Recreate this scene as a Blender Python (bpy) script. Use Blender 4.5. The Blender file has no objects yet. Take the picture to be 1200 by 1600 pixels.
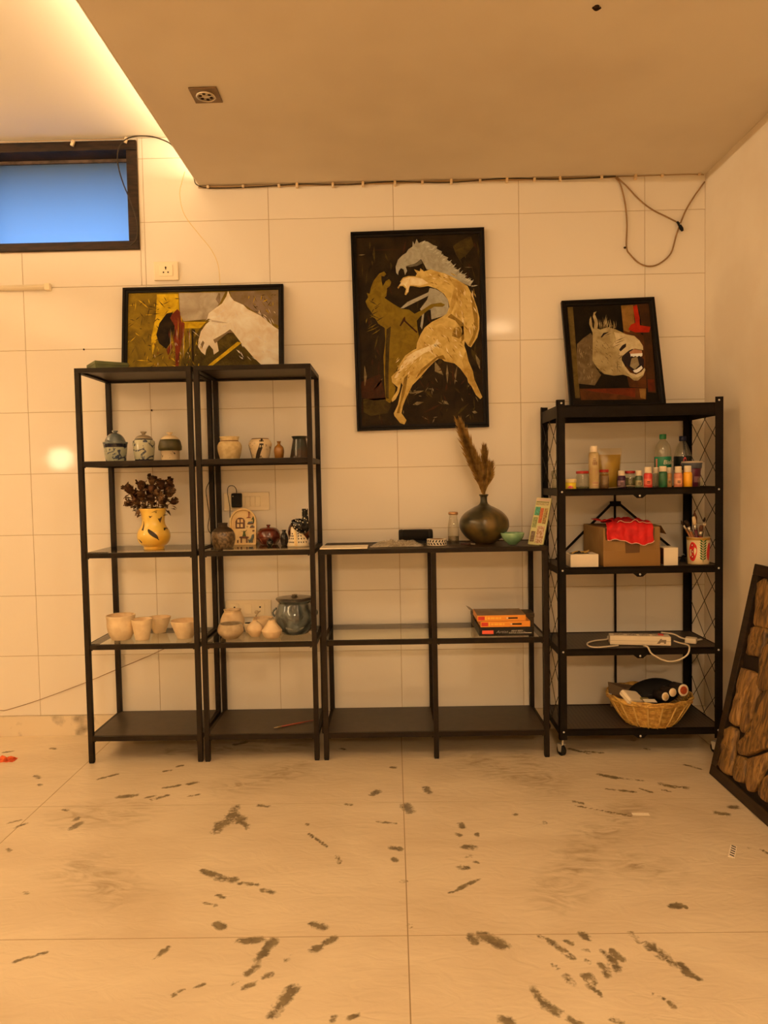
import bpy, bmesh, math, random
import numpy as np
from mathutils import Vector, Matrix
from mathutils.geometry import tessellate_polygon

scene = bpy.context.scene
COL = scene.collection
random.seed(7)
PI = math.pi

# ---------------------------------------------------------------- camera
CAM = Vector((-0.0133, -3.5224, 1.2430))
YAW, PITCH, ROLL, FPX = -0.013041, -0.045506, -0.018858, 1127.76
_F = Vector((math.sin(YAW) * math.cos(PITCH), math.cos(YAW) * math.cos(PITCH), math.sin(PITCH)))
_R0 = _F.cross(Vector((0, 0, 1))).normalized()
_U0 = _R0.cross(_F)
_R = _R0 * math.cos(ROLL) + _U0 * math.sin(ROLL)
_U = -_R0 * math.sin(ROLL) + _U0 * math.cos(ROLL)
cam_data = bpy.data.cameras.new('camera')
cam_data.sensor_fit = 'VERTICAL'
cam_data.sensor_height = 36.0
cam_data.lens = 36.0 * FPX / 1600.0
cam_data.clip_start = 0.05
cam = bpy.data.objects.new('camera', cam_data)
COL.objects.link(cam)
mw = Matrix((( _R.x, _U.x, -_F.x, CAM.x), (_R.y, _U.y, -_F.y, CAM.y), (_R.z, _U.z, -_F.z, CAM.z), (0, 0, 0, 1)))
cam.matrix_world = mw
scene.camera = cam

def ray(px, py):
    return _F + _R * ((px - 600) / FPX) + _U * ((800 - py) / FPX)
def atY(px, py, Y):
    d = ray(px, py); return CAM + d * ((Y - CAM.y) / d.y)
def atZ(px, py, Z):
    d = ray(px, py); return CAM + d * ((Z - CAM.z) / d.z)
def on_plane(px, py, P, N):
    d = ray(px, py); return CAM + d * ((P - CAM).dot(N) / d.dot(N))
def sc(Y):                       # metres that one photograph pixel spans at depth Y
    return (Y - CAM.y) / FPX

# ---------------------------------------------------------------- colour management, world, lights
scene.view_settings.view_transform = 'Standard'
scene.view_settings.look = 'None'
scene.view_settings.exposure = 0.27
scene.view_settings.gamma = 1.0
scene.view_settings.use_curve_mapping = False
scene.cycles.max_bounces = 10
scene.cycles.diffuse_bounces = 6
scene.cycles.glossy_bounces = 4
scene.cycles.transparent_max_bounces = 24
scene.cycles.caustics_reflective = False
scene.cycles.caustics_refractive = False
scene.cycles.sample_clamp_indirect = 4.0

world = bpy.data.worlds.new('evening_sky')
scene.world = world
world.use_nodes = True
wb = world.node_tree.nodes['Background']
_wn = world.node_tree.nodes; _wl = world.node_tree.links          # blue dusk sky above the horizon, dark ground below
_tc = _wn.new('ShaderNodeTexCoord'); _sp = _wn.new('ShaderNodeSeparateXYZ'); _wl.new(_tc.outputs['Generated'], _sp.inputs[0])
_rp = _wn.new('ShaderNodeValToRGB'); _e = _rp.color_ramp.elements
_e[0].position = 0.0; _e[0].color = (0.03, 0.035, 0.04, 1); _e[1].position = 0.03; _e[1].color = (0.21, 0.46, 1.0, 1)
_wl.new(_sp.outputs[2], _rp.inputs['Fac']); _wl.new(_rp.outputs['Color'], wb.inputs[0])
wb.inputs[1].default_value = 5.0

WARM = (1.0, 0.715, 0.41)
def area_light(name, loc, direction, sx, sy, power, color=WARM, spread=PI):
    d = bpy.data.lights.new(name, 'AREA')
    d.shape = 'RECTANGLE'; d.size = sx; d.size_y = sy
    d.energy = power; d.color = color; d.spread = spread
    o = bpy.data.objects.new(name, d); COL.objects.link(o)
    o.location = loc
    o.rotation_euler = Vector(direction).to_track_quat('-Z', 'Y').to_euler()
    return o
ROOM_X0, ROOM_X1, ROOM_Y0 = -4.3, 1.50, -9.0
Z_DROP, Z_TOP, X_EDGE, X_EDGE_L = 2.663, 2.899, -0.913, -3.40
# LED strips lying in the coves on top of the lowered ceilings, shining up to the high ceiling
cove = area_light('cove_led_strip', (X_EDGE + 0.03, -4.45, Z_DROP + 0.03), (0, 0, 1), 0.03, 8.8, 44)
cove.rotation_euler = (0, PI, 0)
cove2 = area_light('cove_led_strip_far', (X_EDGE_L - 0.07, -4.45, Z_DROP + 0.03), (0, 0, 1), 0.03, 8.8, 285)
cove2.rotation_euler = Matrix(((-0.91, 0, -0.41), (0, 1, 0), (0.41, 0, -0.91))).to_euler()
# panel lamp mirrored in the tiles, then unseen fill lights added under the ceiling
area_light('ceiling_panel_lamp', (1.02, -3.35, Z_DROP - 0.012), (0, 0, -1), 0.26, 0.26, 5)
area_light('fill_light_near', (0.35, -2.6, Z_DROP - 0.012), (0, 0, -1), 0.4, 0.4, 13)  # added fill, its mirror image hidden by the hung painting
area_light('fill_light_rear', (0.1, -6.0, Z_DROP - 0.012), (0, 0, -1), 0.5, 0.5, 88)  # added fill to brighten the walls from the camera side
# globe lamp left of the shelves (mirrored in the wall tiles)
pl = bpy.data.lights.new('globe_lamp', 'POINT')
pl.energy = 4.5; pl.color = WARM; pl.shadow_soft_size = 0.075
plo = bpy.data.objects.new('globe_lamp', pl); COL.objects.link(plo)
plo.location = (-2.1, -1.0, 1.41)

# ---------------------------------------------------------------- helpers
def s2l(c):
    def f(u):
        u /= 255.0
        return u / 12.92 if u <= 0.04045 else ((u + 0.055) / 1.055) ** 2.4
    return (f(c[0]), f(c[1]), f(c[2]), 1.0)

def seen(c):
    """Surface colour of a thing that looks like c under the warm lamps."""
    l = s2l(c); out = []
    for v, w in zip(l[:3], (0.90, 0.60, 0.30)):
        u = min(v / w, 0.86); u = u * 12.92 if u <= 0.0031308 else 1.055 * u ** (1 / 2.4) - 0.055
        out.append(u * 255)
    return tuple(out)
MATS = {}
def M(name, col, rough=0.5, metal=0.0, col2=None, nscale=20.0, ndist=0.0, lo=0.4, hi=0.6, detail=3.0, stretch=None,
      bump=0.0, bscale=60.0, spec=0.5, coat=0.0, coords='Object', extra=None):
    """Procedural principled material; col/col2 are sRGB 0-255, mixed by noise."""
    if name in MATS: return MATS[name]
    if max(col) < 90 and not metal and spec == 0.5: spec = 0.22
    m = bpy.data.materials.new(name); m.use_nodes = True
    nt = m.node_tree; N = nt.nodes; L = nt.links
    b = N['Principled BSDF']
    b.inputs['Roughness'].default_value = rough
    b.inputs['Metallic'].default_value = metal
    b.inputs['Specular IOR Level'].default_value = spec
    b.inputs['Coat Weight'].default_value = coat
    b.inputs['Coat Roughness'].default_value = 0.08
    tc = N.new('ShaderNodeTexCoord')
    vec = tc.outputs[coords]
    if stretch:
        mp = N.new('ShaderNodeMapping'); mp.inputs['Scale'].default_value = stretch
        L.new(vec, mp.inputs['Vector']); vec = mp.outputs['Vector']
    if col2 is not None:
        n = N.new('ShaderNodeTexNoise'); n.inputs['Scale'].default_value = nscale; n.inputs['Detail'].default_value = detail
        n.inputs['Distortion'].default_value = ndist
        L.new(vec, n.inputs['Vector'])
        r = N.new('ShaderNodeValToRGB')
        r.color_ramp.elements[0].position = lo; r.color_ramp.elements[0].color = s2l(col)
        r.color_ramp.elements[1].position = hi; r.color_ramp.elements[1].color = s2l(col2)
        L.new(n.outputs['Fac'], r.inputs['Fac']); L.new(r.outputs['Color'], b.inputs['Base Color'])
    else:
        b.inputs['Base Color'].default_value = s2l(col)
    if bump:
        n2 = N.new('ShaderNodeTexNoise'); n2.inputs['Scale'].default_value = bscale; n2.inputs['Detail'].default_value = 3
        L.new(vec, n2.inputs['Vector'])
        bp = N.new('ShaderNodeBump'); bp.inputs['Strength'].default_value = bump; bp.inputs['Distance'].default_value = 0.004
        L.new(n2.outputs['Fac'], bp.inputs['Height']); L.new(bp.outputs['Normal'], b.inputs['Normal'])
    if extra: extra(nt, b)
    MATS[name] = m
    return m

def glass_mat(name, tint=(235, 240, 235), gloss=0.06, rough=0.02, body=0.0, bodycol=(255, 255, 255)):
    """Thin clear glass or plastic film: tinted transparency with fresnel reflection and a little body colour."""
    if name in MATS: return MATS[name]
    m = bpy.data.materials.new(name); m.use_nodes = True
    nt = m.node_tree; N = nt.nodes; L = nt.links
    N.remove(N['Principled BSDF'])
    t = N.new('ShaderNodeBsdfTransparent'); t.inputs[0].default_value = s2l(tint)
    g = N.new('ShaderNodeBsdfGlossy'); g.inputs['Roughness'].default_value = rough
    d = N.new('ShaderNodeBsdfDiffuse'); d.inputs[0].default_value = s2l(bodycol)
    fr = N.new('ShaderNodeFresnel'); fr.inputs[0].default_value = 1.45
    ad0 = N.new('ShaderNodeMath'); ad0.operation = 'ADD'; ad0.use_clamp = True; ad0.inputs[1].default_value = gloss
    L.new(fr.outputs[0], ad0.inputs[0])
    ge = N.new('ShaderNodeNewGeometry')            # reflect on the outer face only
    iv = N.new('ShaderNodeMath'); iv.operation = 'SUBTRACT'; iv.inputs[0].default_value = 1.0; L.new(ge.outputs['Backfacing'], iv.inputs[1])
    ad = N.new('ShaderNodeMath'); ad.operation = 'MULTIPLY'; L.new(ad0.outputs[0], ad.inputs[0]); L.new(iv.outputs[0], ad.inputs[1])
    mx0 = N.new('ShaderNodeMixShader'); mx0.inputs[0].default_value = body
    L.new(t.outputs[0], mx0.inputs[1]); L.new(d.outputs[0], mx0.inputs[2])
    mx = N.new('ShaderNodeMixShader')
    L.new(ad.outputs[0], mx.inputs[0]); L.new(mx0.outputs[0], mx.inputs[1]); L.new(g.outputs[0], mx.inputs[2])
    L.new(mx.outputs[0], N['Material Output'].inputs['Surface'])
    MATS[name] = m
    return m

class MB:
    """Collects faces; build() links them as ONE mesh object."""
    def __init__(s): s.v = []; s.f = []; s.m = []; s.sm = []
    def add(s, vs, fs, mi=0, smooth=False, T=None):
        o = len(s.v)
        for p in vs:
            p = Vector(p)
            s.v.append(tuple(T @ p) if T is not None else tuple(p))
        for i, f in enumerate(fs):
            s.f.append(tuple(o + k for k in f)); s.m.append(mi[i] if isinstance(mi, (list, tuple)) else mi); s.sm.append(smooth)
        return s
    def box(s, x0, x1, y0, y1, z0, z1, mi=0, T=None):
        vs = [(x0, y0, z0), (x1, y0, z0), (x1, y1, z0), (x0, y1, z0), (x0, y0, z1), (x1, y0, z1), (x1, y1, z1), (x0, y1, z1)]
        return s.add(vs, [(0, 3, 2, 1), (4, 5, 6, 7), (0, 1, 5, 4), (1, 2, 6, 5), (2, 3, 7, 6), (3, 0, 4, 7)], mi, T=T)
    def cbox(s, x0, x1, y0, y1, z0, z1, c=0.003, mi=0, T=None):
        bm = bmesh.new(); bmesh.ops.create_cube(bm, size=1.0)
        for v in bm.verts:
            v.co = Vector(((x0 + x1) / 2 + v.co.x * (x1 - x0), (y0 + y1) / 2 + v.co.y * (y1 - y0), (z0 + z1) / 2 + v.co.z * (z1 - z0)))
        bmesh.ops.bevel(bm, geom=bm.edges[:], offset=c, segments=2, affect='EDGES', profile=0.6)
        bm.verts.index_update()
        s.add([v.co.copy() for v in bm.verts], [[v.index for v in f.verts] for f in bm.faces], mi, False, T)
        bm.free(); return s
    def lathe(s, prof, c=(0, 0), seg=28, mi=0, T=None, smooth=True, warp=None):
        """prof: (r, z) or (r, z, matindex of the band above)."""
        vs = []; fs = []; ms = []
        for p in prof:
            for k in range(seg):
                a = 2 * PI * k / seg
                r = p[0] * (warp(a, p[1]) if warp else 1)
                vs.append((c[0] + r * math.cos(a), c[1] + r * math.sin(a), p[1]))
        for i in range(len(prof) - 1):
            for k in range(seg):
                k2 = (k + 1) % seg
                fs.append((i * seg + k, i * seg + k2, (i + 1) * seg + k2, (i + 1) * seg + k))
                ms.append(prof[i][2] if len(prof[i]) > 2 else mi)
        return s.add(vs, fs, ms, smooth, T)
    def tube(s, pts, r, seg=8, mi=0, caps=True, T=None):
        pts = [Vector(p) for p in pts]; n = len(pts)
        rs = r if isinstance(r, (list, tuple)) else [r] * n
        up = None; vs = []; fs = []
        for i in range(n):
            t = (pts[min(i + 1, n - 1)] - pts[max(i - 1, 0)])
            t = t.normalized() if t.length > 1e-9 else Vector((0, 0, 1))
            if up is None:
                up = Vector((0, 0, 1)) if abs(t.z) < 0.9 else Vector((1, 0, 0))
            a = up - t * up.dot(t)
            if a.length < 1e-6: a = Vector((0, 1, 0)) - t * t.y
            a.normalize(); up = a; b = t.cross(a)
            for k in range(seg):
                th = 2 * PI * k / seg
                vs.append(pts[i] + (a * math.cos(th) + b * math.sin(th)) * rs[i])
        for i in range(n - 1):
            for k in range(seg):
                k2 = (k + 1) % seg
                fs.append((i * seg + k, i * seg + k2, (i + 1) * seg + k2, (i + 1) * seg + k))
        if caps:
            fs.append(tuple(range(seg - 1, -1, -1))); fs.append(tuple((n - 1) * seg + k for k in range(seg)))
        return s.add(vs, fs, mi, True, T)
    def bar(s, a, b, w, h, mi=0):
        """Rectangular bar between two points, w sideways and h upwards."""
        a = Vector(a); b = Vector(b); t = (b - a).normalized()
        u = Vector((0, 0, 1)) if abs(t.z) < 0.95 else Vector((0, 1, 0))
        x = t.cross(u).normalized(); y = x.cross(t)
        vs = [p + x * i * w / 2 + y * j * h / 2 for p in (a, b) for i, j in ((-1, -1), (1, -1), (1, 1), (-1, 1))]
        return s.add(vs, [(0, 1, 2, 3), (7, 6, 5, 4), (0, 4, 5, 1), (1, 5, 6, 2), (2, 6, 7, 3), (3, 7, 4, 0)], mi)
    def poly(s, pts2, y0, y1, mi=0, T=None):
        """Polygon in the xz plane, extruded from y0 (front) to y1."""
        n = len(pts2)
        tri = tessellate_polygon([[Vector((p[0], p[1], 0)) for p in pts2]])
        vs = [(p[0], y0, p[1]) for p in pts2] + [(p[0], y1, p[1]) for p in pts2]
        fs = [tuple(t) for t in tri] + [tuple(n + k for k in reversed(t)) for t in tri]
        fs += [(i, (i + 1) % n, n + (i + 1) % n, n + i) for i in range(n)]
        return s.add(vs, fs, mi, False, T)
    def ball(s, c, rx, ry=None, rz=None, seg=16, rings=10, mi=0, T=None):
        ry = ry or rx; rz = rz or rx
        prof = [(math.sin(PI * i / rings), -math.cos(PI * i / rings)) for i in range(rings + 1)]
        prof = [(max(p[0], 1e-4), p[1]) for p in prof]
        Q = Matrix.Translation(Vector(c)) @ Matrix.Diagonal((rx, ry, rz, 1))
        return s.lathe(prof, seg=seg, mi=mi, T=(T @ Q) if T is not None else Q)
    def build(s, name, mats, parent=None, loc=None):
        me = bpy.data.meshes.new(name)
        me.from_pydata(s.v, [], s.f)
        if not isinstance(mats, (list, tuple)): mats = [mats]
        for m in mats: me.materials.append(m)
        me.polygons.foreach_set('material_index', s.m)
        me.polygons.foreach_set('use_smooth', s.sm)
        bm = bmesh.new(); bm.from_mesh(me); bmesh.ops.recalc_face_normals(bm, faces=bm.faces); bm.to_mesh(me); bm.free()
        me.update()
        o = bpy.data.objects.new(name, me); COL.objects.link(o)
        if parent is not None: o.parent = parent
        if loc is not None: o.location = loc
        return o

def tag(o, label, cat, group=None):
    o['label'] = label; o['category'] = cat
    if group: o['group'] = group
    return o
def thing(name, label, cat, loc=(0, 0, 0), group=None, rot=None):
    o = bpy.data.objects.new(name, None); COL.objects.link(o)
    o.empty_display_size = 0.05; o.location = loc
    if rot is not None: o.rotation_euler = rot
    return tag(o, label, cat, group)
def structure(o): o['kind'] = 'structure'; return o
def share(o, name, parent, loc=None):
    c = bpy.data.objects.new(name, o.data); COL.objects.link(c); c.parent = parent
    if loc is not None: c.location = loc
    return c
def copy_tree(o, parent=None):
    c = o.copy(); COL.objects.link(c); c.parent = parent
    for ch in list(o.children): copy_tree(ch, c)
    return c
def smooth_path(pts, n=8):
    P = [Vector(p) for p in pts]; P = [P[0] * 2 - P[1]] + P + [P[-1] * 2 - P[-2]]
    out = []
    for i in range(1, len(P) - 2):
        for k in range(n):
            t = k / n
            a, b, c, d = P[i - 1], P[i], P[i + 1], P[i + 2]
            out.append(0.5 * ((2 * b) + (c - a) * t + (2 * a - 5 * b + 4 * c - d) * t * t + (3 * b - a - 3 * c + d) * t ** 3))
    out.append(P[-2]); return out
def text_part(name, body, size, mat, parent, loc, rot=(PI / 2, 0, 0), shear=0.0, align='CENTER', sx=1.0, bend=None):
    cu = bpy.data.curves.new(name, 'FONT'); cu.body = body; cu.size = size; cu.align_x = align; cu.align_y = 'CENTER'
    cu.shear = shear; cu.extrude = 0.0002
    t = bpy.data.objects.new('tmp', cu); COL.objects.link(t)
    me = bpy.data.meshes.new_from_object(t.evaluated_get(bpy.context.evaluated_depsgraph_get()))
    bpy.data.objects.remove(t)
    me.materials.clear(); me.materials.append(mat)
    if sx != 1.0:
        for v in me.vertices: v.co.x *= sx
    if bend:      # wrap on a cylinder of radius bend around the local origin
        for v in me.vertices:
            a = v.co.x / bend; rr = bend + v.co.z
            v.co = Vector((rr * math.sin(a), v.co.y, rr * math.cos(a)))
    o = bpy.data.objects.new(name, me); COL.objects.link(o); o.parent = parent
    o.location = loc; o.rotation_euler = rot
    return o
# ================================================================ STRUCTURE
def tile_extra(nt, b):
    N = nt.nodes; L = nt.links
    g = N.new('ShaderNodeNewGeometry')
    n = N.new('ShaderNodeTexNoise'); n.inputs['Scale'].default_value = 4.5; n.inputs['Detail'].default_value = 2
    L.new(g.outputs['Position'], n.inputs['Vector'])
    bp = N.new('ShaderNodeBump'); bp.inputs['Strength'].default_value = 0.10; bp.inputs['Distance'].default_value = 0.012
    L.new(n.outputs['Fac'], bp.inputs['Height']); L.new(bp.outputs['Normal'], b.inputs['Normal'])
m_tile = M('white_glazed_tile', (236, 229, 218), rough=0.10, spec=0.42, extra=tile_extra)
m_grout = M('grout', (196, 178, 152), rough=0.9)
m_paint = M('wall_paint', (232, 222, 205), rough=0.55, col2=(226, 214, 195), nscale=3, bump=0.03, bscale=90)
m_ceil = M('ceiling_paint', (222, 211, 193), rough=0.85, col2=(214, 202, 184), nscale=1.5)
m_ceil_hi = M('high_ceiling_paint', (232, 224, 208), rough=0.8)

# back wall: masonry with the window opening, tiles laid on it one by one
WX0, WX1, WZ0, WZ1 = -2.02, -1.212, 2.372, 2.885
wb_ = MB()
for x0, x1, z0, z1 in ((ROOM_X0, WX0, 0, 3.05), (WX1, ROOM_X1 + 0.1, 0, 3.05), (WX0, WX1, 0, WZ0), (WX0, WX1, WZ1, 3.05)):
    wb_.box(x0, x1, 0.0025, 0.2, z0, z1)
wall_back = structure(wb_.build('wall_back', m_grout))
def tile_mesh(w, h):
    return MB().cbox(0.0013, w - 0.0013, 0, 0.012, 0.0013, h - 0.0013, c=0.0011)
full_tile = None
def rect_minus(r, q):
    x0, x1, z0, z1 = r; a0, a1, b0, b1 = q
    if x1 <= a0 or x0 >= a1 or z1 <= b0 or z0 >= b1: return [r]
    out = []
    if x0 < a0: out.append((x0, a0, z0, z1))
    if x1 > a1: out.append((a1, x1, z0, z1))
    xa, xb = max(x0, a0), min(x1, a1)
    if z0 < b0: out.append((xa, xb, z0, b0))
    if z1 > b1: out.append((xa, xb, b1, z1))
    return out
TX, TZ = 0.0127, 1.300
rt = random.Random(3)
for k in range(-8, 3):
    for m in range(-4, 6):
        x0, x1 = max(TX + 0.6 * k, ROOM_X0), min(TX + 0.6 * (k + 1), ROOM_X1)
        z0, z1 = TZ + 0.3 * m, min(TZ + 0.3 * (m + 1), Z_TOP)
        if x1 - x0 < 0.01 or z1 - z0 < 0.01: continue
        for (a0, a1, b0, b1) in rect_minus((x0, x1, z0, z1), (WX0 - 0.003, WX1 + 0.003, WZ0 - 0.004, WZ1 + 0.004)):
            if a1 - a0 < 0.006 or b1 - b0 < 0.006: continue
            if abs(a1 - a0 - 0.6) < 1e-4 and abs(b1 - b0 - 0.3) < 1e-4:
                if full_tile is None:
                    full_tile = tile_mesh(0.6, 0.3).build('tile', m_tile, wall_back, (a0, 0, b0)); t = full_tile
                else:
                    t = share(full_tile, 'tile', wall_back, (a0, 0, b0))
            else:
                t = tile_mesh(a1 - a0, b1 - b0).build('tile', m_tile, wall_back, (a0, 0, b0))
            t.rotation_euler = (rt.uniform(-1, 1) * 0.0009, 0, rt.uniform(-1, 1) * 0.0007)
            t.location.y += rt.uniform(-0.0003, 0.0003)

structure(MB().box(ROOM_X1, ROOM_X1 + 0.1, ROOM_Y0, 0.2, 0, 3.05).build('wall_right', m_paint))
structure(MB().box(ROOM_X0 - 0.1, ROOM_X0, ROOM_Y0, 0.2, 0, 3.05).build('wall_left', m_paint))
structure(MB().box(ROOM_X0 - 0.1, ROOM_X1 + 0.1, ROOM_Y0 - 0.1, ROOM_Y0, 0, 3.05).build('wall_front', m_paint))
# lowered ceiling with its upstand towards the cove, and the high ceiling above
cb = MB().box(X_EDGE, ROOM_X1, ROOM_Y0, 0.0, Z_DROP, Z_DROP + 0.014)
structure(cb.build('ceiling', m_ceil))
structure(MB().box(ROOM_X0, X_EDGE_L, ROOM_Y0, 0.0, Z_DROP, Z_DROP + 0.014).build('ceiling_far', m_ceil))
structure(MB().box(ROOM_X0 - 0.1, ROOM_X1 + 0.1, ROOM_Y0, 0.0, Z_TOP, 3.05).build('ceiling_high', m_ceil_hi))
# plaster edge bead along the lowered ceiling
structure(MB().box(X_EDGE - 0.004, X_EDGE, ROOM_Y0, 0.0, Z_DROP - 0.001, Z_DROP + 0.02).build('trim_1', m_ceil_hi))

# ---- marble floor slabs
FLOOR_SEGS = []
def _fs(ox, oy, s, rows):
    for r in rows:
        a = atZ(ox + r[0] / s, oy + r[1] / s, 0); b = atZ(ox + r[2] / s, oy + r[3] / s, 0)
        d = a.y - CAM.y
        FLOOR_SEGS.append((a.x, a.y, b.x, b.y, max(0.005, r[4] / s * 1.55 * d / FPX)))
_fs(0, 1100, 1.875, [
 (632,372,660,345,12),(660,350,695,300,10),(690,340,715,350,10),(715,350,725,365,8),(640,350,715,335,9),(655,348,705,338,15),(680,325,700,345,13),(595,490,660,510,9),(640,508,685,515,10),
 (705,525,755,530,6),(768,545,800,553,7),(640,560,655,567,6),(600,582,630,590,6),(640,645,650,652,11),(918,645,945,655,10),(915,722,985,685,10),
 (695,695,760,690,10),(760,745,800,695,12),(725,790,750,770,9),(835,750,855,740,7),(775,800,795,793,8),(715,832,745,820,8),(800,905,860,835,15),
 (505,855,535,838,6),(575,828,598,820,5),(455,745,490,715,7),(40,755,135,728,5),(975,925,980,915,7),(1025,918,1050,910,6),(680,818,690,812,7),
 (210,365,232,350,8),(220,340,230,332,6),(350,272,400,268,8),(430,275,455,268,5),(440,282,490,268,6),(480,246,525,238,5),(550,235,575,230,6),
 (290,220,340,206,5),(480,198,500,194,4),(520,183,535,180,4),(553,270,585,265,4),(105,210,112,218,6),(115,235,118,238,5),(20,350,60,340,5),
 (45,362,75,350,4),(22,425,30,430,5),(185,310,195,312,5),(760,297,785,300,6),(1015,293,1028,295,5),(1090,265,1108,255,8),(1150,185,1155,187,6),
 (1105,345,1160,350,4),(900,350,903,353,4),(905,380,960,420,3.5),(985,445,995,465,6),(1145,420,1170,425,8),(1150,452,1160,460,6),(1175,520,1190,520,6),
 (1000,130,1008,132,5),(70,553,80,556,4),(10,142,40,138,4),(150,520-390,165,132,4),(690,118,720,112,6)])
_fs(600, 1100, 2.0, [
 (65,315,80,335,12),(130,262,140,275,9),(25,198,32,200,5),(240,375,245,385,8),(232,405,238,410,7),(245,445,278,448,10),(262,478,272,476,7),
 (238,510,255,510,10),(285,493,293,495,6),(290,405,292,412,5),(25,450,45,450,8),(30,482,40,488,5),(60,552,68,555,6),(78,690,84,698,6),
 (410,345,415,346,5),(500,368,504,372,6),(595,305,620,310,5),(600,318,770,350,3),(240,575,300,545,6),(205,590,240,578,3),
 (675,220,720,230,7),(720,230,810,240,4),(695,265,730,270,6),(740,270,785,275,5),(865,250,905,260,7),(905,258,945,262,7),(800,265,840,277,4),
 (870,268,895,273,4),(580,140,640,155,5),(630,148,680,153,5),(940,190,995,205,4),(815,140,825,142,5),(1040,340,1070,345,9),(1085,322,1100,322,9),
 (900,632,920,630,10),(935,630,945,638,4),(270,725,282,745,10),(310,722,375,755,15),(485,725,515,738,6),(525,745,590,795,9),(565,740,590,752,6),
 (620,718,640,735,10),(620,767,635,770,6),(680,770,700,785,7),(705,790,730,830,11),(710,770,745,800,8),(675,810,700,850,9),(630,800,645,808,6),
 (575,855,588,870,12),(625,850,645,880,10),(640,845,660,870,7),(655,890,680,912,5),(770,715,800,745,9),(815,745,870,785,14),(870,780,905,815,10),
 (925,815,950,845,11),(950,840,985,860,7),(465,890,500,935,11),(500,935,540,965,14),(365,985,395,995,13),(580,985,610,998,11),(710,985,740,998,9),
 (845,905,890,930,5),(890,930,905,945,7),(525,815,545,827,4),(1180,455,1195,465,6),(1140,450,1150,452,5)])
n_spots = len(FLOOR_SEGS)
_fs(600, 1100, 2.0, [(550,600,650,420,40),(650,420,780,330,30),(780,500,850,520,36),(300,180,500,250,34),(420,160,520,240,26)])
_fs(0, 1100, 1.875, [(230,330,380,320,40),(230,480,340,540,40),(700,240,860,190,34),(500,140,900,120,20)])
SEG = np.array(FLOOR_SEGS)
def marble_extra(nt, b):
    N = nt.nodes; L = nt.links
    g = N.new('ShaderNodeNewGeometry')
    def noise(s, det=4, dist=0.0, stretch=None):
        n = N.new('ShaderNodeTexNoise'); n.inputs['Scale'].default_value = s; n.inputs['Detail'].default_value = det
        n.inputs['Distortion'].default_value = dist
        if stretch:
            mp = N.new('ShaderNodeMapping'); mp.inputs['Scale'].default_value = stretch; mp.inputs['Rotation'].default_value = (0, 0, 0.6)
            L.new(g.outputs['Position'], mp.inputs['Vector']); L.new(mp.outputs['Vector'], n.inputs['Vector'])
        else: L.new(g.outputs['Position'], n.inputs['Vector'])
        return n.outputs['Fac']
    def ramp(src, p0, c0, p1, c1):
        r = N.new('ShaderNodeValToRGB'); e = r.color_ramp.elements
        e[0].position = p0; e[0].color = c0; e[1].position = p1; e[1].color = c1
        L.new(src, r.inputs['Fac']); return r.outputs['Color']
    def math_(op, a, b_):
        n = N.new('ShaderNodeMath'); n.operation = op
        for i, q in ((0, a), (1, b_)):
            if isinstance(q, (int, float)): n.inputs[i].default_value = q
            else: L.new(q, n.inputs[i])
        return n.outputs[0]
    base = ramp(noise(2.2, 6, 0.6, (1, 2.4, 1)), 0.3, s2l((208, 189, 160)), 0.7, s2l((224, 207, 178)))
    sp = N.new('ShaderNodeAttribute'); sp.attribute_name = 'spot'
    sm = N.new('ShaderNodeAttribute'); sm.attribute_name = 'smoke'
    nz = math_('ADD', math_('MULTIPLY', math_('SUBTRACT', noise(15, 4, 1.2), 0.5), 2.4), math_('MULTIPLY', math_('SUBTRACT', noise(70, 5, 0.8), 0.5), 1.9))
    field = math_('ADD', sp.outputs['Fac'], math_('MULTIPLY', nz, math_('POWER', sp.outputs['Fac'], 0.6)))
    mask = ramp(field, 0.34, (0, 0, 0, 1), 0.85, (0.92, 0.92, 0.92, 1))
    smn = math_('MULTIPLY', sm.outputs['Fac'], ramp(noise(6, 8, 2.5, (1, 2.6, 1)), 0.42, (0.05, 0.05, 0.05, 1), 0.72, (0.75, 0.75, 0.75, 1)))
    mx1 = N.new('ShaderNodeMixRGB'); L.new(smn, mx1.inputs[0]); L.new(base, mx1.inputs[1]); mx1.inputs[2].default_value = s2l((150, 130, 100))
    dark = ramp(noise(30, 3), 0.35, s2l((88, 76, 54)), 0.65, s2l((128, 112, 82)))
    mx2 = N.new('ShaderNodeMixRGB'); L.new(mask, mx2.inputs[0]); L.new(mx1.outputs[0], mx2.inputs[1]); L.new(dark, mx2.inputs[2])
    L.new(mx2.outputs[0], b.inputs['Base Color'])
    bp = N.new('ShaderNodeBump'); bp.inputs['Strength'].default_value = 0.45; bp.inputs['Distance'].default_value = 0.004
    L.new(noise(9, 7, 2.0, (1, 2.2, 1)), bp.inputs['Height']); L.new(bp.outputs['Normal'], b.inputs['Normal'])
m_marble = M('cream_marble', (230, 215, 190), rough=0.26, spec=0.45, extra=marble_extra)
m_joint = M('floor_joint', (150, 128, 96), rough=0.9)
floor = structure(MB().box(ROOM_X0 - 0.1, ROOM_X1 + 0.1, ROOM_Y0 - 0.1, 0.2, -0.1, -0.0006).build('floor', m_joint))
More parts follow.
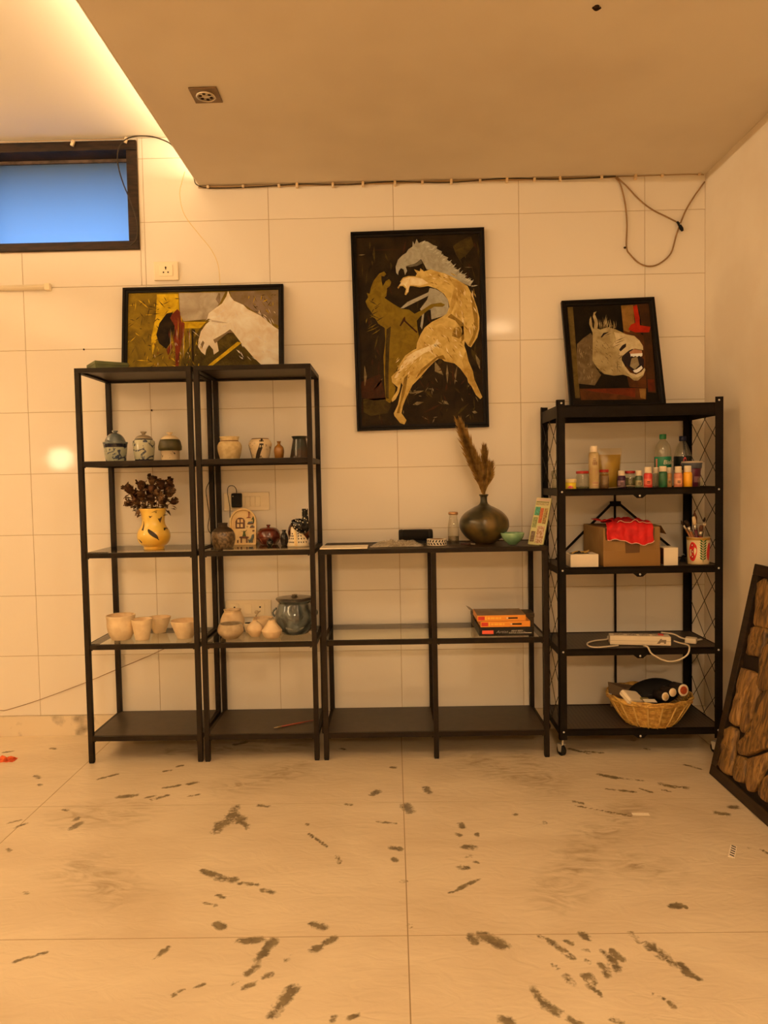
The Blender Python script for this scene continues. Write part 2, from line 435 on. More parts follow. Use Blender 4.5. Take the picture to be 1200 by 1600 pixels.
def slab(x0, x1, y0, y1, fine):
    g = 0.0017
    x0 += g; x1 -= g; y0 += g; y1 -= g
    if not fine:
        return MB().box(x0, x1, y0, y1, -0.02, 0).build('slab', m_marble, floor)
    nx = max(2, int((x1 - x0) / 0.009)); ny = max(2, int((y1 - y0) / 0.009))
    xs = np.linspace(x0, x1, nx); ys = np.linspace(y0, y1, ny)
    X, Yg = np.meshgrid(xs, ys)
    P = np.stack([X.ravel(), Yg.ravel()], 1)
    def field(S, soft):
        out = np.zeros(len(P))
        for ax, ay, bx, by, r in S:
            d = np.array([bx - ax, by - ay]); l2 = max((d ** 2).sum(), 1e-9)
            t = np.clip(((P - [ax, ay]) @ d) / l2, 0, 1)
            dist = np.hypot(P[:, 0] - ax - t * d[0], P[:, 1] - ay - t * d[1])
            out = np.maximum(out, np.clip(1.15 - dist / r * (0.72 if not soft else 0.55), 0, 1.0))
        return out
    spot = field(SEG[:n_spots], False); smoke = field(SEG[n_spots:], True)
    verts = np.concatenate([P, np.zeros((len(P), 1))], 1)
    idx = np.arange(nx * ny).reshape(ny, nx)
    q = np.stack([idx[:-1, :-1], idx[:-1, 1:], idx[1:, 1:], idx[1:, :-1]], -1).reshape(-1, 4)
    # rim down to the bed
    rim = np.concatenate([idx[0, :], idx[1:, -1], idx[-1, -2::-1], idx[-2:0:-1, 0]])
    lo = len(verts) + np.arange(len(rim))
    verts = np.concatenate([verts, verts[rim] - [0, 0, 0.02]])
    side = np.stack([rim, lo, np.roll(lo, -1), np.roll(rim, -1)], -1)
    me = bpy.data.meshes.new('slab')
    me.from_pydata(verts.tolist(), [], np.concatenate([q, side]).tolist())
    me.materials.append(m_marble)
    for nm, arr in (('spot', spot), ('smoke', smoke)):
        at = me.attributes.new(nm, 'FLOAT', 'POINT')
        at.data.foreach_set('value', np.concatenate([arr, arr[rim]]).astype(np.float32))
    me.update()
    o = bpy.data.objects.new('slab', me); COL.objects.link(o); o.parent = floor
    return o
xj = [ROOM_X0, -4.225, -2.815, -1.405, 0.005, 1.415, ROOM_X1]
yj = [0.0] + [-0.797 - 0.8135 * k for k in range(11)]
yj = [y for y in yj if y > ROOM_Y0] + [ROOM_Y0]
for i in range(len(xj) - 1):
    for j in range(len(yj) - 1):
        slab(xj[i], xj[i + 1], yj[j + 1], yj[j], j < 3 and 2 <= i)

# marble skirting along the back wall
m_skirt = M('skirting_marble', (226, 212, 188), rough=0.3, col2=(120, 108, 88), nscale=6, lo=0.60, hi=0.74, detail=6)
bb = structure(MB().box(ROOM_X0, ROOM_X1, -0.010, 0.0, 0.0, 0.099).build('baseboard_back', m_skirt))

# ---- window
m_wood = M('dark_window_wood', seen((50, 27, 10)), rough=0.5, col2=seen((32, 17, 6)), nscale=14, stretch=(1, 1, 6), bump=0.2)
def pane_extra(nt, b):
    N = nt.nodes; L = nt.links
    tr = N.new('ShaderNodeBsdfTranslucent'); tr.inputs[0].default_value = (0.86, 0.92, 0.95, 1)
    mx = N.new('ShaderNodeMixShader'); mx.inputs[0].default_value = 0.84
    L.new(b.outputs[0], mx.inputs[1]); L.new(tr.outputs[0], mx.inputs[2])
    L.new(mx.outputs[0], N['Material Output'].inputs['Surface'])
m_pane = M('frosted_pane', (74, 90, 100), rough=0.35, extra=pane_extra)
win = structure(thing('window_1', 'dark wooden ventilator window with frosted pane', 'window', (0, 0, 0)))
del win['category']
fw = 0.05
MB().cbox(WX0, WX1, -0.012, 0.12, WZ1 - 0.045, WZ1, 0.004).build('frame_head', m_wood, win)
MB().cbox(WX0, WX1, -0.012, 0.12, WZ0, WZ0 + 0.04, 0.004).build('frame_sill', m_wood, win)
MB().cbox(WX0, WX0 + fw, -0.010, 0.12, WZ0 + 0.04, WZ1 - 0.045, 0.004).build('frame_jamb', m_wood, win)
MB().cbox(WX1 - fw, WX1, -0.010, 0.12, WZ0 + 0.04, WZ1 - 0.045, 0.004).build('frame_jamb', m_wood, win)
m_bead = M('bead_wood', seen((96, 64, 36)), rough=0.5, col2=seen((60, 38, 18)), nscale=20)
sash = MB()
gx0, gx1, gz0, gz1 = WX0 + fw, WX1 - fw, WZ0 + 0.04, WZ1 - 0.045
sash.box(gx0, gx1, 0.085, 0.105, gz1 - 0.014, gz1, 0); sash.box(gx0, gx1, 0.085, 0.105, gz0, gz0 + 0.012, 0)
sash.box(gx0, gx0 + 0.014, 0.085, 0.105, gz0, gz1, 0); sash.box(gx1 - 0.014, gx1, 0.085, 0.105, gz0, gz1, 0)
sash.build('glazing_bead', m_bead, win)
MB().box(gx0 + 0.012, gx1 - 0.012, 0.098, 0.102, gz0 + 0.01, gz1 - 0.01).build('pane', m_pane, win)
# unseen slab added outside to darken the top of the pane
structure(MB().box(WX0 - 0.4, WX1 + 0.4, 0.2, 0.75, WZ1 - 0.05, WZ1 + 0.06).build('pane_shade_slab', m_grout))
# ================================================================ SHELVING
m_black = M('black_brown_steel', (36, 28, 20), rough=0.48, col2=(31, 24, 17), nscale=40, spec=0.14, bump=0.04, bscale=400)
m_blackd = M('black_rack_steel', (25, 21, 17), rough=0.5, col2=(21, 17, 14), nscale=40, spec=0.1)
m_sheet = M('brown_black_sheet', (64, 53, 41), rough=0.42, col2=(58, 48, 37), nscale=30, spec=0.22)
m_foot = M('black_plastic', (22, 20, 18), rough=0.6)
m_shelfglass = glass_mat('shelf_glass', (249, 251, 248), gloss=0.03)
m_glassedge = M('glass_edge', (150, 175, 155), rough=0.15)
m_bolt = M('bolt_steel', (225, 222, 215), rough=0.3, metal=0.6)
Y_FRONT, DEPTH, LEG = -0.374, 0.36, 0.022

def unit(name, label, x0, w, h, levels, mid=False):
    """levels: list of (z_top, kind) with kind 'metal' or 'glass'."""
    t = thing(name, label, 'shelf', (x0, Y_FRONT, 0))
    xs = [0, w - LEG] + ([w / 2 - LEG / 2] if mid else [])
    zt = h - 0.02
    for xx in xs:
        for yy in (0, DEPTH - LEG):
            o = MB().cbox(xx, xx + LEG, yy, yy + LEG, 0.006, zt, 0.0015).build('leg', m_black, t)
            MB().cbox(xx + 0.001, xx + LEG - 0.001, yy + 0.001, yy + LEG - 0.001, 0.0, 0.008, 0.001).build('foot_cap', m_foot, o)
    # side-rail clusters per level
    bays = [(LEG, w - LEG)] if not mid else [(LEG, w / 2 - LEG / 2), (w / 2 + LEG / 2, w - LEG)]
    for z, kind in levels:
        top = abs(z - h) < 1e-6
        if top:
            fr = MB()
            fr.cbox(0, w, 0, LEG, z - 0.02, z, 0.0012); fr.cbox(0, w, DEPTH - LEG, DEPTH, z - 0.02, z, 0.0012)
            fr.box(0, LEG, LEG, DEPTH - LEG, z - 0.02, z); fr.box(w - LEG, w, LEG, DEPTH - LEG, z - 0.02, z)
            fr.build('top_frame', m_black, t)
            MB().box(LEG, w - LEG, LEG, DEPTH - LEG, z - 0.010, z - 0.003).build('top_sheet', m_sheet, t)
            continue
        for yy in (0.002, DEPTH - LEG + 0.002):
            for a, b in bays:
                MB().cbox(a, b, yy, yy + LEG - 0.004, z - 0.022, z, 0.0012).build('shelf_rail', m_black, t)
        for xx in (0.002, w - LEG + 0.002):
            MB().cbox(xx, xx + LEG - 0.004, LEG, DEPTH - LEG, z - 0.022, z, 0.0012).build('side_rail', m_black, t)
        for a, b in bays:
            if kind == 'glass':
                gl = MB().box(a - 0.004, b + 0.004, 0.012, DEPTH - 0.012, z - 0.001, z + 0.004).build('glass_shelf', m_shelfglass, t)
            else:
                MB().cbox(a - (0.004), b + 0.004, 0.010, DEPTH - 0.010, z - 0.004, z + 0.002, 0.001).build('metal_shelf', m_sheet, t)
        # little fixing screws under the front rail ends
        for a, b in bays:
            for xx in (a + 0.006, b - 0.006):
                MB().lathe([(0.0001, z - 0.027), (0.0035, z - 0.0265), (0.0035, z - 0.022)], c=(xx, 0.011), seg=8).build('screw', m_foot, t)
    return t
XA, XB, XC = -1.392, -0.8715, -0.341
LV_TALL = [(1.750, 'metal'), (1.343, 'metal'), (0.940, 'glass'), (0.532, 'glass'), (0.121, 'metal')]
unit('shelving_unit', 'tall black steel shelving unit holding the yellow vase of dried roses', XA, 0.51, 1.75, LV_TALL)
unit('shelving_unit', 'tall black steel shelving unit holding the blue lidded pot and arched house plaque', XB, 0.51, 1.75, LV_TALL)
unit('shelving_unit', 'low wide black steel shelving unit with pampas vase on top', XC, 1.00, 0.937, [(0.937, 'metal'), (0.535, 'glass'), (0.121, 'metal')], mid=True)
Z2, Z3, Z4, Z5 = 1.345, 0.944, 0.536, 0.123          # standing heights in the tall units
ZC, ZC2 = 0.934, 0.539

# ---- folding rack with castors
rack = thing('folding_rack', 'black folding metal rack on castors with crossed wire sides', 'rack', (1.061, -0.205, 0))
RX0, RX1, RYF, RYB, PW = 0.703 - 1.061, 1.419 - 1.061, -0.372 + 0.205, -0.022 + 0.205, 0.034
for sx, xx in ((1, RX0), (-1, RX1)):
    for sy, yy in ((1, RYF), (-1, RYB)):
        p = MB()
        x1 = xx + sx * PW; y1 = yy + sy * 0.024
        p.box(min(xx, x1), max(xx, x1), min(yy, yy + sy * 0.003), max(yy, yy + sy * 0.003), 0.075, 1.572)
        p.box(min(xx, xx + sx * 0.003), max(xx, xx + sx * 0.003), min(yy, y1), max(yy, y1), 0.075, 1.572)
        po = p.build('post', m_blackd, rack)
        # castor below
        cx, cy = xx + sx * 0.017, yy + sy * 0.014
        ca = MB(); wr = 0.024
        T = Matrix.Translation((cx - 0.004, cy + 0.006, wr)) @ Matrix.Rotation(0.5, 4, 'Z') @ Matrix.Rotation(PI / 2, 4, 'Y')
        ca.lathe([(0.004, -0.009), (wr - 0.003, -0.009), (wr, -0.006), (wr, 0.006), (wr - 0.003, 0.009), (0.004, 0.009)], seg=20, T=T)
        w_ = ca.build('castor_wheel', m_foot, rack)
        fk = MB(); T2 = Matrix.Translation((cx - 0.004, cy + 0.006, 0)) @ Matrix.Rotation(0.5, 4, 'Z')
        for s_ in (-1, 1):
            fk.poly([(-0.008, 0.018), (0.008, 0.018), (0.016, 0.052), (-0.012, 0.052)], -0.0008, 0.0008, T=T2 @ Matrix.Rotation(PI / 2, 4, 'Z') @ Matrix.Translation((0, s_ * 0.0115, 0)))
        fk.box(-0.0125, 0.0125, -0.013, 0.015, 0.050, 0.053, T=T2)
        fk.lathe([(0.005, 0.052), (0.005, 0.078)], c=(cx, cy), seg=10)
        fk.build('castor_fork', M('castor_zinc', (210, 208, 200), rough=0.3, metal=0.7), rack)
rack_lv = [1.545, 1.182, 0.838, 0.478, 0.121]
def perf_extra(nt, b):
    N = nt.nodes; L = nt.links
    tc = N.new('ShaderNodeTexCoord'); sep = N.new('ShaderNodeSeparateXYZ'); L.new(tc.outputs['Object'], sep.inputs[0])
    def cell(src):
        m1 = N.new('ShaderNodeMath'); m1.operation = 'MULTIPLY'; m1.inputs[1].default_value = 55.0; L.new(src, m1.inputs[0])
        m2 = N.new('ShaderNodeMath'); m2.operation = 'FRACT'; L.new(m1.outputs[0], m2.inputs[0])
        m3 = N.new('ShaderNodeMath'); m3.operation = 'SUBTRACT'; m3.inputs[1].default_value = 0.5; L.new(m2.outputs[0], m3.inputs[0])
        m4 = N.new('ShaderNodeMath'); m4.operation = 'POWER'; m4.inputs[1].default_value = 2; L.new(m3.outputs[0], m4.inputs[0])
        return m4.outputs[0]
    ad = N.new('ShaderNodeMath'); L.new(cell(sep.outputs[0]), ad.inputs[0]); L.new(cell(sep.outputs[1]), ad.inputs[1])
    lt = N.new('ShaderNodeMath'); lt.operation = 'LESS_THAN'; lt.inputs[1].default_value = 0.05; L.new(ad.outputs[0], lt.inputs[0])
    mx = N.new('ShaderNodeMixRGB'); mx.inputs[1].default_value = s2l((70, 60, 50)); mx.inputs[2].default_value = s2l((30, 25, 21))
    L.new(lt.outputs[0], mx.inputs[0]); L.new(mx.outputs[0], b.inputs['Base Color'])
m_perf = M('perforated_sheet', (70, 60, 50), rough=0.45, extra=perf_extra)
for i, z in enumerate(rack_lv):
    s_ = MB(); th = 0.028 if i else 0.050
    for a, b in ((RX0 + 0.003, 0.0), (0.0, RX1 - 0.003)):
        s_.box(a + 0.0005, b - 0.0005, RYF + 0.003, RYB - 0.003, z - 0.003, z)
    so = s_.build('shelf_sheet', m_perf if i >= 2 else m_blackd, rack)
    lp = MB()
    lp.box(RX0 + 0.003, RX1 - 0.003, RYF + 0.003, RYF + 0.006, z - th, z + 0.003)
    lp.box(RX0 + 0.003, RX1 - 0.003, RYB - 0.006, RYB - 0.003, z - th, z + 0.003)
    for xx in (RX0 + 0.003, RX1 - 0.006): lp.box(xx, xx + 0.003, RYF + 0.006, RYB - 0.006, z - th, z + 0.003)
    lp.build('shelf_lip', m_blackd, rack)
    if i:
        hx = -0.002
        hb = MB().poly([(hx - 0.034, z - th + 0.004), (hx - 0.012, z - th - 0.014), (hx + 0.012, z - th - 0.014), (hx + 0.034, z - th + 0.004)], RYF + 0.0005, RYF + 0.003)
        h_ = hb.build('hinge_bracket', m_blackd, rack)
        MB().ball((hx, RYF - 0.0005, z - th - 0.004), 0.005, 0.003, 0.005, seg=10, rings=6).build('rivet', m_bolt, h_)
    for xx in (RX0 + PW * 0.55, RX1 - PW * 0.55):
        MB().ball((xx, RYF - 0.001, z - 0.010 if i else z + 0.012), 0.0045, 0.003, 0.0045, seg=10, rings=6).build('rivet', m_bolt, rack)
# crossed wire sides
m_wire = M('black_wire', (46, 38, 32), rough=0.45)
for xx in (RX0 + 0.005, RX1 - 0.005):
    for i in range(4):
        zt, zb = rack_lv[i] - (0.028 if i else 0.05), rack_lv[i + 1]
        n = 2
        w_ = MB()
        ya, yb = RYF + 0.024, RYB - 0.024; ym = (ya + yb) / 2
        q = (ya - ym) * 0.5
        H = zt - zb
        for st in (-1, 1):
            # two wires on each diagonal, meeting in tall diamonds
            w_.tube([(xx + st * 0.0012, ym - st * (yb - ya) * 0.02, zt), (xx + st * 0.0012, ym + st * (yb - ya) / 2, zt - H * 0.40)], 0.0016, 5)
            w_.tube([(xx + st * 0.0012, ym - st * (yb - ya) / 2, zt - H * 0.02), (xx + st * 0.0012, ym + st * (yb - ya) / 2, zb + H * 0.10)], 0.0016, 5)
            w_.tube([(xx + st * 0.0012, ym - st * (yb - ya) / 2, zt - H * 0.52), (xx + st * 0.0012, ym + st * (yb - ya) * 0.06, zb)], 0.0016, 5)
        w_.build('crossed_wire', m_wire, rack)
# folding strut at the back
rod = MB()
bx = atY(961, 900, -0.03).x - 1.061; yr = RYB - 0.010
rod.bar((bx, yr, 0.11), (bx, yr, 1.17), 0.010, 0.006); rod.build('fold_rod', m_blackd, rack)
hub = atY(961, 787, -0.03)
MB().cbox(bx - 0.026, bx + 0.026, yr - 0.012, yr - 0.004, hub.z - 0.012, hub.z + 0.012, 0.002).build('fold_hub', m_blackd, rack)
for tx, ty in ((868, 874), (1052, 859)):
    e = atY(tx, ty, -0.03)
    MB().bar((bx + (0.018 if e.x > hub.x else -0.018), yr - 0.008, hub.z), (e.x - 1.061, yr - 0.008, e.z), 0.005, 0.011).build('fold_strut', m_blackd, rack)
R2, R3, R4, R5 = [z + 0.0005 for z in rack_lv[1:]]
R1 = rack_lv[0] + 0.0005
# ================================================================ PAINTINGS
def homography(src, dst):
    A = []
    for (x, y), (u, v) in zip(src, dst):
        A.append([x, y, 1, 0, 0, 0, -u * x, -u * y]); A.append([0, 0, 0, x, y, 1, -v * x, -v * y])
    b = [c for p in dst for c in p]
    h = np.linalg.solve(np.array(A, float), np.array(b, float))
    H = np.append(h, 1).reshape(3, 3)
    def f(p):
        q = H @ np.array([p[0], p[1], 1.0]); return (q[0] / q[2], q[1] / q[2])
    return f
m_frame = M('black_frame', (15, 12, 9), rough=0.42, spec=0.12, col2=(19, 15, 12), nscale=60)
def oil(name, c1, c2, scale=26, stretch=None, bump=0.5):
    return M('oil_' + name, seen(c1), rough=0.42, spec=0.06, col2=seen(c2), nscale=scale, lo=0.32, hi=0.68, detail=6, ndist=0.8, bump=bump, bscale=140, stretch=stretch)
def painting(name, label, w, h, fwid, depth, loc, rot, canvas_mat):
    """Origin at the bottom centre of the frame's back; front faces -y."""
    t = thing(name, label, 'painting', loc, rot=rot)
    x0, x1 = -w / 2, w / 2
    f = MB()
    prof = [(0, 0), (0, -depth), (fwid * 0.45, -depth), (fwid * 0.6, -depth * 0.8), (fwid, -depth * 0.72), (fwid, -depth * 0.3)]
    corners = [(x0, 0, 1, 1), (x1, 0, -1, 1), (x1, h, -1, -1), (x0, h, 1, -1)]
    vs = []
    for cx, cz, ix, iz in corners:
        for d, y in prof: vs.append((cx + ix * d, y, cz + iz * d))
    n = len(prof); fs = []
    for c in range(4):
        c2 = (c + 1) % 4
        for k in range(n - 1): fs.append((c * n + k, c2 * n + k, c2 * n + k + 1, c * n + k + 1))
    f.add(vs, fs); f.build('frame', m_frame, t)
    cv = MB().box(x0 + fwid * 0.5, x1 - fwid * 0.5, -depth * 0.42, -depth * 0.12, fwid * 0.5, h - fwid * 0.5).build('canvas', canvas_mat, t)
    MB().box(x0 + 0.003, x1 - 0.003, -0.002, -0.0005, 0.003, h - 0.003).build('backing_board', M('backing_board', (120, 96, 66), rough=0.9), t)
    return t, cv, -depth * 0.42, (w, h, fwid)
def paint_layer(cv, fmap, ysurf, layer, name, pts, mat, dims):
    w, h, fwid = dims
    lim = (-w / 2 + fwid * 0.95, w / 2 - fwid * 0.95, fwid * 0.95, h - fwid * 0.95)
    q = []
    for p in pts:
        u, v = fmap(p)
        q.append((min(max(u, lim[0]), lim[1]), min(max(v, lim[2]), lim[3])))
    return MB().poly(q, ysurf - 0.0006 * layer - 0.0003, ysurf).build(name, mat, cv)
def strokes(cv, fmap, ysurf, layer, name, segs, mats, dims, seed=1):
    """Short tapering brush strokes: (x1,y1,x2,y2,width) in the sketch's own units."""
    w, h, fwid = dims; b = MB(); r = random.Random(seed)
    lim = (-w / 2 + fwid, w / 2 - fwid, fwid, h - fwid)
    for i, (x1, y1, x2, y2, wd) in enumerate(segs):
        dx, dy = x2 - x1, y2 - y1; l = math.hypot(dx, dy) or 1; nx, ny = -dy / l * wd / 2, dx / l * wd / 2
        mxp, myp = (x1 + x2) / 2 + r.uniform(-.15, .15) * wd * 2, (y1 + y2) / 2 + r.uniform(-.15, .15) * wd * 2
        pts = [(x1, y1), (mxp + nx, myp + ny), (x2, y2), (mxp - nx, myp - ny)]
        pts = [fmap(p) for p in pts]
        pts = [(min(max(u, lim[0]), lim[1]), min(max(v, lim[2]), lim[3])) for u, v in pts]
        y = ysurf - 0.0006 * layer - 0.00002 * (i % 9)
        b.add([(u, y, v) for u, v in pts], [(0, 1, 2, 3)], i % len(mats))
    o = b.build(name, mats, cv); o['kind'] = 'stuff'
    return o
def rnd_strokes(n, box, lo, hi, wd, seed, ang=None):
    r = random.Random(seed); out = []
    for _ in range(n):
        x, y = r.uniform(box[0], box[2]), r.uniform(box[1], box[3]); l = r.uniform(lo, hi)
        a = r.uniform(0, PI) if ang is None else ang + r.uniform(-.35, .35)
        out.append((x, y, x + math.cos(a) * l, y + math.sin(a) * l, r.uniform(wd * .5, wd)))
    return out

# ---- two rearing horses (hung on the wall)
m_bg2 = oil('dark_umber', (25, 15, 5), (46, 29, 9), 9)
W2, H2 = 0.636, 0.945
c2 = atY(559, 674, -0.012); d2 = atY(763, 667, -0.012)
mid2 = (c2 + d2) / 2
t2, cv2, ys2, dm2 = painting('painting', 'tall black-framed painting of pale and golden horses rearing, hung on wall', W2, H2, 0.024, 0.026,
                             (mid2.x, -0.003, mid2.z), (0.0, -0.013, 0), m_bg2)
f2 = homography([(47, 105), (1003, 72), (1018, 1497), (85, 1528)], [(-W2 / 2, H2), (W2 / 2, H2), (W2 / 2, 0), (-W2 / 2, 0)])
P2 = lambda L, n, pts, m: paint_layer(cv2, f2, ys2, L, n, pts, m, dm2)
m_grey = oil('horse_grey', (168, 140, 94), (142, 116, 74), 30)
m_gold = oil('horse_gold', (124, 87, 14), (104, 71, 10), 30)
m_cream = oil('horse_cream', (208, 156, 70), (170, 118, 42), 22)
m_creaml = oil('horse_light', (228, 186, 118), (206, 154, 78), 30)
m_ochre = oil('ochre_shadow', (146, 99, 30), (118, 78, 22), 30)
m_bone = oil('bone_grey', (132, 100, 52), (92, 66, 30), 40)
m_olive = oil('olive_haze', (72, 49, 12), (48, 31, 8), 30)
m_rust = oil('rust', (64, 28, 8), (46, 24, 8), 30)
P2(1, 'painted_haze', [(780,200),(840,160),(910,130),(930,200),(880,260),(830,300),(850,340),(800,260)], m_olive)
P2(1, 'painted_ground', [(110,1180),(250,1120),(290,1300),(200,1310),(120,1290)], m_rust)
P2(1, 'painted_ground', [(130,1300),(290,1290),(330,1340),(300,1400),(180,1420),(130,1390)], m_olive)
P2(2, 'painted_horse', [(368,350),(385,300),(420,265),(445,250),(460,225),(490,205),(492,165),(505,190),(520,150),(535,180),(570,165),(600,170),(640,195),(668,205),(660,220),(700,240),(695,262),(745,285),(735,300),(765,320),(790,350),(780,362),(810,370),(830,400),(865,405),(860,430),(918,455),(900,492),(850,470),(800,440),(740,410),(640,380),(590,370),(570,330),(550,295),(520,320),(480,340),(440,350),(450,380),(435,410),(425,370),(405,360),(388,385),(385,410),(372,395)], m_grey)
P2(2, 'painted_horse', [(610,505),(650,510),(700,540),(740,590),(745,650),(735,690),(690,710),(620,730),(615,660),(570,670),(560,760),(552,800),(540,780),(555,690),(540,655),(590,590),(600,560),(500,610),(420,650),(400,650),(450,605),(600,535)], m_grey)
P2(3, 'painted_horse', [(190,500),(210,450),(250,400),(285,385),(300,405),(285,420),(265,415),(265,450),(275,490),(295,455),(320,440),(335,460),(325,490),(305,505),(300,560),(285,575),(350,620),(410,655),(460,660),(500,690),(560,660),(620,620),(690,610),(720,625),(700,640),(640,640),(590,670),(540,710),(515,740),(520,800),(530,850),(515,920),(490,960),(430,990),(390,1050),(350,1120),(330,1160),(360,1220),(345,1290),(320,1330),(290,1310),(280,1200),(275,1000),(290,880),(285,790),(240,760),(200,690),(165,640),(150,600),(170,570),(160,540),(180,545)], m_gold)
P2(4, 'painted_horse', [(380,500),(395,480),(415,470),(398,460),(420,430),(460,418),(510,420),(520,400),(500,370),(540,385),(545,362),(570,385),(620,370),(660,385),(720,400),(760,420),(800,440),(830,460),(880,490),(900,530),(920,570),(945,640),(962,720),(960,800),(945,860),(900,930),(880,920),(855,885),(852,920),(865,960),(880,1030),(910,1100),(920,1160),(950,1230),(975,1285),(960,1300),(930,1270),(900,1210),(875,1180),(870,1150),(820,1080),(780,1045),(710,1030),(680,1005),(640,1030),(590,1080),(540,1140),(480,1200),(460,1240),(430,1300),(410,1350),(400,1400),(435,1450),(420,1480),(390,1470),(350,1420),(345,1400),(375,1340),(390,1270),(410,1200),(400,1180),(385,1250),(360,1300),(335,1320),(330,1300),(370,1240),(375,1215),(335,1180),(330,1140),(370,1100),(390,1050),(430,990),(480,955),(510,940),(515,900),(540,840),(570,790),(620,750),(690,715),(730,690),(750,640),(740,590),(710,545),(660,510),(600,490),(540,500),(490,490),(465,490),(460,530),(440,555),(430,550),(440,510),(420,490),(400,490),(385,510)], m_cream)
P2(5, 'painted_light', [(390,490),(420,440),(470,425),(520,430),(560,440),(600,470),(540,490),(470,482),(455,530),(440,545),(445,505),(425,480)], m_creaml)
P2(5, 'painted_light', [(660,870),(672,905),(630,945),(560,975),(500,1020),(440,1060),(390,1110),(370,1150),(350,1150),(395,1070),(440,1000),(500,960),(590,925),(640,905)], m_creaml)
P2(5, 'painted_shadow', [(780,790),(845,780),(850,830),(815,870),(765,850)], m_ochre)
P2(5, 'painted_shadow', [(760,690),(850,760),(852,870),(830,900),(835,800),(790,740),(735,715)], m_ochre)
P2(5, 'painted_shadow', [(650,1000),(700,985),(720,1020),(660,1010),(560,1100),(500,1160),(540,1090)], m_ochre)
P2(5, 'painted_shadow', [(420,720),(432,710),(435,740),(520,820),(512,828),(425,745),(400,780),(392,775)], m_rust)
P2(5, 'painted_shadow', [(900,540),(925,600),(950,700),(950,800),(925,870),(895,925),(880,915),(915,840),(925,740),(910,640)], m_ochre)
P2(5, 'painted_shadow', [(740,430),(800,450),(850,480),(870,520),(820,560),(780,640),(760,690),(742,690),(752,640),(770,560),(790,500)], oil('horse_mid', (186, 134, 54), (156, 106, 36), 30))
P2(5, 'painted_shadow', [(860,960),(880,1040),(905,1110),(925,1180),(960,1260),(940,1260),(890,1180),(850,1100),(835,1030)], oil('horse_mid', (186, 134, 54), (156, 106, 36), 30))
P2(5, 'painted_shadow', [(420,1150),(450,1120),(440,1180),(425,1260),(400,1330),(385,1400),(365,1400),(395,1300),(410,1220)], m_ochre)
P2(4.5, 'painted_shadow', [(300,800),(330,780),(320,900),(310,1100),(310,1300),(290,1290),(285,1100),(292,900)], m_olive)
P2(3.2, 'painted_shadow', [(440,345),(520,325),(548,300),(560,325),(520,345),(470,352)], oil('grey_shadow', (110, 88, 54), (90, 70, 40), 30))
strokes(cv2, f2, ys2, 5.5, 'fur_strokes', rnd_strokes(60, (790, 480, 930, 820), 20, 60, 9, 4, 1.2) + rnd_strokes(60, (560, 780, 820, 980), 20, 55, 9, 5, 0.9)
        + rnd_strokes(40, (380, 980, 560, 1150), 18, 45, 8, 6, 2.3) + rnd_strokes(26, (600, 390, 780, 470), 20, 45, 8, 8, 0.5), [m_creaml, m_cream, m_ochre], dm2)
mane = []
rr = random.Random(9)
for i in range(46):
    t_ = i / 45; x = 560 + 360 * t_; y = 175 + 310 * t_ ** 1.1
    mane.append((x - 14, y + 12, x + rr.uniform(10, 40), y - rr.uniform(-14, 26), 9))
strokes(cv2, f2, ys2, 3.5, 'mane_strokes', mane, [m_grey, oil('mane_grey', (190, 162, 112), (164, 136, 90), 30)], dm2)
strokes(cv2, f2, ys2, 3.8, 'mane_strokes', [(165 + rr.uniform(-5, 120), 560 + 240 * i / 24, 175 + rr.uniform(-30, 90), 600 + 240 * i / 24, 8) for i in range(25)], [m_gold, m_olive], dm2)
strokes(cv2, f2, ys2, 1.5, 'debris_strokes', [(640,1030,700,1130,46),(660,1060,690,1010,30),(728,1050,728,1190,18),(765,1060,770,1190,12),(800,1060,780,1200,14),(900,940,930,1030,40),(930,980,960,1090,26),(520,1150,570,1230,10),(480,1250,560,1240,20),(560,1240,620,1290,26),(480,1340,560,1320,26),(550,1400,690,1330,16),(700,1310,740,1340,22),(790,1420,880,1330,20),(900,1390,940,1395,22),(820,1200,860,1160,10),(440,1250,500,1260,14),(780,1220,820,1260,16),(200,1240,270,1150,14),(150,1200,190,1190,10),(140,1060,140,1210,20),(215,200,218,320,18),(100,265,150,262,8),(160,232,420,225,5),(860,355,920,355,5),(130,320,130,420,10)]
        + rnd_strokes(50, (400, 1080, 940, 1440), 15, 60, 9, 12), [m_bone, m_olive, m_bone, m_rust], dm2)
strokes(cv2, f2, ys2, 0.6, 'ground_strokes', rnd_strokes(120, (110, 150, 980, 1480), 30, 130, 16, 15, 1.5), [m_olive, m_rust, oil('umber_dark', (22, 13, 5), (36, 23, 8), 20)], dm2)

# ---- white horse with bowed head (on the tall units, leaning on the wall)
m_bg1 = oil('brown_gold', (84, 56, 10), (136, 94, 14), 10)
W1, H1 = 0.772, 0.435
a1 = atY(193.7, 452, -0.02); b1 = atY(442.4, 444.8, -0.02)
t1, cv1, ys1, dm1 = painting('painting', 'wide black-framed painting of a white horse bowing its head, on the tall shelving', W1, H1, 0.024, 0.022,
                             ((a1.x + b1.x) / 2, -0.068, 1.751), (-math.asin(0.060 / H1), -0.002, 0), m_bg1)
f1 = homography([(17, 55), (1165, 22), (1176, 668), (18, 672)], [(-W1 / 2, H1), (W1 / 2, H1), (W1 / 2, 0), (-W1 / 2, 0)])
P1 = lambda L, n, pts, m: paint_layer(cv1, f1, ys1, L, n, pts, m, dm1)
m_yel = oil('cadmium', (212, 152, 18), (168, 114, 10), 24)
m_dbrown = oil('deep_brown', (54, 36, 8), (84, 58, 12), 16)
m_mauve = oil('mauve_grey', (176, 140, 92), (142, 108, 66), 14)
m_mauved = oil('mauve_brown', (130, 94, 58), (108, 76, 34), 14)
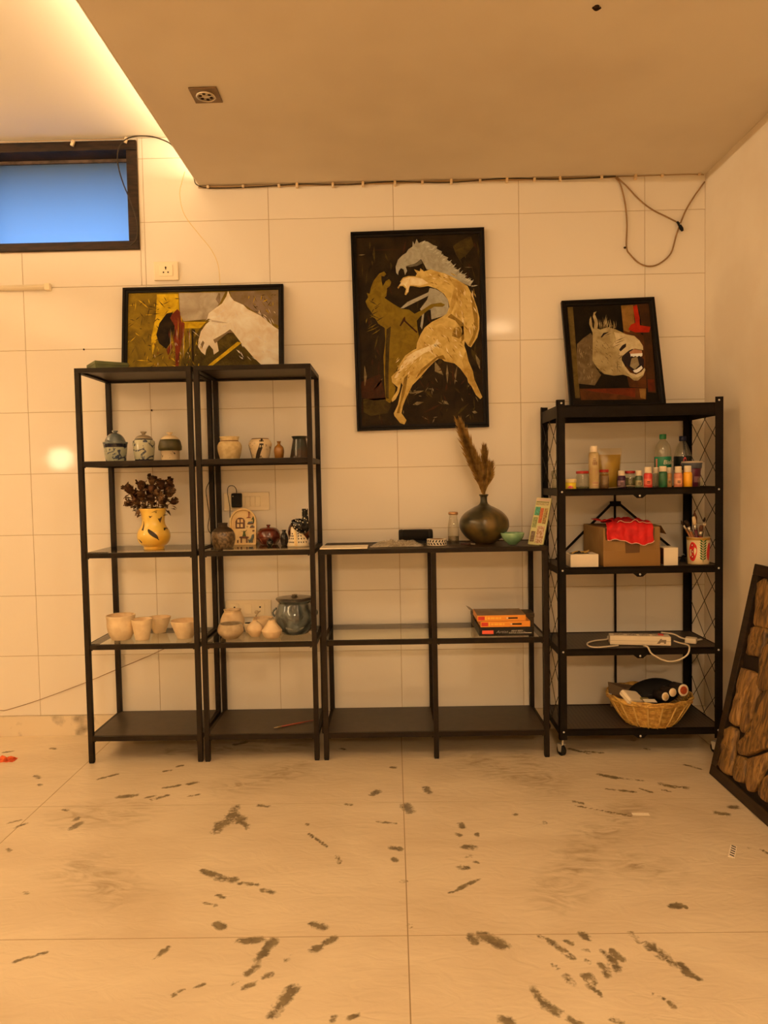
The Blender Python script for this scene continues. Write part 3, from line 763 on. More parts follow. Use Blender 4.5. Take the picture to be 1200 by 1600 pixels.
m_black = M('oil_black', (22, 16, 10), rough=0.5, spec=0.08, col2=(38, 28, 16), nscale=30)
m_red = oil('crimson', (118, 40, 14), (90, 28, 8), 30)
m_whorse = oil('white_horse', (230, 190, 134), (208, 162, 104), 18)
P1(1, 'painted_ground', [(560,330),(780,330),(1010,600),(1010,650),(420,650),(430,560)], m_dbrown)
P1(1, 'painted_sky', [(770,75),(1130,60),(1130,320),(1000,250),(880,170),(790,130)], m_mauved)
P1(1, 'painted_light', [(250,95),(400,90),(410,290),(600,290),(560,335),(440,335),(330,300),(250,420),(225,520),(215,400),(245,250)], m_yel)
P1(2, 'painted_wall', [(405,85),(735,78),(700,150),(620,270),(440,285),(415,240)], m_mauve)
P1(3, 'painted_shadow', [(250,380),(270,300),(320,230),(360,222),(380,300),(360,420),(320,480),(270,440)], m_black)
P1(4, 'painted_figure', [(345,262),(360,235),(395,200),(415,220),(420,280),(450,300),(450,380),(430,410),(415,520),(408,620),(390,620),(385,480),(370,400),(380,320)], m_red)
P1(4, 'painted_figure', [(322,490),(355,440),(366,462),(335,525)], m_red)
P1(4, 'painted_cross', [(480,360),(490,345),(520,345),(525,365),(510,380),(518,600),(508,605),(498,385)], m_black)
P1(3, 'painted_beam', [(610,608),(830,435),(862,442),(650,604)], m_yel)
P1(4, 'painted_ear', [(668,130),(690,82),(700,90),(702,140),(690,162)], m_mauved)
P1(5, 'painted_horse', [(757,70),(775,110),(800,140),(870,170),(900,200),(1000,250),(1100,330),(1140,352),(1145,640),(1010,640),(1005,602),(940,540),(870,460),(800,370),(775,345),(740,370),(680,420),(685,450),(695,500),(660,525),(655,490),(625,455),(605,490),(598,528),(570,505),(548,470),(550,420),(565,360),(600,310),(640,275),(610,265),(620,230),(680,185),(715,160),(745,110)], m_whorse)
P1(6, 'painted_nostril', [(565,452),(580,425),(592,440),(576,482)], m_mauved)
strokes(cv1, f1, ys1, 6, 'fur_strokes', rnd_strokes(110, (800, 190, 1130, 560), 20, 60, 7, 21, 0.8)[::2] + rnd_strokes(40, (620, 200, 780, 320), 15, 40, 6, 22, 2.5), [oil('horse_pinkish', (226, 190, 146), (200, 160, 116), 30), m_whorse], dm1)
m_tick = oil('pale_tick', (206, 170, 110), (180, 130, 60), 40)
strokes(cv1, f1, ys1, 6, 'scratch_strokes', [(340 + 9 * i, 300 + rr.uniform(-40, 60), 344 + 9 * i, 380 + rr.uniform(0, 190), 4) for i in range(20)] + [(480, 350, 480, 420, 5), (500, 350, 560, 400, 5), (420, 240, 430, 300, 8), (380, 330, 376, 430, 6)]
        + rnd_strokes(50, (230, 420, 560, 620), 14, 44, 6, 27, 1.4), [m_red, m_tick, m_yel, m_black, m_dbrown], dm1)
P1(6, 'painted_shadow', [(655,420),(740,372),(775,348),(800,372),(760,372),(700,420),(668,446)], m_mauved)
P1(6, 'painted_shadow', [(640,278),(700,288),(760,300),(700,300),(640,290)], oil('horse_fold', (190, 150, 100), (170, 130, 84), 30))
strokes(cv1, f1, ys1, 2.5, 'paint_strokes', rnd_strokes(120, (60, 95, 380, 620), 20, 80, 8, 23) + rnd_strokes(50, (400, 340, 560, 620), 20, 60, 8, 24, 1.5) + rnd_strokes(40, (900, 80, 1120, 300), 20, 70, 8, 25), [m_yel, m_dbrown, m_olive, m_bg1], dm1)

# ---- neighing horse (on the rack, leaning on the wall)
W3, H3 = 0.440, 0.540
a3 = atY(883.2, 471.3, -0.03); b3 = atY(1026.8, 466, -0.03)
t3, cv3, ys3, dm3 = painting('painting', 'black-framed painting of a horse baring its teeth, standing on the folding rack', W3, H3, 0.026, 0.022,
                             ((a3.x + b3.x) / 2 - 0.006, -0.135, 1.549), (-math.asin(0.122 / H3), -0.020, 0.0), oil('charcoal', (20, 13, 5), (30, 19, 7), 14))
f3 = homography([(88, 75), (1045, 40), (1128, 1190), (132, 1222)], [(-W3 / 2, H3), (W3 / 2, H3), (W3 / 2, 0), (-W3 / 2, 0)])
P3 = lambda L, n, pts, m: paint_layer(cv3, f3, ys3, L, n, pts, m, dm3)
m_strip = oil('gold_strip', (100, 70, 24), (78, 52, 16), 30)
m_orange = oil('orange_panel', (138, 86, 28), (108, 66, 18), 20)
m_scar = oil('scarlet', (164, 32, 8), (136, 24, 5), 24)
m_brick = oil('brick', (92, 44, 12), (62, 30, 8), 20)
m_hneck = oil('neck_brown', (114, 82, 42), (80, 54, 24), 24)
m_hhead = oil('head_cream', (172, 132, 72), (136, 100, 48), 22)
m_hlight = oil('muzzle_light', (200, 158, 94), (174, 132, 72), 30)
P3(1, 'painted_strip', [(150,130),(207,130),(240,1095),(185,1095)], m_strip)
P3(1, 'painted_panel', [(705,120),(880,105),(900,420),(930,440),(940,990),(760,980),(740,870),(720,380)], m_brick)
P3(1, 'painted_panel', [(885,105),(1005,100),(1035,1045),(950,1038),(925,420)], oil('panel_dark', (70, 36, 10), (46, 25, 8), 16))
P3(2, 'painted_panel', [(705,120),(830,112),(838,300),(780,400),(722,382)], m_orange)
P3(3, 'painted_red', [(828,130),(868,112),(892,250),(892,328),(1002,345),(985,402),(840,402),(770,372),(800,320),(850,300)], m_scar)
P3(1, 'painted_band', [(240,995),(935,990),(928,1115),(250,1115)], m_brick)
P3(2, 'painted_red', [(275,1002),(820,992),(815,1095),(700,1070),(600,1055),(400,1032)], oil('dull_red', (112, 38, 10), (80, 28, 8), 24))
P3(2, 'painted_red', [(860,1000),(930,1000),(922,1112),(870,1100)], m_orange)
P3(2, 'painted_red', [(950,900),(1020,900),(1025,1030),(955,1030)], oil('dull_red2', (98, 32, 10), (70, 26, 8), 24))
P3(3, 'painted_neck', [(235,520),(300,460),(380,405),(400,440),(390,700),(430,800),(470,850),(400,960),(230,940),(225,650)], m_hneck)
P3(4, 'painted_head', [(400,440),(400,400),(370,310),(375,260),(390,230),(395,280),(400,340),(415,370),(425,290),(410,230),(420,190),(450,180),(430,210),(455,270),(460,310),(450,360),(480,370),(560,345),(640,370),(700,400),(740,420),(830,440),(880,490),(915,550),(915,590),(880,585),(830,575),(780,590),(730,630),(690,660),(690,700),(720,760),(770,830),(830,850),(890,820),(920,780),(930,800),(910,860),(850,915),(810,915),(760,870),(700,850),(600,860),(500,840),(430,770),(385,700)], m_hhead)
P3(5, 'painted_muzzle', [(620,400),(740,425),(830,445),(880,490),(915,550),(915,590),(830,575),(770,595),(700,650),(665,640),(670,600),(640,560),(600,540),(640,480)], m_hlight)
P3(5, 'painted_lip', [(690,700),(720,760),(770,830),(830,850),(890,820),(920,780),(930,800),(905,855),(850,880),(800,880),(740,830),(690,760)], m_hlight)
P3(6, 'painted_mouth', [(700,650),(760,600),(800,580),(900,590),(905,640),(880,660),(920,690),(910,780),(860,820),(810,820),(760,780),(710,720)], oil('mouth_dark', (46, 28, 18), (30, 20, 14), 20))
P3(7, 'painted_gum', [(770,612),(820,582),(900,596),(902,632),(780,640)], oil('gum', (180, 112, 60), (160, 92, 48), 30))
P3(8, 'painted_teeth', [(780,632),(905,625),(902,655),(885,660),(870,652),(850,664),(832,654),(812,664),(795,655),(782,660)], oil('teeth', (240, 214, 170), (220, 190, 140), 40))
P3(7, 'painted_tongue', [(790,680),(850,660),(868,750),(820,800),(770,760)], oil('tongue', (150, 116, 66), (124, 92, 48), 30))
P3(8, 'painted_teeth', [(800,808),(840,795),(890,758),(902,785),(870,815),(840,832),(815,828)], oil('teeth', (240, 214, 170), (220, 190, 140), 40))
P3(6, 'painted_nostril', [(665,585),(700,540),(740,520),(738,555),(680,605)], MATS['oil_mouth_dark'])
P3(6, 'painted_eye', [(480,452),(510,408),(568,398),(522,425),(492,456)], MATS['oil_mouth_dark'])
strokes(cv3, f3, ys3, 5, 'mane_strokes', [(470 + 170 * i / 26, 365, 500 + 150 * i / 26 + rr.uniform(-40, 30), 235 + rr.uniform(-40, 60) + 60 * i / 26, 9) for i in range(27)], [m_hneck, m_hhead], dm3)
strokes(cv3, f3, ys3, 6.2, 'fur_strokes', rnd_strokes(60, (240, 520, 380, 900), 20, 60, 7, 31, 1.5) + rnd_strokes(70, (400, 480, 660, 800), 15, 50, 7, 32, 0.9), [m_hneck, m_hhead, m_hneck], dm3)
strokes(cv3, f3, ys3, 6.2, 'crease_strokes', [(620,500,740,450,10),(610,530,730,480,9),(600,560,690,520,8),(650,690,700,640,9),(520,440,600,410,8),(640,680,640,840,8)], [m_hneck], dm3)
m_black = MATS['black_brown_steel']
# ================================================================ CERAMICS
def pot(name, label, cat, cx, cy_ref, Y, zb, prof, mats, group=None, thick=2.0, floor_h=1.5, closed=False, seg=32, T=None, warp=None):
    """prof in photograph pixels: (radius, height[, material]); hollowed unless closed. Origin at the base."""
    k = sc(Y); X = atY(cx, cy_ref, Y).x
    t = thing(name, label, cat, (X, Y, zb), group)
    out = [tuple([p[0] * k, p[1] * k] + list(p[2:])) for p in prof]
    b = MB(); pr = [(0.0004, out[0][1]) + tuple(out[0][2:])] + out
    if closed:
        pr = pr + [(0.0004, out[-1][1])]
    else:
        inner = [(max(p[0] - thick * k, 0.0006), p[1]) + tuple(p[2:3]) for p in reversed(out) if p[1] > floor_h * k]
        im = len(mats) - 1
        inner = [(p[0], p[1], im) for p in inner]
        inner[0] = (inner[0][0], inner[0][1] - 0.2 * k, im)
        pr = pr[:-1] + [out[-1][:2] + (out[-1][2] if len(out[-1]) > 2 else 0,)] + inner + [(0.0006, floor_h * k, im)]
    b.lathe(pr, seg=seg, warp=warp)
    body = b.build('body', mats, t)
    return t, body, k
def sub_lathe(name, prof, k, mats, parent, seg=24, **kw):
    return MB().lathe([tuple([p[0] * k, p[1] * k] + list(p[2:])) for p in prof], seg=seg, **kw).build(name, mats, parent)
def spl(prof, n=4):
    """Smooth a pixel profile."""
    P = smooth_path([(p[0], p[1], 0) for p in prof], n)
    return [(max(p.x, 0.05), p.y) for p in P]

g_cream = M('cream_bisque', (238, 216, 178), rough=0.75, col2=(228, 204, 164), nscale=30, bump=0.1)
g_bisq = M('pale_bisque', (236, 210, 170), rough=0.8, col2=(226, 196, 152), nscale=24, bump=0.12)
g_greyb = M('greyish_bisque', (196, 176, 144), rough=0.7, col2=(176, 156, 124), nscale=30)
def g_brushed(name, base, stroke, scale=26):
    return M(name, base, rough=0.2, col2=stroke, nscale=scale, lo=0.55, hi=0.60, ndist=1.6, detail=2, coat=0.4)
g_bluepat = g_brushed('blue_brushed_glaze', (176, 180, 158), (60, 72, 96), 34)
g_bluepat2 = g_brushed('grey_brushed_glaze', (190, 188, 160), (62, 68, 86), 30)
g_navy = M('navy_glaze', (22, 26, 48), rough=0.18, coat=0.5)
g_slate = M('slate_glaze', (98, 106, 106), rough=0.2, col2=(80, 88, 90), nscale=20, coat=0.5)
g_taupe = M('taupe_glaze', (150, 136, 112), rough=0.3, coat=0.3)
g_moss = M('moss_glaze', (88, 80, 50), rough=0.4, col2=(72, 66, 42), nscale=24, bump=0.2)
g_speckw = M('speckled_white', (232, 210, 172), rough=0.5, col2=(60, 44, 30), nscale=60, lo=0.64, hi=0.68)
g_int = M('dark_inside', (70, 56, 42), rough=0.8)

Ys = -0.20
j, bo, k = pot('lidded_jar', 'blue-grey lidded jar with navy band and wide flange, on the rose unit', 'jar', 180.4, 700, Ys, Z2,
   [(14.8, 0, 0), (15.6, 3, 0), (17.6, 22.5, 1), (18.2, 28, 2), (18.8, 29, 2), (18.8, 31, 2), (15.6, 31.5, 2)], [g_bluepat, g_navy, g_slate], closed=True)
lid = sub_lathe('lid', spl([(15.6, 31.5), (15.2, 34), (12.5, 39), (8.5, 43), (4.0, 45)], 4), k, g_slate, j)
sub_lathe('knob', [(3.0, 44.5), (2.8, 46), (4.6, 47.5), (4.6, 48.8), (0.1, 49.2)], k, g_slate, lid)
j, bo, k = pot('lidded_jar', 'pale lidded jar brushed with dark blue leaves and dark foot', 'jar', 225, 700, Ys, Z2,
   [(13.8, 0, 1), (14.2, 3, 0), (15.4, 12, 0), (16.8, 28, 0), (16.4, 31.5, 0), (13.8, 33.5, 1), (13.4, 35, 1)], [g_bluepat2, g_navy, g_taupe], closed=True)
lid = sub_lathe('lid', spl([(13.6, 34.8), (11.5, 38), (8, 40.2), (4.2, 41.2)], 4), k, g_taupe, j)
sub_lathe('knob', [(2.8, 41), (2.6, 43), (4.8, 45.2), (4.6, 46.6), (0.1, 46.9)], k, g_taupe, lid)
j, bo, k = pot('lidded_jar', 'squat jar with moss green shoulder over speckled white base', 'jar', 265.8, 700, Ys, Z2,
   [(13.6, 0, 0), (14.2, 3, 0), (14.2, 16, 1), (17.6, 17, 1), (18, 22, 1), (16.2, 30, 1), (14.6, 33.4, 1)], [g_speckw, g_moss], closed=True)
lid = sub_lathe('lid', spl([(14.0, 33.4), (12, 36.5), (8, 39), (4, 40)], 4), k, g_cream, j)
sub_lathe('knob', [(2.6, 39.8), (2.4, 41.4), (5.0, 43.4), (4.8, 44.6), (0.1, 44.8)], k, g_cream, lid)
# second tall unit, upper shelf
g_sand = M('sandy_clay', seen((218, 164, 88)), rough=0.7, col2=seen((200, 146, 74)), nscale=40, bump=0.25, bscale=120)
g_brown = M('brown_drip', (110, 74, 42), rough=0.4)
j, bo, k = pot('clay_pot', 'sandy clay pot with brown drip ring under its flared rim', 'pot', 358.8, 700, Ys, Z2,
   [(14.6, 0, 0)] + [(p[0], p[1], 0) for p in spl([(15.2, 2), (18.2, 14), (18.7, 22), (16, 27.5)], 4)] + [(14.2, 28.5, 1), (13.6, 30, 0), (14.6, 34, 0), (15.6, 36, 0)], [g_sand, g_brown, g_cream])
g_crack = M('crackle_white', (228, 208, 170), rough=0.4, col2=(120, 92, 62), nscale=70, lo=0.58, hi=0.72)
j, bo, k = pot('painted_pot', 'crackled white pot with dark slanting stripe and dark rim', 'pot', 406.8, 700, Ys, Z2,
   [(12.6, 0, 0)] + [(p[0], p[1], 0) for p in spl([(13, 1), (15.6, 12), (18.2, 23), (16.4, 28)], 4)] + [(13.4, 31, 1), (13.0, 32.3, 1)], [g_crack, g_brown, g_int])
def surf_stripe(parent, prof, k, pts, width, mat, name, lift=0.0006):
    """A painted stripe hugging a turned profile; pts: (angle, height px), angle 0 facing the viewer."""
    hs = [p[1] for p in prof]; rs = [p[0] for p in prof]
    def R(h): return float(np.interp(h, hs, rs)) * k + lift
    b = MB(); vs = []
    P = smooth_path([(a, h, 0) for a, h in pts], 6)
    for i, p in enumerate(P):
        wd = width if not callable(width) else width(i / (len(P) - 1))
        for s_ in (-1, 0, 1):
            a = p.x + s_ * wd * 0.5 / max(R(p.y), 1e-4) * k
            vs.append((R(p.y) * math.sin(a), -R(p.y) * math.cos(a), p.y * k))
    fs = []
    for i in range(len(P) - 1):
        for q in (0, 1): fs.append((i * 3 + q, i * 3 + q + 1, (i + 1) * 3 + q + 1, (i + 1) * 3 + q))
    b.add(vs, fs, 0, True)
    return b.build(name, mat, parent)
pf = [(12.6, 0), (13, 1), (15.6, 12), (18.2, 23), (16.4, 28), (13.4, 31)]
g_dark = M('dark_glaze_stroke', (52, 42, 34), rough=0.3)
surf_stripe(j, pf, k, [(-0.2, 1), (0.0, 10), (0.25, 20), (0.3, 29)], 6.5, g_dark, 'stripe')
surf_stripe(j, pf, k, [(-1.2, 1), (-1.15, 12), (-1.25, 24)], 4, g_dark, 'stripe')
surf_stripe(j, pf, k, [(0.15, 25), (0.3, 28), (0.35, 31)], 3, g_dark, 'stripe')
g_amber = M('amber_glaze', seen((156, 88, 18)), rough=0.25, col2=seen((130, 68, 10)), nscale=30, coat=0.5)
j, bo, k = pot('bud_vase', 'small amber brown bud vase between two larger pots', 'vase', 435.9, 700, Ys, Z2,
   [(5.8, 0, 0)] + [(p[0], p[1], 0) for p in spl([(6.6, 1), (8, 12), (6.6, 18.5), (2.7, 22.5), (2.5, 25), (3.5, 27.4)], 5)], [g_amber, g_int], thick=1)
g_teal = M('dark_teal_glaze', (44, 50, 44), rough=0.22, col2=(66, 48, 34), nscale=12, coat=0.5)
j, bo, k = pot('tapered_pot', 'dark teal glazed pot tapering up to a flared lip', 'pot', 468.5, 700, Ys, Z2,
   [(15.4, 0, 0)] + [(p[0], p[1], 0) for p in spl([(15.8, 1.5), (13.4, 15), (11.2, 27), (10.8, 30), (12.6, 33.6), (13, 34.4)], 4)], [g_teal, g_int])

# yellow vase with dried roses
g_yel = M('yellow_ochre_glaze', seen((232, 164, 52)), rough=0.28, col2=seen((216, 134, 24)), nscale=9, lo=0.35, hi=0.7, coat=0.5)
YV = -0.255
vprof = spl([(15.2, 0.5), (16, 3), (15.6, 4.5), (22, 10), (25.3, 20), (23.6, 29), (18.6, 38), (17.3, 46), (19.2, 57), (21.4, 64.5)], 4)
vase, bo, kv = pot('flower_vase', 'yellow ochre glazed vase with dark feather strokes on glass shelf', 'vase', 241.2, 862, YV, Z3,
   [(15, 0, 0)] + [(p[0], p[1], 0) for p in vprof], [g_yel, g_cream], thick=1.6, seg=40)
vase.rotation_euler.z = 0.31
for pts, w in (([(-0.35, 33), (0.0, 24), (0.32, 15.5)], lambda t: 1.5 + 8 * math.sin(PI * min(t * 1.15, 1)) ** 0.8), ([(-0.95, 45), (-0.85, 36), (-0.8, 31)], lambda t: 1 + 3.5 * t),
               ([(0.75, 30), (1.0, 34), (1.2, 31)], lambda t: 1.5 + 5 * math.sin(PI * t)), ([(-1.15, 18), (-0.95, 14), (-0.9, 11)], lambda t: 1 + 3 * math.sin(PI * t))):
    surf_stripe(vase, vprof, kv, pts, w, g_dark, 'feather_stroke')
m_rose = M('dried_petal', seen((84, 44, 16)), rough=0.85, col2=seen((54, 26, 8)), nscale=60, lo=0.35, hi=0.65)
m_rose2 = M('dried_petal_brown', seen((112, 66, 24)), rough=0.85, col2=seen((66, 36, 12)), nscale=60, lo=0.35, hi=0.65)
m_stem = M('dried_stem', (104, 74, 40), rough=0.8)
m_leaf = M('dried_leaf', seen((92, 54, 20)), rough=0.85, col2=seen((60, 32, 10)), nscale=40)
def rose(i, hx, hy, hz, r, seed):
    q = random.Random(seed)
    t = thing('dried_rose', 'dried brown rose standing in the yellow vase', 'flower', (0, 0, 0), 'dried roses in the yellow vase')
    t.location = vase.location
    foot = Vector((hx * 0.25, hy * 0.25, 20 * kv)); head = Vector((hx, hy, hz))
    neck = Vector((hx * 0.55, hy * 0.55, 62 * kv))
    MB().tube(smooth_path([foot, neck, head], 5), 0.0016, 6).build('stem', m_stem, t)
    b = MB(); ax = (head - neck).normalized()
    ax = (ax + Vector((q.uniform(-.4, .4), q.uniform(-.8, -.1), q.uniform(-.2, .3)))).normalized()
    Q = Matrix.Translation(head) @ ax.to_track_quat('Z', 'Y').to_matrix().to_4x4()
    prof = [(0.001, -1.1), (0.45, -1.0), (0.85, -0.5), (0.95, 0.1), (0.75, 0.75), (0.4, 0.9), (0.001, 0.75)]
    b.lathe([(p[0] * r * .8, p[1] * r) for p in prof], seg=10, T=Q, warp=lambda a, z: 1 + .18 * math.sin(3 * a + seed) + .12 * math.sin(5 * a + 9 * z / r))
    for p in range(11):        # crumpled outer petals
        a0 = q.uniform(0, 2 * PI); zc = q.uniform(-.6, .8) * r; w = q.uniform(.5, .8)
        vs = []
        for u in range(4):
            for v in range(4):
                a = a0 + (u / 3 - .5) * w * 1.8; h = v / 3
                rr_ = r * (.62 + .55 * h ** 1.5 + q.uniform(-.10, .10)) * (1 - .25 * abs(u / 3 - .5))
                vs.append((rr_ * math.cos(a), rr_ * math.sin(a), zc + r * (h - .5) * .9 + q.uniform(-.08, .08) * r))
        b.add(vs, [(u * 4 + v, (u + 1) * 4 + v, (u + 1) * 4 + v + 1, u * 4 + v + 1) for u in range(3) for v in range(3)], p % 2, True, Q)
    b.build('bloom', [m_rose, m_rose2] if seed % 3 else [m_rose2, m_rose], t)
    lf = MB()
    for n in range(4):
        c0 = foot.lerp(head, 0.62 + 0.09 * n); d = Vector((q.uniform(-1, 1), q.uniform(-1, .2), q.uniform(-.6, .2))).normalized() * r * 1.9
        s_ = d.cross(Vector((0, 0, 1))).normalized() * r * .55; up = Vector((0, 0, r * .25))
        lf.add([c0, c0 + d * .5 + s_ + up, c0 + d, c0 + d * .5 - s_ + up, c0 + d * .5], [(0, 1, 4), (1, 2, 4), (2, 3, 4), (3, 0, 4)], 0, True)
    lf.build('leaf', m_leaf, t)
heads = [(-36, -4, 96, 6.5), (-30, 2, 88, 6), (-34, -8, 73, 5), (-17, 0, 101, 6.5), (-14, -10, 86, 6.5), (-1, 4, 109, 6), (1, -6, 95, 6), (13, 2, 101, 6.5), (12, -10, 88, 6.2),
         (27, 2, 106, 5), (26, -2, 95, 5.5), (30, -8, 88, 6), (2, -14, 79, 6.2), (-22, -12, 76, 5.5), (18, -14, 77, 6), (-8, 10, 92, 6), (20, 10, 92, 6), (-24, 8, 82, 6), (31, 4, 74, 4.5)]
for i, (hx, hy, hz, r) in enumerate(heads): rose(i, hx * kv, hy * kv, hz * kv, r * 1.22 * kv, 100 + i)

# unglazed cups and bowls on the lower glass shelf
cup_l = 'unglazed cream clay '
pot('clay_cup', 'largest of the unglazed cream cups, rounded pot with rolled rim', 'cup', 189.9, 1000, -0.265, Z4, [(14.5, 0)] + spl([(15.2, 1.5), (19.6, 11), (21.4, 22), (21.2, 30), (22.2, 37), (21.6, 38.4)], 4), [g_cream, g_bisq], 'unglazed ceramics on the rose unit', thick=2.2, seg=40)
pot('clay_cup', 'small straight unglazed cream cup with flaring walls', 'cup', 222.8, 1000, -0.285, Z4, [(10.4, 0), (10.8, 1)] + spl([(11, 2), (13.4, 14), (16.2, 30), (17, 33)], 4), [g_cream, g_bisq], 'unglazed ceramics on the rose unit', thick=1.6, seg=40)
pot('clay_bowl', 'shallow unglazed cream bowl behind the small straight cup', 'bowl', 249.5, 988, -0.13, Z4, [(9.6, 0), (9.8, 1.5)] + spl([(10, 2), (13.6, 11), (17.8, 23), (18, 24)], 4), [g_cream, g_bisq], 'unglazed ceramics on the rose unit', thick=1.5, seg=40)
pot('clay_bowl', 'wide flaring unglazed cream bowl beside the steel post', 'bowl', 289.5, 998, -0.262, Z4, [(12, 0), (12.4, 1.5)] + spl([(12.8, 2.5), (17.6, 14), (21.8, 26), (22, 28)], 4), [g_cream, g_bisq], 'unglazed ceramics on the rose unit', thick=1.6, seg=40)

# ---- middle glass shelf of the second unit
g_speck = M('speckled_brown', (126, 104, 74), rough=0.3, col2=(66, 50, 34), nscale=90, lo=0.42, hi=0.6, coat=0.3)
g_umber = M('dark_umber_clay', (66, 52, 38), rough=0.6, col2=(54, 42, 30), nscale=20)
pot('speckled_jar', 'round speckled brown jar with dark ridged neck', 'jar', 349.3, 857, -0.262, Z3,
    [(14.8, 0, 0)] + [(p[0], p[1], 0) for p in spl([(15.6, 1.5), (18.4, 12), (18.5, 20), (17, 25)], 4)] + [(16.4, 26.2, 1), (13.5, 29.5, 1), (13.2, 30, 1), (9, 32.5, 1), (7.2, 33.5, 1), (6.9, 36, 1), (7.6, 39.5, 1)], [g_speck, g_umber, g_int])
# arched house plaque
kq = sc(-0.12); XP = atY(379, 850, -0.12).x
plq = thing('house_plaque', 'cream ceramic arched plaque modelled as a tiny furnished room', 'plaque', (XP, -0.10, Z3), rot=(-0.14, 0, 0))
def archpts(w, h, n=14, inset=0.0):
    r = w / 2 - inset; hh = h - w / 2
    return [(-r, inset)] + [(r * math.cos(PI - PI * i / n), hh + r * math.sin(PI - PI * i / n) * (h - inset - hh) / (w / 2 - inset)) for i in range(n + 1)] + [(r, inset)]
g_plq = M('plaque_cream', (240, 214, 158), rough=0.45, col2=(232, 200, 140), nscale=18, coat=0.2)
g_plqb = M('plaque_brown', (96, 52, 30), rough=0.5)
g_plqg = M('plaque_green', (76, 84, 46), rough=0.5)
g_plqs = M('plaque_slate', (84, 96, 96), rough=0.5)
w_, h_ = 42 * kq, 57 * kq
MB().poly(archpts(w_, h_), 0.0, 0.006).build('back_plate', g_plq, plq)
rim = MB(); o_, i_ = archpts(w_, h_), archpts(w_, h_, inset=2.2 * kq)
n_ = len(o_); vs = [(p[0], y, p[1]) for y in (-0.020, 0.0) for p in o_] + [(p[0], y, p[1]) for y in (-0.020, 0.0) for p in i_]
fs = []
for a in range(n_):
    b_ = (a + 1) % n_
    fs += [(a, b_, n_ + b_, n_ + a), (2 * n_ + a, 3 * n_ + a, 3 * n_ + b_, 2 * n_ + b_), (a, 2 * n_ + a, 2 * n_ + b_, b_)]
rim.add(vs, fs); rim.build('rim', g_plq, plq)
U = kq * 42 / 840.0      # sketch unit: zoom crop 345..405 x 785..860 at 20 px per pixel
def PQ(x, y): return ((x - 650) * U, (1330 - y) * U)
def relief(name, pts, mat, d=0.006):
    return MB().poly([PQ(*p) for p in pts], -d, 0.0).build(name, mat, plq)
wn = relief('window', [(405,820),(400,600),(440,520),(500,480),(580,475),(650,500),(695,580),(695,820)], g_plqb, 0.005)
for x0, y0 in ((460, 530), (570, 525), (450, 675), (565, 675)):
    MB().poly([PQ(x0, y0), PQ(x0 + 70, y0), PQ(x0 + 75, y0 + 105), PQ(x0, y0 + 105)], -0.0065, -0.004).build('window_pane', g_plq, wn)
relief('hanging_lamp', [(815,290),(840,290),(835,450),(895,490),(740,492),(812,450)], M('plaque_rust', (150, 76, 34), rough=0.5), 0.008)
relief('palm_plant', [(900,545),(935,500),(960,440),(1000,480),(1035,530),(1000,540),(985,660),(955,660),(955,540)], g_plqg)
relief('wall_shelf', [(785,660),(965,655),(965,690),(785,695)], g_plqb, 0.010)
relief('shelf_books', [(800,660),(800,620),(850,610),(930,600),(940,655)], g_plqs, 0.007)
relief('wall_shelf', [(865,770),(1020,765),(1020,800),(865,805)], g_plqb, 0.010)
relief('shelf_books', [(885,770),(885,735),(960,725),(965,768)], g_plqs, 0.007)
relief('table', [(530,1120),(540,1080),(620,1075),(740,1075),(820,1090),(820,1120),(780,1120),(775,1290),(745,1290),(745,1130),(605,1130),(600,1300),(570,1300),(570,1125)], g_plqb, 0.009)
relief('plant_pot', [(620,1080),(640,1010),(655,940),(570,890),(660,930),(670,880),(690,930),(760,870),(700,950),(720,1020),(730,1080)], g_plqg, 0.008)
relief('armchair', [(820,1170),(860,1190),(900,1130),(930,1030),(980,1010),(985,1100),(950,1190),(935,1290),(915,1290),(905,1220),(880,1225),(870,1290),(845,1290),(840,1220),(815,1210)], g_plqs, 0.010)
relief('wall_picture', [(935,880),(1000,875),(1000,920),(935,925)], g_plqb, 0.004)
cr = MB().tube([(PQ(775, 765)[0] + 0.0035 * math.cos(a * PI / 6), -0.002, PQ(775, 765)[1] + 0.0035 * math.sin(a * PI / 6)) for a in range(13)], 0.0008, 5).build('wall_clock', g_plqb, plq)
relief('stool', [(455,1300),(460,1190),(490,1180),(490,1300)], g_plqb, 0.006)
MB().box(-w_ / 2, w_ / 2, -0.026, 0.006, -0.002, 0.003).build('base_ledge', g_plq, plq)
g_redg = M('oxblood_glaze', seen((98, 30, 8)), rough=0.2, col2=seen((72, 20, 5)), nscale=16, coat=0.6)
j, bo, k = pot('lidded_pot', 'oxblood red round lidded pot beside the arched plaque', 'pot', 420, 850, -0.11, Z3,
    [(12.8, 0, 0)] + [(p[0], p[1], 0) for p in spl([(13.6, 1), (18.6, 9), (19, 14), (16.6, 21), (14.4, 23.6)], 4)], [g_redg, g_int], closed=True)
lid = sub_lathe('lid', spl([(14.4, 23.8), (12, 25.6), (7, 26.8), (3, 27)], 3), k, g_redg, j)
sub_lathe('knob', [(2.0, 26.8), (2.0, 28), (3.2, 29.4), (3.0, 31), (0.1, 31.2)], k, g_redg, lid)
g_blackg = M('black_glaze', (20, 20, 20), rough=0.2, coat=0.5)
j, bo, k = pot('miniature_pot', 'tiny round black pot in front of the oxblood pot', 'pot', 422, 854, -0.205, Z3, [(2.4, 0)] + spl([(3, .3), (5.4, 4.6), (4.6, 8.6), (2.2, 10.6), (2.0, 11.4), (2.6, 12.2)], 4), [g_blackg, g_int], thick=.6)
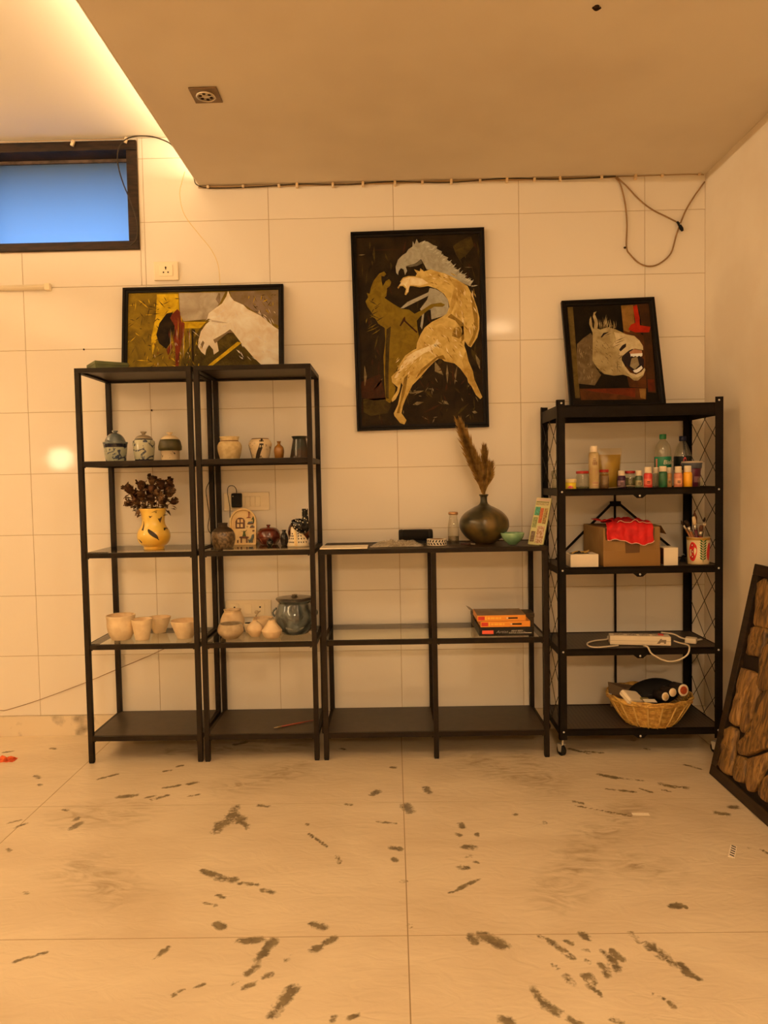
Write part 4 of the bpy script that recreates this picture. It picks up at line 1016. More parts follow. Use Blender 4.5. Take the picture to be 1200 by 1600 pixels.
j, bo, k = pot('miniature_vase', 'slim black vase between the oxblood pot and the dotted figurine', 'vase', 444.3, 853, -0.19, Z3, [(4.0, 0)] + spl([(4.6, 1), (6.3, 10), (5, 17), (2.9, 20.5), (2.7, 22), (3.6, 24.6)], 4), [g_blackg, g_int], thick=.8)
# dotted figurine on a chequered white skirt
kf = sc(-0.24); XF = atY(466, 855, -0.24).x
fig = thing('figurine', 'black white-dotted ceramic creature with long neck over a white windowed skirt', 'figurine', (XF, -0.24, Z3))
def dots_extra(nt, b):
    N = nt.nodes; L = nt.links
    v = N.new('ShaderNodeTexVoronoi'); v.inputs['Scale'].default_value = 85; tc = N.new('ShaderNodeTexCoord'); L.new(tc.outputs['Object'], v.inputs['Vector'])
    r = N.new('ShaderNodeValToRGB'); e = r.color_ramp.elements
    e[0].position = 0.24; e[0].color = s2l((226, 220, 200)); e[1].position = 0.30; e[1].color = s2l((18, 17, 16))
    L.new(v.outputs['Distance'], r.inputs['Fac']); L.new(r.outputs['Color'], b.inputs['Base Color'])
g_dots = M('black_white_dots', (20, 20, 20), rough=0.25, coat=0.3, extra=dots_extra)
G = lambda x, y: ((x - 480) * kf / 18.46, (1245 - y) * kf / 18.46)    # sketch: 440..505 x 790..865 at 18.46 px per pixel
sk = MB(); prof_sk = []
for (l, r_, y) in ((170, 800, 1245), (170, 790, 1190), (195, 760, 1080), (240, 700, 980), (268, 620, 880), (268, 560, 800), (275, 480, 720), (285, 400, 680)):
    prof_sk.append((G(l, y), G(r_, y)))
vs = []; seg = 20
for (a, b_) in prof_sk:
    cx_, rx_ = (a[0] + b_[0]) / 2, (b_[0] - a[0]) / 2
    for q in range(seg):
        th = 2 * PI * q / seg; vs.append((cx_ + rx_ * math.cos(th), rx_ * 0.62 * math.sin(th), a[1]))
fs = [(i * seg + q, i * seg + (q + 1) % seg, (i + 1) * seg + (q + 1) % seg, (i + 1) * seg + q) for i in range(len(prof_sk) - 1) for q in range(seg)]
fs += [tuple(range(seg - 1, -1, -1)), tuple((len(prof_sk) - 1) * seg + q for q in range(seg))]
sk.add(vs, fs, 0, True); sko = sk.build('skirt', M('white_glaze', (240, 226, 196), rough=0.35, coat=0.3), fig)
rows_sk = [(1115, [205, 265, 320, 370, 525, 590, 655, 725]), (1015, [245, 300, 355, 520, 590, 665]), (938, [290, 345, 510, 580]), (872, [330, 500])]
for y, xs_ in rows_sk:
    l_ = np.interp(y, [720, 800, 880, 980, 1080, 1190, 1245], [275, 268, 268, 240, 195, 170, 170]); r2_ = np.interp(y, [720, 800, 880, 980, 1080, 1190, 1245], [480, 560, 620, 700, 760, 790, 800])
    for x in xs_:
        cxp, rxp = (l_ + r2_) / 2, (r2_ - l_) / 2
        u = max(-.96, min(.96, (x - cxp) / rxp)); dep = -rxp * kf / 18.46 * 0.62 * math.sqrt(1 - u * u)
        p = G(x, y); s2 = 15 * kf / 18.46
        MB().box(p[0] - s2, p[0] + s2, dep - 0.0012, dep + 0.004, p[1] - s2 * 1.3, p[1] + s2 * 1.3).build('window_hole', g_blackg, sko)
MB().poly([G(405, 1215), G(490, 1215), G(445, 790), G(400, 780)], -0.036, -0.02).build('pillar', g_plq, sko)
bd = MB(); bp_ = [(285, 600, 60), (360, 585, 130), (460, 610, 185), (560, 650, 215), (640, 690, 200), (695, 600, 140), (705, 480, 100), (700, 360, 92), (700, 250, 90), (700, 160, 90)]
vs = []; seg = 16
pts = smooth_path([(G(x, y)[0], 0, G(x, y)[1]) for x, y, r_ in bp_], 4)
rads = [float(np.interp(i / 4, range(len(bp_)), [b_[2] for b_ in bp_])) * kf / 18.46 for i in range(len(pts))]
rads[0] *= .3
bd.tube(pts, rads, seg); bd.build('body', g_dots, fig)
pot('round_vase', 'reddish brown round vase half hidden behind the dotted figurine', 'vase', 468, 850, -0.10, Z3, [(9, 0)] + spl([(10, 1), (17, 12), (17.5, 22), (14, 31), (7.5, 35), (7, 37)], 4), [M('red_brown_glaze', seen((110, 52, 18)), rough=0.25, col2=seen((72, 26, 8)), nscale=40, coat=0.5), g_int])

# ---- lower glass shelf of the second unit
pot('clay_bowl', 'grey-cream round bowl with incurved rim in front of the wavy-rimmed vase', 'bowl', 360.8, 998, -0.285, Z4, [(11.4, 0), (12, 1)] + spl([(13, 2), (19, 8), (20.3, 14), (19, 20), (17.6, 23.4)], 4), [g_greyb, g_greyb], 'unglazed ceramics beside the blue pot', thick=2)
pot('clay_vase', 'cream bulbous vase with wavy torn rim', 'vase', 363.5, 980, -0.12, Z4, [(11, 0)] + spl([(12, 1), (18, 11), (18.6, 17), (15, 26), (12.8, 30), (13.8, 33.5)], 4), [g_bisq, g_bisq], 'unglazed ceramics beside the blue pot', warp=lambda a, z: 1 + (0.06 * math.sin(3 * a) if z > 0.08 else 0))
pot('bud_vase', 'small round cream bud vase with pinched neck beside the shallow one', 'vase', 398.8, 995, -0.255, Z4, [(6.4, 0), (7, 1)] + spl([(8, 2), (12.6, 9), (13, 14), (9, 20), (4, 23.6), (3.4, 25.4), (4.0, 26.6)], 4), [g_bisq, g_greyb], 'unglazed ceramics beside the blue pot', thick=1)
pot('bud_vase', 'squat cream bud vase with sharp shoulder beside the blue pot', 'vase', 425.0, 996, -0.286, Z4, [(10.8, 0), (11.6, 1)] + spl([(13, 2.5), (16.2, 10), (15.4, 13), (9.5, 20.5), (6.2, 25.5), (6.0, 28.6)], 4), [g_bisq, g_greyb], 'unglazed ceramics beside the blue pot', thick=1.2)
pot('clay_bowl', 'small cream bowl standing behind the two bud vases', 'bowl', 411.8, 984, -0.125, Z4, [(7, 0)] + spl([(8, 1), (13.5, 8), (15.5, 16), (15.8, 20)], 4), [g_bisq, g_bisq], 'unglazed ceramics beside the blue pot', thick=1.4)
pot('glazed_cup', 'little white cup with dark blue glaze inside', 'cup', 389, 985, -0.165, Z4, [(4.6, 0)] + spl([(5, .5), (7.2, 8), (7.6, 15)], 4), [g_cream, M('blue_black_glaze', (40, 50, 56), rough=0.2)], thick=1)
ks = sc(-0.13); sp0 = atY(400, 965, -0.12)
spn = thing('clay_spoon', 'pale clay scoop resting against the small cream bowl', 'spoon', (sp0.x, -0.12, Z4 + 0.066))
MB().tube(smooth_path([(0, -0.004, 0), (0.008, 0, 0.016), (0.022, 0.002, 0.026)], 4), [0.003] * 8 + [0.002], 8).build('handle', g_greyb, spn)
MB().ball((0.004, 0, 0.020), 0.011, 0.003, 0.009, seg=12, rings=8).build('bowl', g_greyb, spn)
g_blue = M('streaked_blue_glaze', (98, 106, 104), rough=0.16, col2=(56, 62, 62), nscale=9, ndist=1.5, coat=0.7)
bpf = spl([(22, 1.5), (27, 8), (31, 22), (30.6, 32), (27, 43), (25.6, 48), (27.6, 51), (28.6, 53)], 4)
bpot, bo, k = pot('lidded_pot', 'large blue-grey glazed pot with dark flat lid', 'pot', 461.7, 991, -0.192, Z4, [(20.5, 0, 0)] + [(p[0], p[1], 0) for p in bpf], [g_blue, g_int], closed=True, seg=44)
g_lid = M('dark_mottled_glaze', (56, 50, 44), rough=0.3, col2=(96, 86, 70), nscale=22, coat=0.4)
lid = sub_lathe('lid', [(28.8, 53), (29.6, 54.2), (29.2, 55.6), (20, 56.4), (6, 57)], k, g_lid, bpot, seg=40)
sub_lathe('knob', [(3.2, 56.6), (3.0, 58.2), (4.6, 59.4), (4.2, 60.6), (0.1, 61)], k, g_lid, lid)
for a0 in (-1.55, 1.55):
    hp = []
    for t_ in np.linspace(0, 1, 9):
        a = a0; rr_ = (28.5 + 6.5 * math.sin(PI * t_)) * k; z = (24 + 16 * t_) * k
        hp.append((rr_ * math.sin(a), -rr_ * math.cos(a), z))
    MB().tube(hp, 0.0045, 8).build('lug_handle', g_blue, bpot)
surf_stripe(bpot, bpf, k, [(-0.28, 31), (0.1, 30), (0.5, 33)], 1.6, g_dark, 'drawn_line'); surf_stripe(bpot, bpf, k, [(-0.3, 29), (0.0, 25), (0.4, 26), (0.55, 31)], 1.6, g_dark, 'drawn_line')
g_cloud = M('pale_glaze_patch', (140, 142, 132), rough=0.16, col2=(104, 112, 112), nscale=30, coat=0.7)
surf_stripe(bpot, bpf, k, [(-0.35, 14), (-0.15, 11), (0.05, 10)], lambda t: 2 + 9 * math.sin(PI * t), g_cloud, 'glaze_patch')
surf_stripe(bpot, bpf, k, [(0.2, 7), (0.4, 11), (0.6, 14)], lambda t: 2 + 6 * math.sin(PI * t), g_cloud, 'glaze_patch')
# paintbrush on the bottom shelf of the second unit
pb0, pb1 = Vector((-0.572, -0.31, 0)), Vector((-0.385, -0.20, 0))
brz = thing('paintbrush', 'thin reddish paintbrush lying on the bottom steel shelf', 'paintbrush', (pb0.x, pb0.y, Z5 + 0.0045))
dv = pb1 - pb0
MB().tube([dv * 0.16, dv * 0.6, dv], [0.0042, 0.0036, 0.0018], 8).build('handle', M('red_lacquer', (128, 52, 30), rough=0.3), brz)
MB().tube([dv * 0.07, dv * 0.17], [0.0040, 0.0043], 8).build('ferrule', M('dull_brass', (150, 120, 80), rough=0.35, metal=0.7), brz)
MB().tube([dv * 0.0, dv * 0.08], [0.0018, 0.0042], 8).build('bristles', M('grey_bristle', (150, 132, 106), rough=0.9), brz)
# green box on top of the first unit
gb = atY(172, 572, -0.27)
gbx = thing('card_box', 'flat dark green card box on top of the tall shelving beside the horse painting', 'box', (gb.x, -0.26, 1.7505), rot=(0, 0, 0.62))
m_grn = M('green_card', (92, 98, 56), rough=0.6, col2=(78, 84, 48), nscale=12)
MB().cbox(-0.085, 0.055, -0.075, 0.075, 0, 0.024, 0.0015).build('tray', m_grn, gbx)
MB().cbox(-0.087, 0.057, -0.077, 0.077, 0.018, 0.032, 0.0015).build('lid', m_grn, gbx)
bsl = thing('paper_slip', 'clear curled plastic slip beside the green card box', 'plastic slip', (atY(214, 572, -0.3).x, -0.27, 1.7505))
MB().add([(-0.03, -0.04, 0.001), (0.05, -0.04, 0.0015), (0.05, 0.04, 0.006), (-0.03, 0.04, 0.024), (0.0, 0, 0.016), (0.02, -0.01, 0.010)], [(0, 5, 4, 3), (0, 1, 5), (1, 2, 5), (2, 3, 4, 5)], 0, True).build('film', glass_mat('clear_film', (240, 235, 225), 0.12, 0.1, 0.15), bsl)
# ================================================================ LOW UNIT: things on top and on the glass shelf
def slab_at(name, label, cat, pxl, pxr, py, Yf, d, zb, h, mat, rot=0.0, group=None, part='body'):
    a = atY(pxl, py, Yf).x; b_ = atY(pxr, py, Yf).x
    t = thing(name, label, cat, ((a + b_) / 2, Yf + d / 2, zb), group, rot=(0, 0, rot))
    MB().cbox(-(b_ - a) / 2, (b_ - a) / 2, -d / 2, d / 2, 0, h, min(0.0015, h * .3)).build(part, mat, t)
    return t, (b_ - a), d
m_paper = M('white_paper', (240, 228, 206), rough=0.7)
m_darkboard = M('dark_board', (74, 62, 48), rough=0.7)
slab_at('art_board', 'dark board lying under the white sheet on the low unit', 'board', 508, 582, 851, -0.245, 0.15, ZC + 0.0035, 0.004, m_darkboard)[0]
t, w_, d_ = slab_at('paper_pad', 'white paper pad at the end of the low unit beside the tall shelving', 'paper pad', 499.5, 574, 857, -0.366, 0.125, ZC + 0.0035, 0.008, m_paper)
MB().box(-w_ / 2 - 0.0005, w_ / 2 + 0.0005, -d_ / 2 - 0.0005, d_ / 2 + 0.0005, 0.0005, 0.0022).build('card_back', m_darkboard, t)
# crumpled clear plastic bag
def crumple(nx, ny, w, d, h, seed, power=1.0):
    q = random.Random(seed); ph = [q.uniform(0, 6) for _ in range(10)]
    vs = []
    for j in range(ny):
        for i in range(nx):
            u, v = i / (nx - 1), j / (ny - 1)
            e = (math.sin(PI * u) * math.sin(PI * v)) ** power
            z = h * e * (0.55 + 0.25 * math.sin(9 * u + 5 * v + ph[0]) + 0.2 * math.sin(21 * u - 13 * v + ph[1]) + 0.2 * q.uniform(-1, 1))
            vs.append(((u - .5) * w + 0.004 * q.uniform(-1, 1), (v - .5) * d + 0.004 * q.uniform(-1, 1), max(z, 0.0006)))
    fs = [(j * nx + i, j * nx + i + 1, (j + 1) * nx + i + 1, (j + 1) * nx + i) for j in range(ny - 1) for i in range(nx - 1)]
    return vs, fs
m_cling = glass_mat('crumpled_plastic', (232, 222, 200), 0.14, 0.12, 0.30, (235, 225, 205))
cb0 = atY(620, 852, -0.24)
bag = thing('plastic_bag', 'crumpled clear plastic bag on the low unit in front of the black speaker', 'plastic bag', (cb0.x, -0.235, ZC + 0.004))
MB().add(*crumple(26, 12, 0.245, 0.13, 0.042, 5), 0, False).build('film', m_cling, bag)
MB().add(*crumple(18, 8, 0.16, 0.08, 0.024, 8), 0, False).build('inner_film', m_cling, bag)
# black speaker
kx = sc(-0.1); sx_ = atY(649.5, 838, -0.1)
spk = thing('speaker', 'black cylindrical portable speaker behind the plastic bag', 'speaker', (sx_.x, -0.10, ZC + 0.0035))
m_mesh = M('black_mesh_cloth', (18, 17, 16), rough=0.75, bump=0.3, bscale=500)
TS = Matrix.Translation((0, 0, 0.036)) @ Matrix.Rotation(PI / 2, 4, 'Y')
MB().lathe([(0.0005, -0.062), (0.026, -0.062), (0.0285, -0.056), (0.0285, 0.056), (0.026, 0.062), (0.0005, 0.062)], seg=28, T=TS).build('grille', m_mesh, spk)
for s_ in (-1, 1):
    MB().lathe([(0.026, s_ * 0.058), (0.0285, s_ * 0.060), (0.0295, s_ * 0.068), (0.0275, s_ * 0.079), (0.020, s_ * 0.081), (0.0005, s_ * 0.079)], seg=28, T=TS).build('end_cap', M('black_rubber', (26, 24, 23), rough=0.5), spk)
MB().cbox(-0.05, 0.05, -0.014, 0.014, 0, 0.012, 0.003).build('base_pad', m_foot, spk)
# patterned tape roll
tr = atY(682.5, 850, -0.225); kt = sc(-0.225)
tape = thing('tape_roll', 'roll of decorative tape printed with dark slanted dashes on white', 'tape', (tr.x, -0.225, ZC + 0.0035))
R_ = 15.7 * kt; Ht = 9.4 * kt
MB().lathe([(R_ * .72, 0), (R_, 0), (R_, Ht), (R_ * .72, Ht), (R_ * .72, 0)], seg=40, smooth=False).build('tape', m_paper, tape)
MB().lathe([(R_ * .66, 0), (R_ * .72, 0), (R_ * .72, Ht), (R_ * .66, Ht), (R_ * .66, 0)], seg=40, smooth=False).build('core', M('card_core', (150, 116, 76), rough=0.8), tape)
pt = MB()
for i in range(20):
    a = 2 * PI * i / 20
    for j in range(2):
        z0 = Ht * (0.12 + 0.45 * j); a1 = a + (0.09 if j else 0.0); da = 0.15
        s0 = 0.10 if j else -0.10
        P = [(a1, z0), (a1 + da, z0), (a1 + da + s0, z0 + Ht * .36), (a1 + s0, z0 + Ht * .36)]
        pt.add([((R_ + .0006) * math.cos(p), (R_ + .0006) * math.sin(p), z) for p, z in P], [(0, 1, 2, 3)])
po = pt.build('printed_dashes', M('navy_print', (30, 36, 44), rough=0.6), tape); po['kind'] = 'stuff'
# glass milk bottle
m_clear = glass_mat('clear_glass', (240, 238, 230), 0.05, 0.02, 0.02)
bt, _, k = None, None, sc(-0.2)
X = atY(708.7, 850, -0.20).x
bot = thing('glass_bottle', 'clear glass milk bottle with copper rim and a little water', 'bottle', (X, -0.20, ZC + 0.0035))
bp = spl([(8.4, 0.2), (8.8, 3), (8.8, 24), (8.2, 31), (6.6, 40), (6.2, 46)], 4)
MB().lathe([(0.0004, 0.001)] + [(p[0] * k, p[1] * k) for p in bp], seg=32).build('body', m_clear, bot)
MB().lathe([(6.2 * k, 46 * k), (7.5 * k, 46.6 * k), (7.6 * k, 49.5 * k), (7.0 * k, 50.4 * k), (5.8 * k, 50.2 * k), (5.6 * k, 46 * k)], seg=28).build('rim', M('copper_rim', seen((186, 120, 60)), rough=0.3, metal=0.5), bot)
MB().lathe([(0.0004, 0.6 * k), (8.0 * k, 0.8 * k), (8.3 * k, 12.4 * k), (0.0004, 12.5 * k)], seg=28).build('water', glass_mat('water', (196, 186, 160), 0.04, 0.02, 0.12, (150, 130, 96)), bot)
# pocket knife / small dark tool
tl = atY(729, 849, -0.25)
tool = thing('craft_knife', 'small dark craft knife lying beside the glass bottle', 'knife', (tl.x, -0.25, ZC + 0.0035), rot=(0, 0, -0.5))
MB().cbox(-0.028, 0.020, -0.006, 0.006, 0, 0.010, 0.002).build('handle', M('maroon_plastic', (60, 34, 28), rough=0.4), tool)
MB().poly([(0.020, 0.002), (0.040, 0.003), (0.046, 0.006), (0.020, 0.008)], -0.0006, 0.0006).build('blade', M('blade_steel', (150, 145, 135), rough=0.3, metal=0.8), tool)
# round bronze vase with pampas
g_bronze = M('bronze_smoke_glaze', seen((50, 38, 16)), rough=0.28, col2=seen((118, 78, 26)), nscale=7, lo=0.40, hi=0.66, ndist=0.4, coat=0.35)
YB = -0.165
rv, bo, kb = pot('round_vase', 'big round bronze-brown vase with narrow neck on the low unit', 'vase', 756.7, 847, YB, ZC + 0.0035,
   [(15.6, 0, 0)] + [(p[0], p[1], 0) for p in spl([(17, 1.2), (28, 9), (37, 21), (38.7, 29.5), (36.5, 39), (29, 48), (18, 55), (9, 59.5), (5.6, 64), (5.2, 71), (6.2, 73.4), (7.4, 75), (7.0, 76)], 4)], [g_bronze, g_int], thick=1.2, seg=48)
m_plume = M('pampas_straw', seen((168, 112, 40)), rough=0.9, col2=seen((132, 82, 22)), nscale=40)
m_pstem = M('pampas_stem', (150, 112, 60), rough=0.8)
def plume(label, tip, base_t, width, n, seed):
    q = random.Random(seed)
    t = thing('pampas_stem', label, 'dried grass', rv.location, 'pampas grass in the round vase')
    a = Vector((0, 0, 30 * kb)); nk = Vector((tip[0] * .03 * kb, 0, 76 * kb)); tp = Vector((tip[0] * kb, tip[1] * kb, tip[2] * kb))
    path = smooth_path([a, nk * 1.0, nk.lerp(tp, .5) + Vector((0.004, 0, 0)), tp], 8)
    MB().tube(path[:-6], 0.0014, 6).build('stem', m_pstem, t)
    b = MB(); N_ = len(path)
    for i in range(n):
        s_ = base_t + (1 - base_t) * (i / n); f = s_ * (N_ - 1); j = min(int(f), N_ - 2); p = path[j].lerp(path[j + 1], f - j)
        tg = (path[j + 1] - path[j]).normalized()
        side = Vector((q.gauss(0, 1), q.gauss(0, .8), q.gauss(0, .3))); side -= tg * side.dot(tg); side.normalize()
        env = math.sin(PI * min(1, max(0.06, (s_ - base_t) / (1 - base_t)) ** .8 * .93)) ** .7
        l = width * kb * (0.35 + 0.8 * q.random()) * (0.3 + env)
        e = p + tg * l * (1.1 + q.random()) + side * l * q.uniform(.25, .75)
        m_ = p.lerp(e, .5) + side * l * .12; wv = tg.cross(side) * 0.0009
        wv2 = side * 0.0007
        b.add([p - wv, p + wv, m_ + wv * 1.8, e, m_ - wv * 1.8], [(0, 1, 2, 3, 4)], 0)
        b.add([p - wv2, p + wv2, m_ + wv2 * 1.8, e, m_ - wv2 * 1.8], [(0, 1, 2, 3, 4)], 0)
    o = b.build('plume', m_plume, t); o['kind'] = 'stuff'
plume('longest pampas plume, reaching the frame of the rearing horses painting', (-36, -6, 184), 0.36, 12, 1500, 1)
plume('straight pampas plume of middle height in the round vase', (2, -2, 146), 0.34, 9, 1000, 2)
plume('short outward-leaning pampas plume in the round vase', (11, -4, 120), 0.34, 8, 800, 3)
plume('middle pampas plume folded against the longest one', (-14, 3, 140), 0.30, 10, 1100, 4)
# green glass bowl
g_sea = M('sea_green_glaze', (150, 190, 150), rough=0.15, col2=(120, 164, 126), nscale=14, coat=0.6)
pot('glass_bowl', 'small sea-green bowl in front of the round bronze vase', 'bowl', 800.8, 850, -0.262, ZC + 0.0035,
    [(7.0, 0), (7.4, 1)] + spl([(8, 1.6), (13, 6), (17, 12), (18.8, 18.4)], 4), [g_sea, g_sea], thick=1.1, seg=40)
# leaning printed card
PN = Vector((0, -1, 0))
crd_mid = atY(837, 812, -0.2)
crn = [atY(x, y, Y_) for x, y, Y_ in ((824.5, 844, -0.26), (847, 848, -0.30), (865, 772, -0.24), (840.5, 769, -0.20))]
o_ = crn[0].copy(); o_.z = ZC + 0.0035
ex = (crn[1] - crn[0]); ex.z = 0; wcard = 0.072; ex.normalize()
up_ = (crn[3] - crn[0]); up_ = (up_ - ex * up_.dot(ex) * 0.2); hcard = 0.222
ez = (crn[3] - o_).normalized(); ex = (ex - ez * ex.dot(ez)).normalized(); ey = ez.cross(ex)
card = thing('printed_card', 'tall colourful printed cookery card pack leaning against the folding rack', 'card', o_)
card.rotation_euler = Matrix((( ex.x, ey.x, ez.x), (ex.y, ey.y, ez.y), (ex.z, ey.z, ez.z))).to_euler()
MB().cbox(0, wcard, 0, 0.010, 0.0, hcard, 0.001).build('pack', M('card_cream', seen((196, 162, 84)), rough=0.5), card)
def cardpatch(x0, x1, z0, z1, c1, c2, sc_=120):
    MB().box(x0 * wcard, x1 * wcard, -0.0006, 0.0, z0 * hcard, z1 * hcard).build('printed_picture', M('cardp_%d_%d_%d' % c1, seen(c1), rough=0.45, col2=seen(c2), nscale=sc_), card)
cardpatch(0.06, 0.40, 0.62, 0.80, (40, 92, 40), (70, 130, 84)); cardpatch(0.40, 0.64, 0.46, 0.78, (190, 84, 20), (150, 60, 20)); cardpatch(0.68, 0.92, 0.45, 0.78, (110, 68, 24), (168, 118, 40))
cardpatch(0.06, 0.34, 0.36, 0.58, (108, 100, 40), (150, 130, 60)); cardpatch(0.44, 0.92, 0.04, 0.40, (150, 88, 30), (200, 150, 96)); cardpatch(0.08, 0.36, 0.06, 0.28, (88, 54, 26), (130, 92, 50))
cardpatch(0.06, 0.92, 0.84, 0.885, (150, 110, 44), (186, 150, 90), 200)
MB().box(0.04 * wcard, 0.94 * wcard, -0.0006, 0.0, 0.93 * hcard, 0.99 * hcard).build('printed_band', M('card_pinkish', seen((190, 140, 90)), rough=0.5), card)
for i in range(9):
    MB().box((0.07 + i * 0.095) * wcard, (0.12 + i * 0.095) * wcard, -0.0009, 0.0, 0.895 * hcard, 0.92 * hcard).build('printed_mark', M('dark_print', (40, 28, 18), rough=0.6), card)

# boxed paint sets on the glass shelf
m_orange_b = M('orange_box', seen((226, 120, 24)), rough=0.45); m_blackb = M('black_box', (34, 32, 30), rough=0.4)
m_prR = M('red_print', (206, 52, 34), rough=0.5); m_prW = M('white_print', (232, 222, 204), rough=0.5); m_prY = M('yellow_print', (250, 190, 70), rough=0.5)
def bookset(name, label, l, r, y, Yf, d, zb, h, mat, topm):
    a, b_ = atY(l, y, Yf).x, atY(r, y, Yf).x; w = b_ - a
    t = thing(name, label, 'paint box', ((a + b_) / 2, Yf, zb))
    MB().cbox(-w / 2, w / 2, 0, d, 0, h, 0.001).build('carton', mat, t)
    if topm: MB().box(-w / 2 + .002, w / 2 - .002, .002, d - .002, h, h + 0.0004).build('printed_lid', topm, t)
    return t, w
t, w = bookset('paint_box', 'black boxed acrylic paint set at the bottom of the stack', 748.5, 832.5, 986, -0.345, 0.19, ZC2 + 0.0005, 0.037, m_blackb, None)
MB().box(-0.105, -0.055, -0.0006, 0, 0.009, 0.025).build('red_label', M('coral_print', (236, 96, 70), rough=0.5), t)
text_part('script_title', 'Artist', 0.017, M('grey_print', (160, 156, 150), rough=0.5), t, (-0.018, -0.0005, 0.017), shear=0.35, sx=1.3)
text_part('title', 'HEAVY BODY', 0.0085, m_prW, t, (0.050, -0.0005, 0.0215))
text_part('title', 'ACRYLIC COLOURS', 0.0085, m_prW, t, (0.050, -0.0005, 0.0125))
MB().box(0.086, 0.113, -0.0006, 0, 0.0108, 0.0132).build('printed_line', m_prW, t)
def orange(label, l, r, y, zb, h, topm):
    t, w = bookset('paint_box', label, l, r, y, -0.340, 0.165, zb, h, m_orange_b, topm)
    MB().box(-w / 2 + .004, -w / 2 + .033, -0.0006, 0, h * .18, h * .82).build('red_label', m_prR, t)
    MB().box(-w / 2 + .036, -w / 2 + .041, -0.0006, 0, h * .2, h * .8).build('yellow_bar', m_prY, t)
    for x_, w_ in ((.046, .011), (.060, .018), (.081, .014), (.098, .008)):      # worn, unreadable title
        MB().box(-w / 2 + x_, -w / 2 + x_ + w_, -0.0006, 0, h * .34, h * .66).build('printed_title', m_prY, t)
    MB().box(0.030, 0.072, -0.0006, 0, h * .36, h * .62).build('printed_tube', M('dark_print', (40, 28, 18), rough=0.6), t)
    MB().box(0.022, 0.030, -0.0006, 0, h * .42, h * .58).build('printed_tube_cap', m_prW, t)
    return t
z1_ = ZC2 + 0.0005 + 0.038
orange('orange boxed paint set lying directly on the black one', 751, 828.5, 974, z1_, 0.026, None)
m_lidpic = M('brown_lid_print', seen((98, 58, 20)), rough=0.4, col2=seen((126, 80, 34)), nscale=20)
orange('topmost orange boxed paint set with brown picture lid', 745.5, 821.5, 963, z1_ + 0.0275, 0.025, m_lidpic)
# a wooden box behind the stack and palette knives on it
wbx = thing('wooden_tray', 'narrow brown wooden tray behind the orange paint boxes', 'tray', (atY(785, 965, -0.16).x, -0.10, ZC2 + 0.0005))
m_brwood = M('brown_wood', seen((86, 54, 20)), rough=0.6, col2=seen((62, 38, 14)), nscale=20, stretch=(1, 8, 8))
MB().cbox(-0.135, 0.150, -0.05, 0.05, 0.0, 0.050, 0.003).build('box', m_brwood, wbx)
MB().cbox(-0.137, 0.152, -0.052, 0.052, 0.042, 0.062, 0.002).build('lid', m_brwood, wbx)
pk = thing('palette_knife', 'pointed steel palette knife resting on the brown wooden tray', 'palette knife', (atY(744, 962, -0.13).x, -0.125, ZC2 + 0.0655))
MB().poly([(-0.048, 0.034), (-0.030, 0.026), (-0.006, 0.006), (0.0, 0.0), (-0.012, 0.004), (-0.034, 0.016)], -0.0006, 0.0006).build('blade', M('blade_steel', (150, 145, 135), rough=0.3, metal=0.8), pk)
MB().tube([(0, 0, 0.002), (0.05, 0.0, 0.003)], [0.003, 0.0045], 8).build('handle', m_brwood, pk)
# ================================================================ RACK: bottles, jars, boxes, basket
GB = 'paint bottles on the rack'
m_cap = M('white_cap', (238, 222, 196), rough=0.4)
m_redlid = M('red_lid', (176, 36, 28), rough=0.35, coat=0.3)
m_jar = glass_mat('jar_glass', (236, 236, 224), 0.06, 0.03, 0.05)
def turned(name, label, cat, cx, Y, zb, group=None):
    t = thing(name, label, cat, (atY(cx, 750, Y).x, Y, zb), group, rot=(0, 0, -0.33)); return t, sc(Y)
def L(prof, k): return [(p[0] * k, p[1] * k) + tuple(p[2:]) for p in prof]
def paint_bottle(label, cx, Y, r, h, hc, col, labcol=None, capr=None, body=None):
    """r body radius, h body height, hc cap height (photograph pixels)."""
    t, k = turned('paint_bottle', label, 'paint bottle', cx, Y, R2, GB)
    capr = capr or r * .82
    mat = body or M('paint_%d_%d_%d' % col, col, rough=0.35, coat=0.2)
    MB().lathe(L([(0.05, 0), (r * .94, 0), (r, 1), (r, h * .86), (r * .92, h * .95), (capr * .9, h), (0.05, h)], k), seg=24).build('bottle', mat, t)
    MB().lathe(L([(capr * .96, h), (capr, h + .4), (capr, h + hc - .5), (capr * .94, h + hc), (0.05, h + hc)], k), seg=24).build('cap', m_cap, t)
    if labcol:
        lm = M('label_%d_%d_%d' % labcol, labcol, rough=0.5)
        a0, a1 = -1.0, 0.9; n = 10; vs = []
        for i in range(n + 1):
            a = a0 + (a1 - a0) * i / n
            for z in (h * .22, h * .62): vs.append(((r * 1.015) * k * math.sin(a), -(r * 1.015) * k * math.cos(a), z * k))
        MB().add(vs, [(2 * i, 2 * i + 2, 2 * i + 3, 2 * i + 1) for i in range(n)], 0, True).build('label', lm, t)
        for q, zz in enumerate((0.30, 0.40)):
            vs = []
            for i in range(7):
                a = -.2 + .75 * i / 6
                for z in (h * zz, h * (zz + .05)): vs.append(((r * 1.03) * k * math.sin(a), -(r * 1.03) * k * math.cos(a), z * k))
            MB().add(vs, [(2 * i, 2 * i + 2, 2 * i + 3, 2 * i + 1) for i in range(6)], 0, True).build('printed_line', M('dark_print', (40, 28, 18), rough=0.6), t)
    return t
YR = -0.32
paint_bottle('purple paint bottle with white cap beside the yellow pouch', 971, YR + .03, 6.4, 19.5, 8, (66, 34, 66), (150, 120, 130), 5)
paint_bottle('grey-green paint bottle with small pale label', 998.2, YR + .02, 5.7, 19, 8, (72, 96, 72), (170, 160, 120), 4.9)
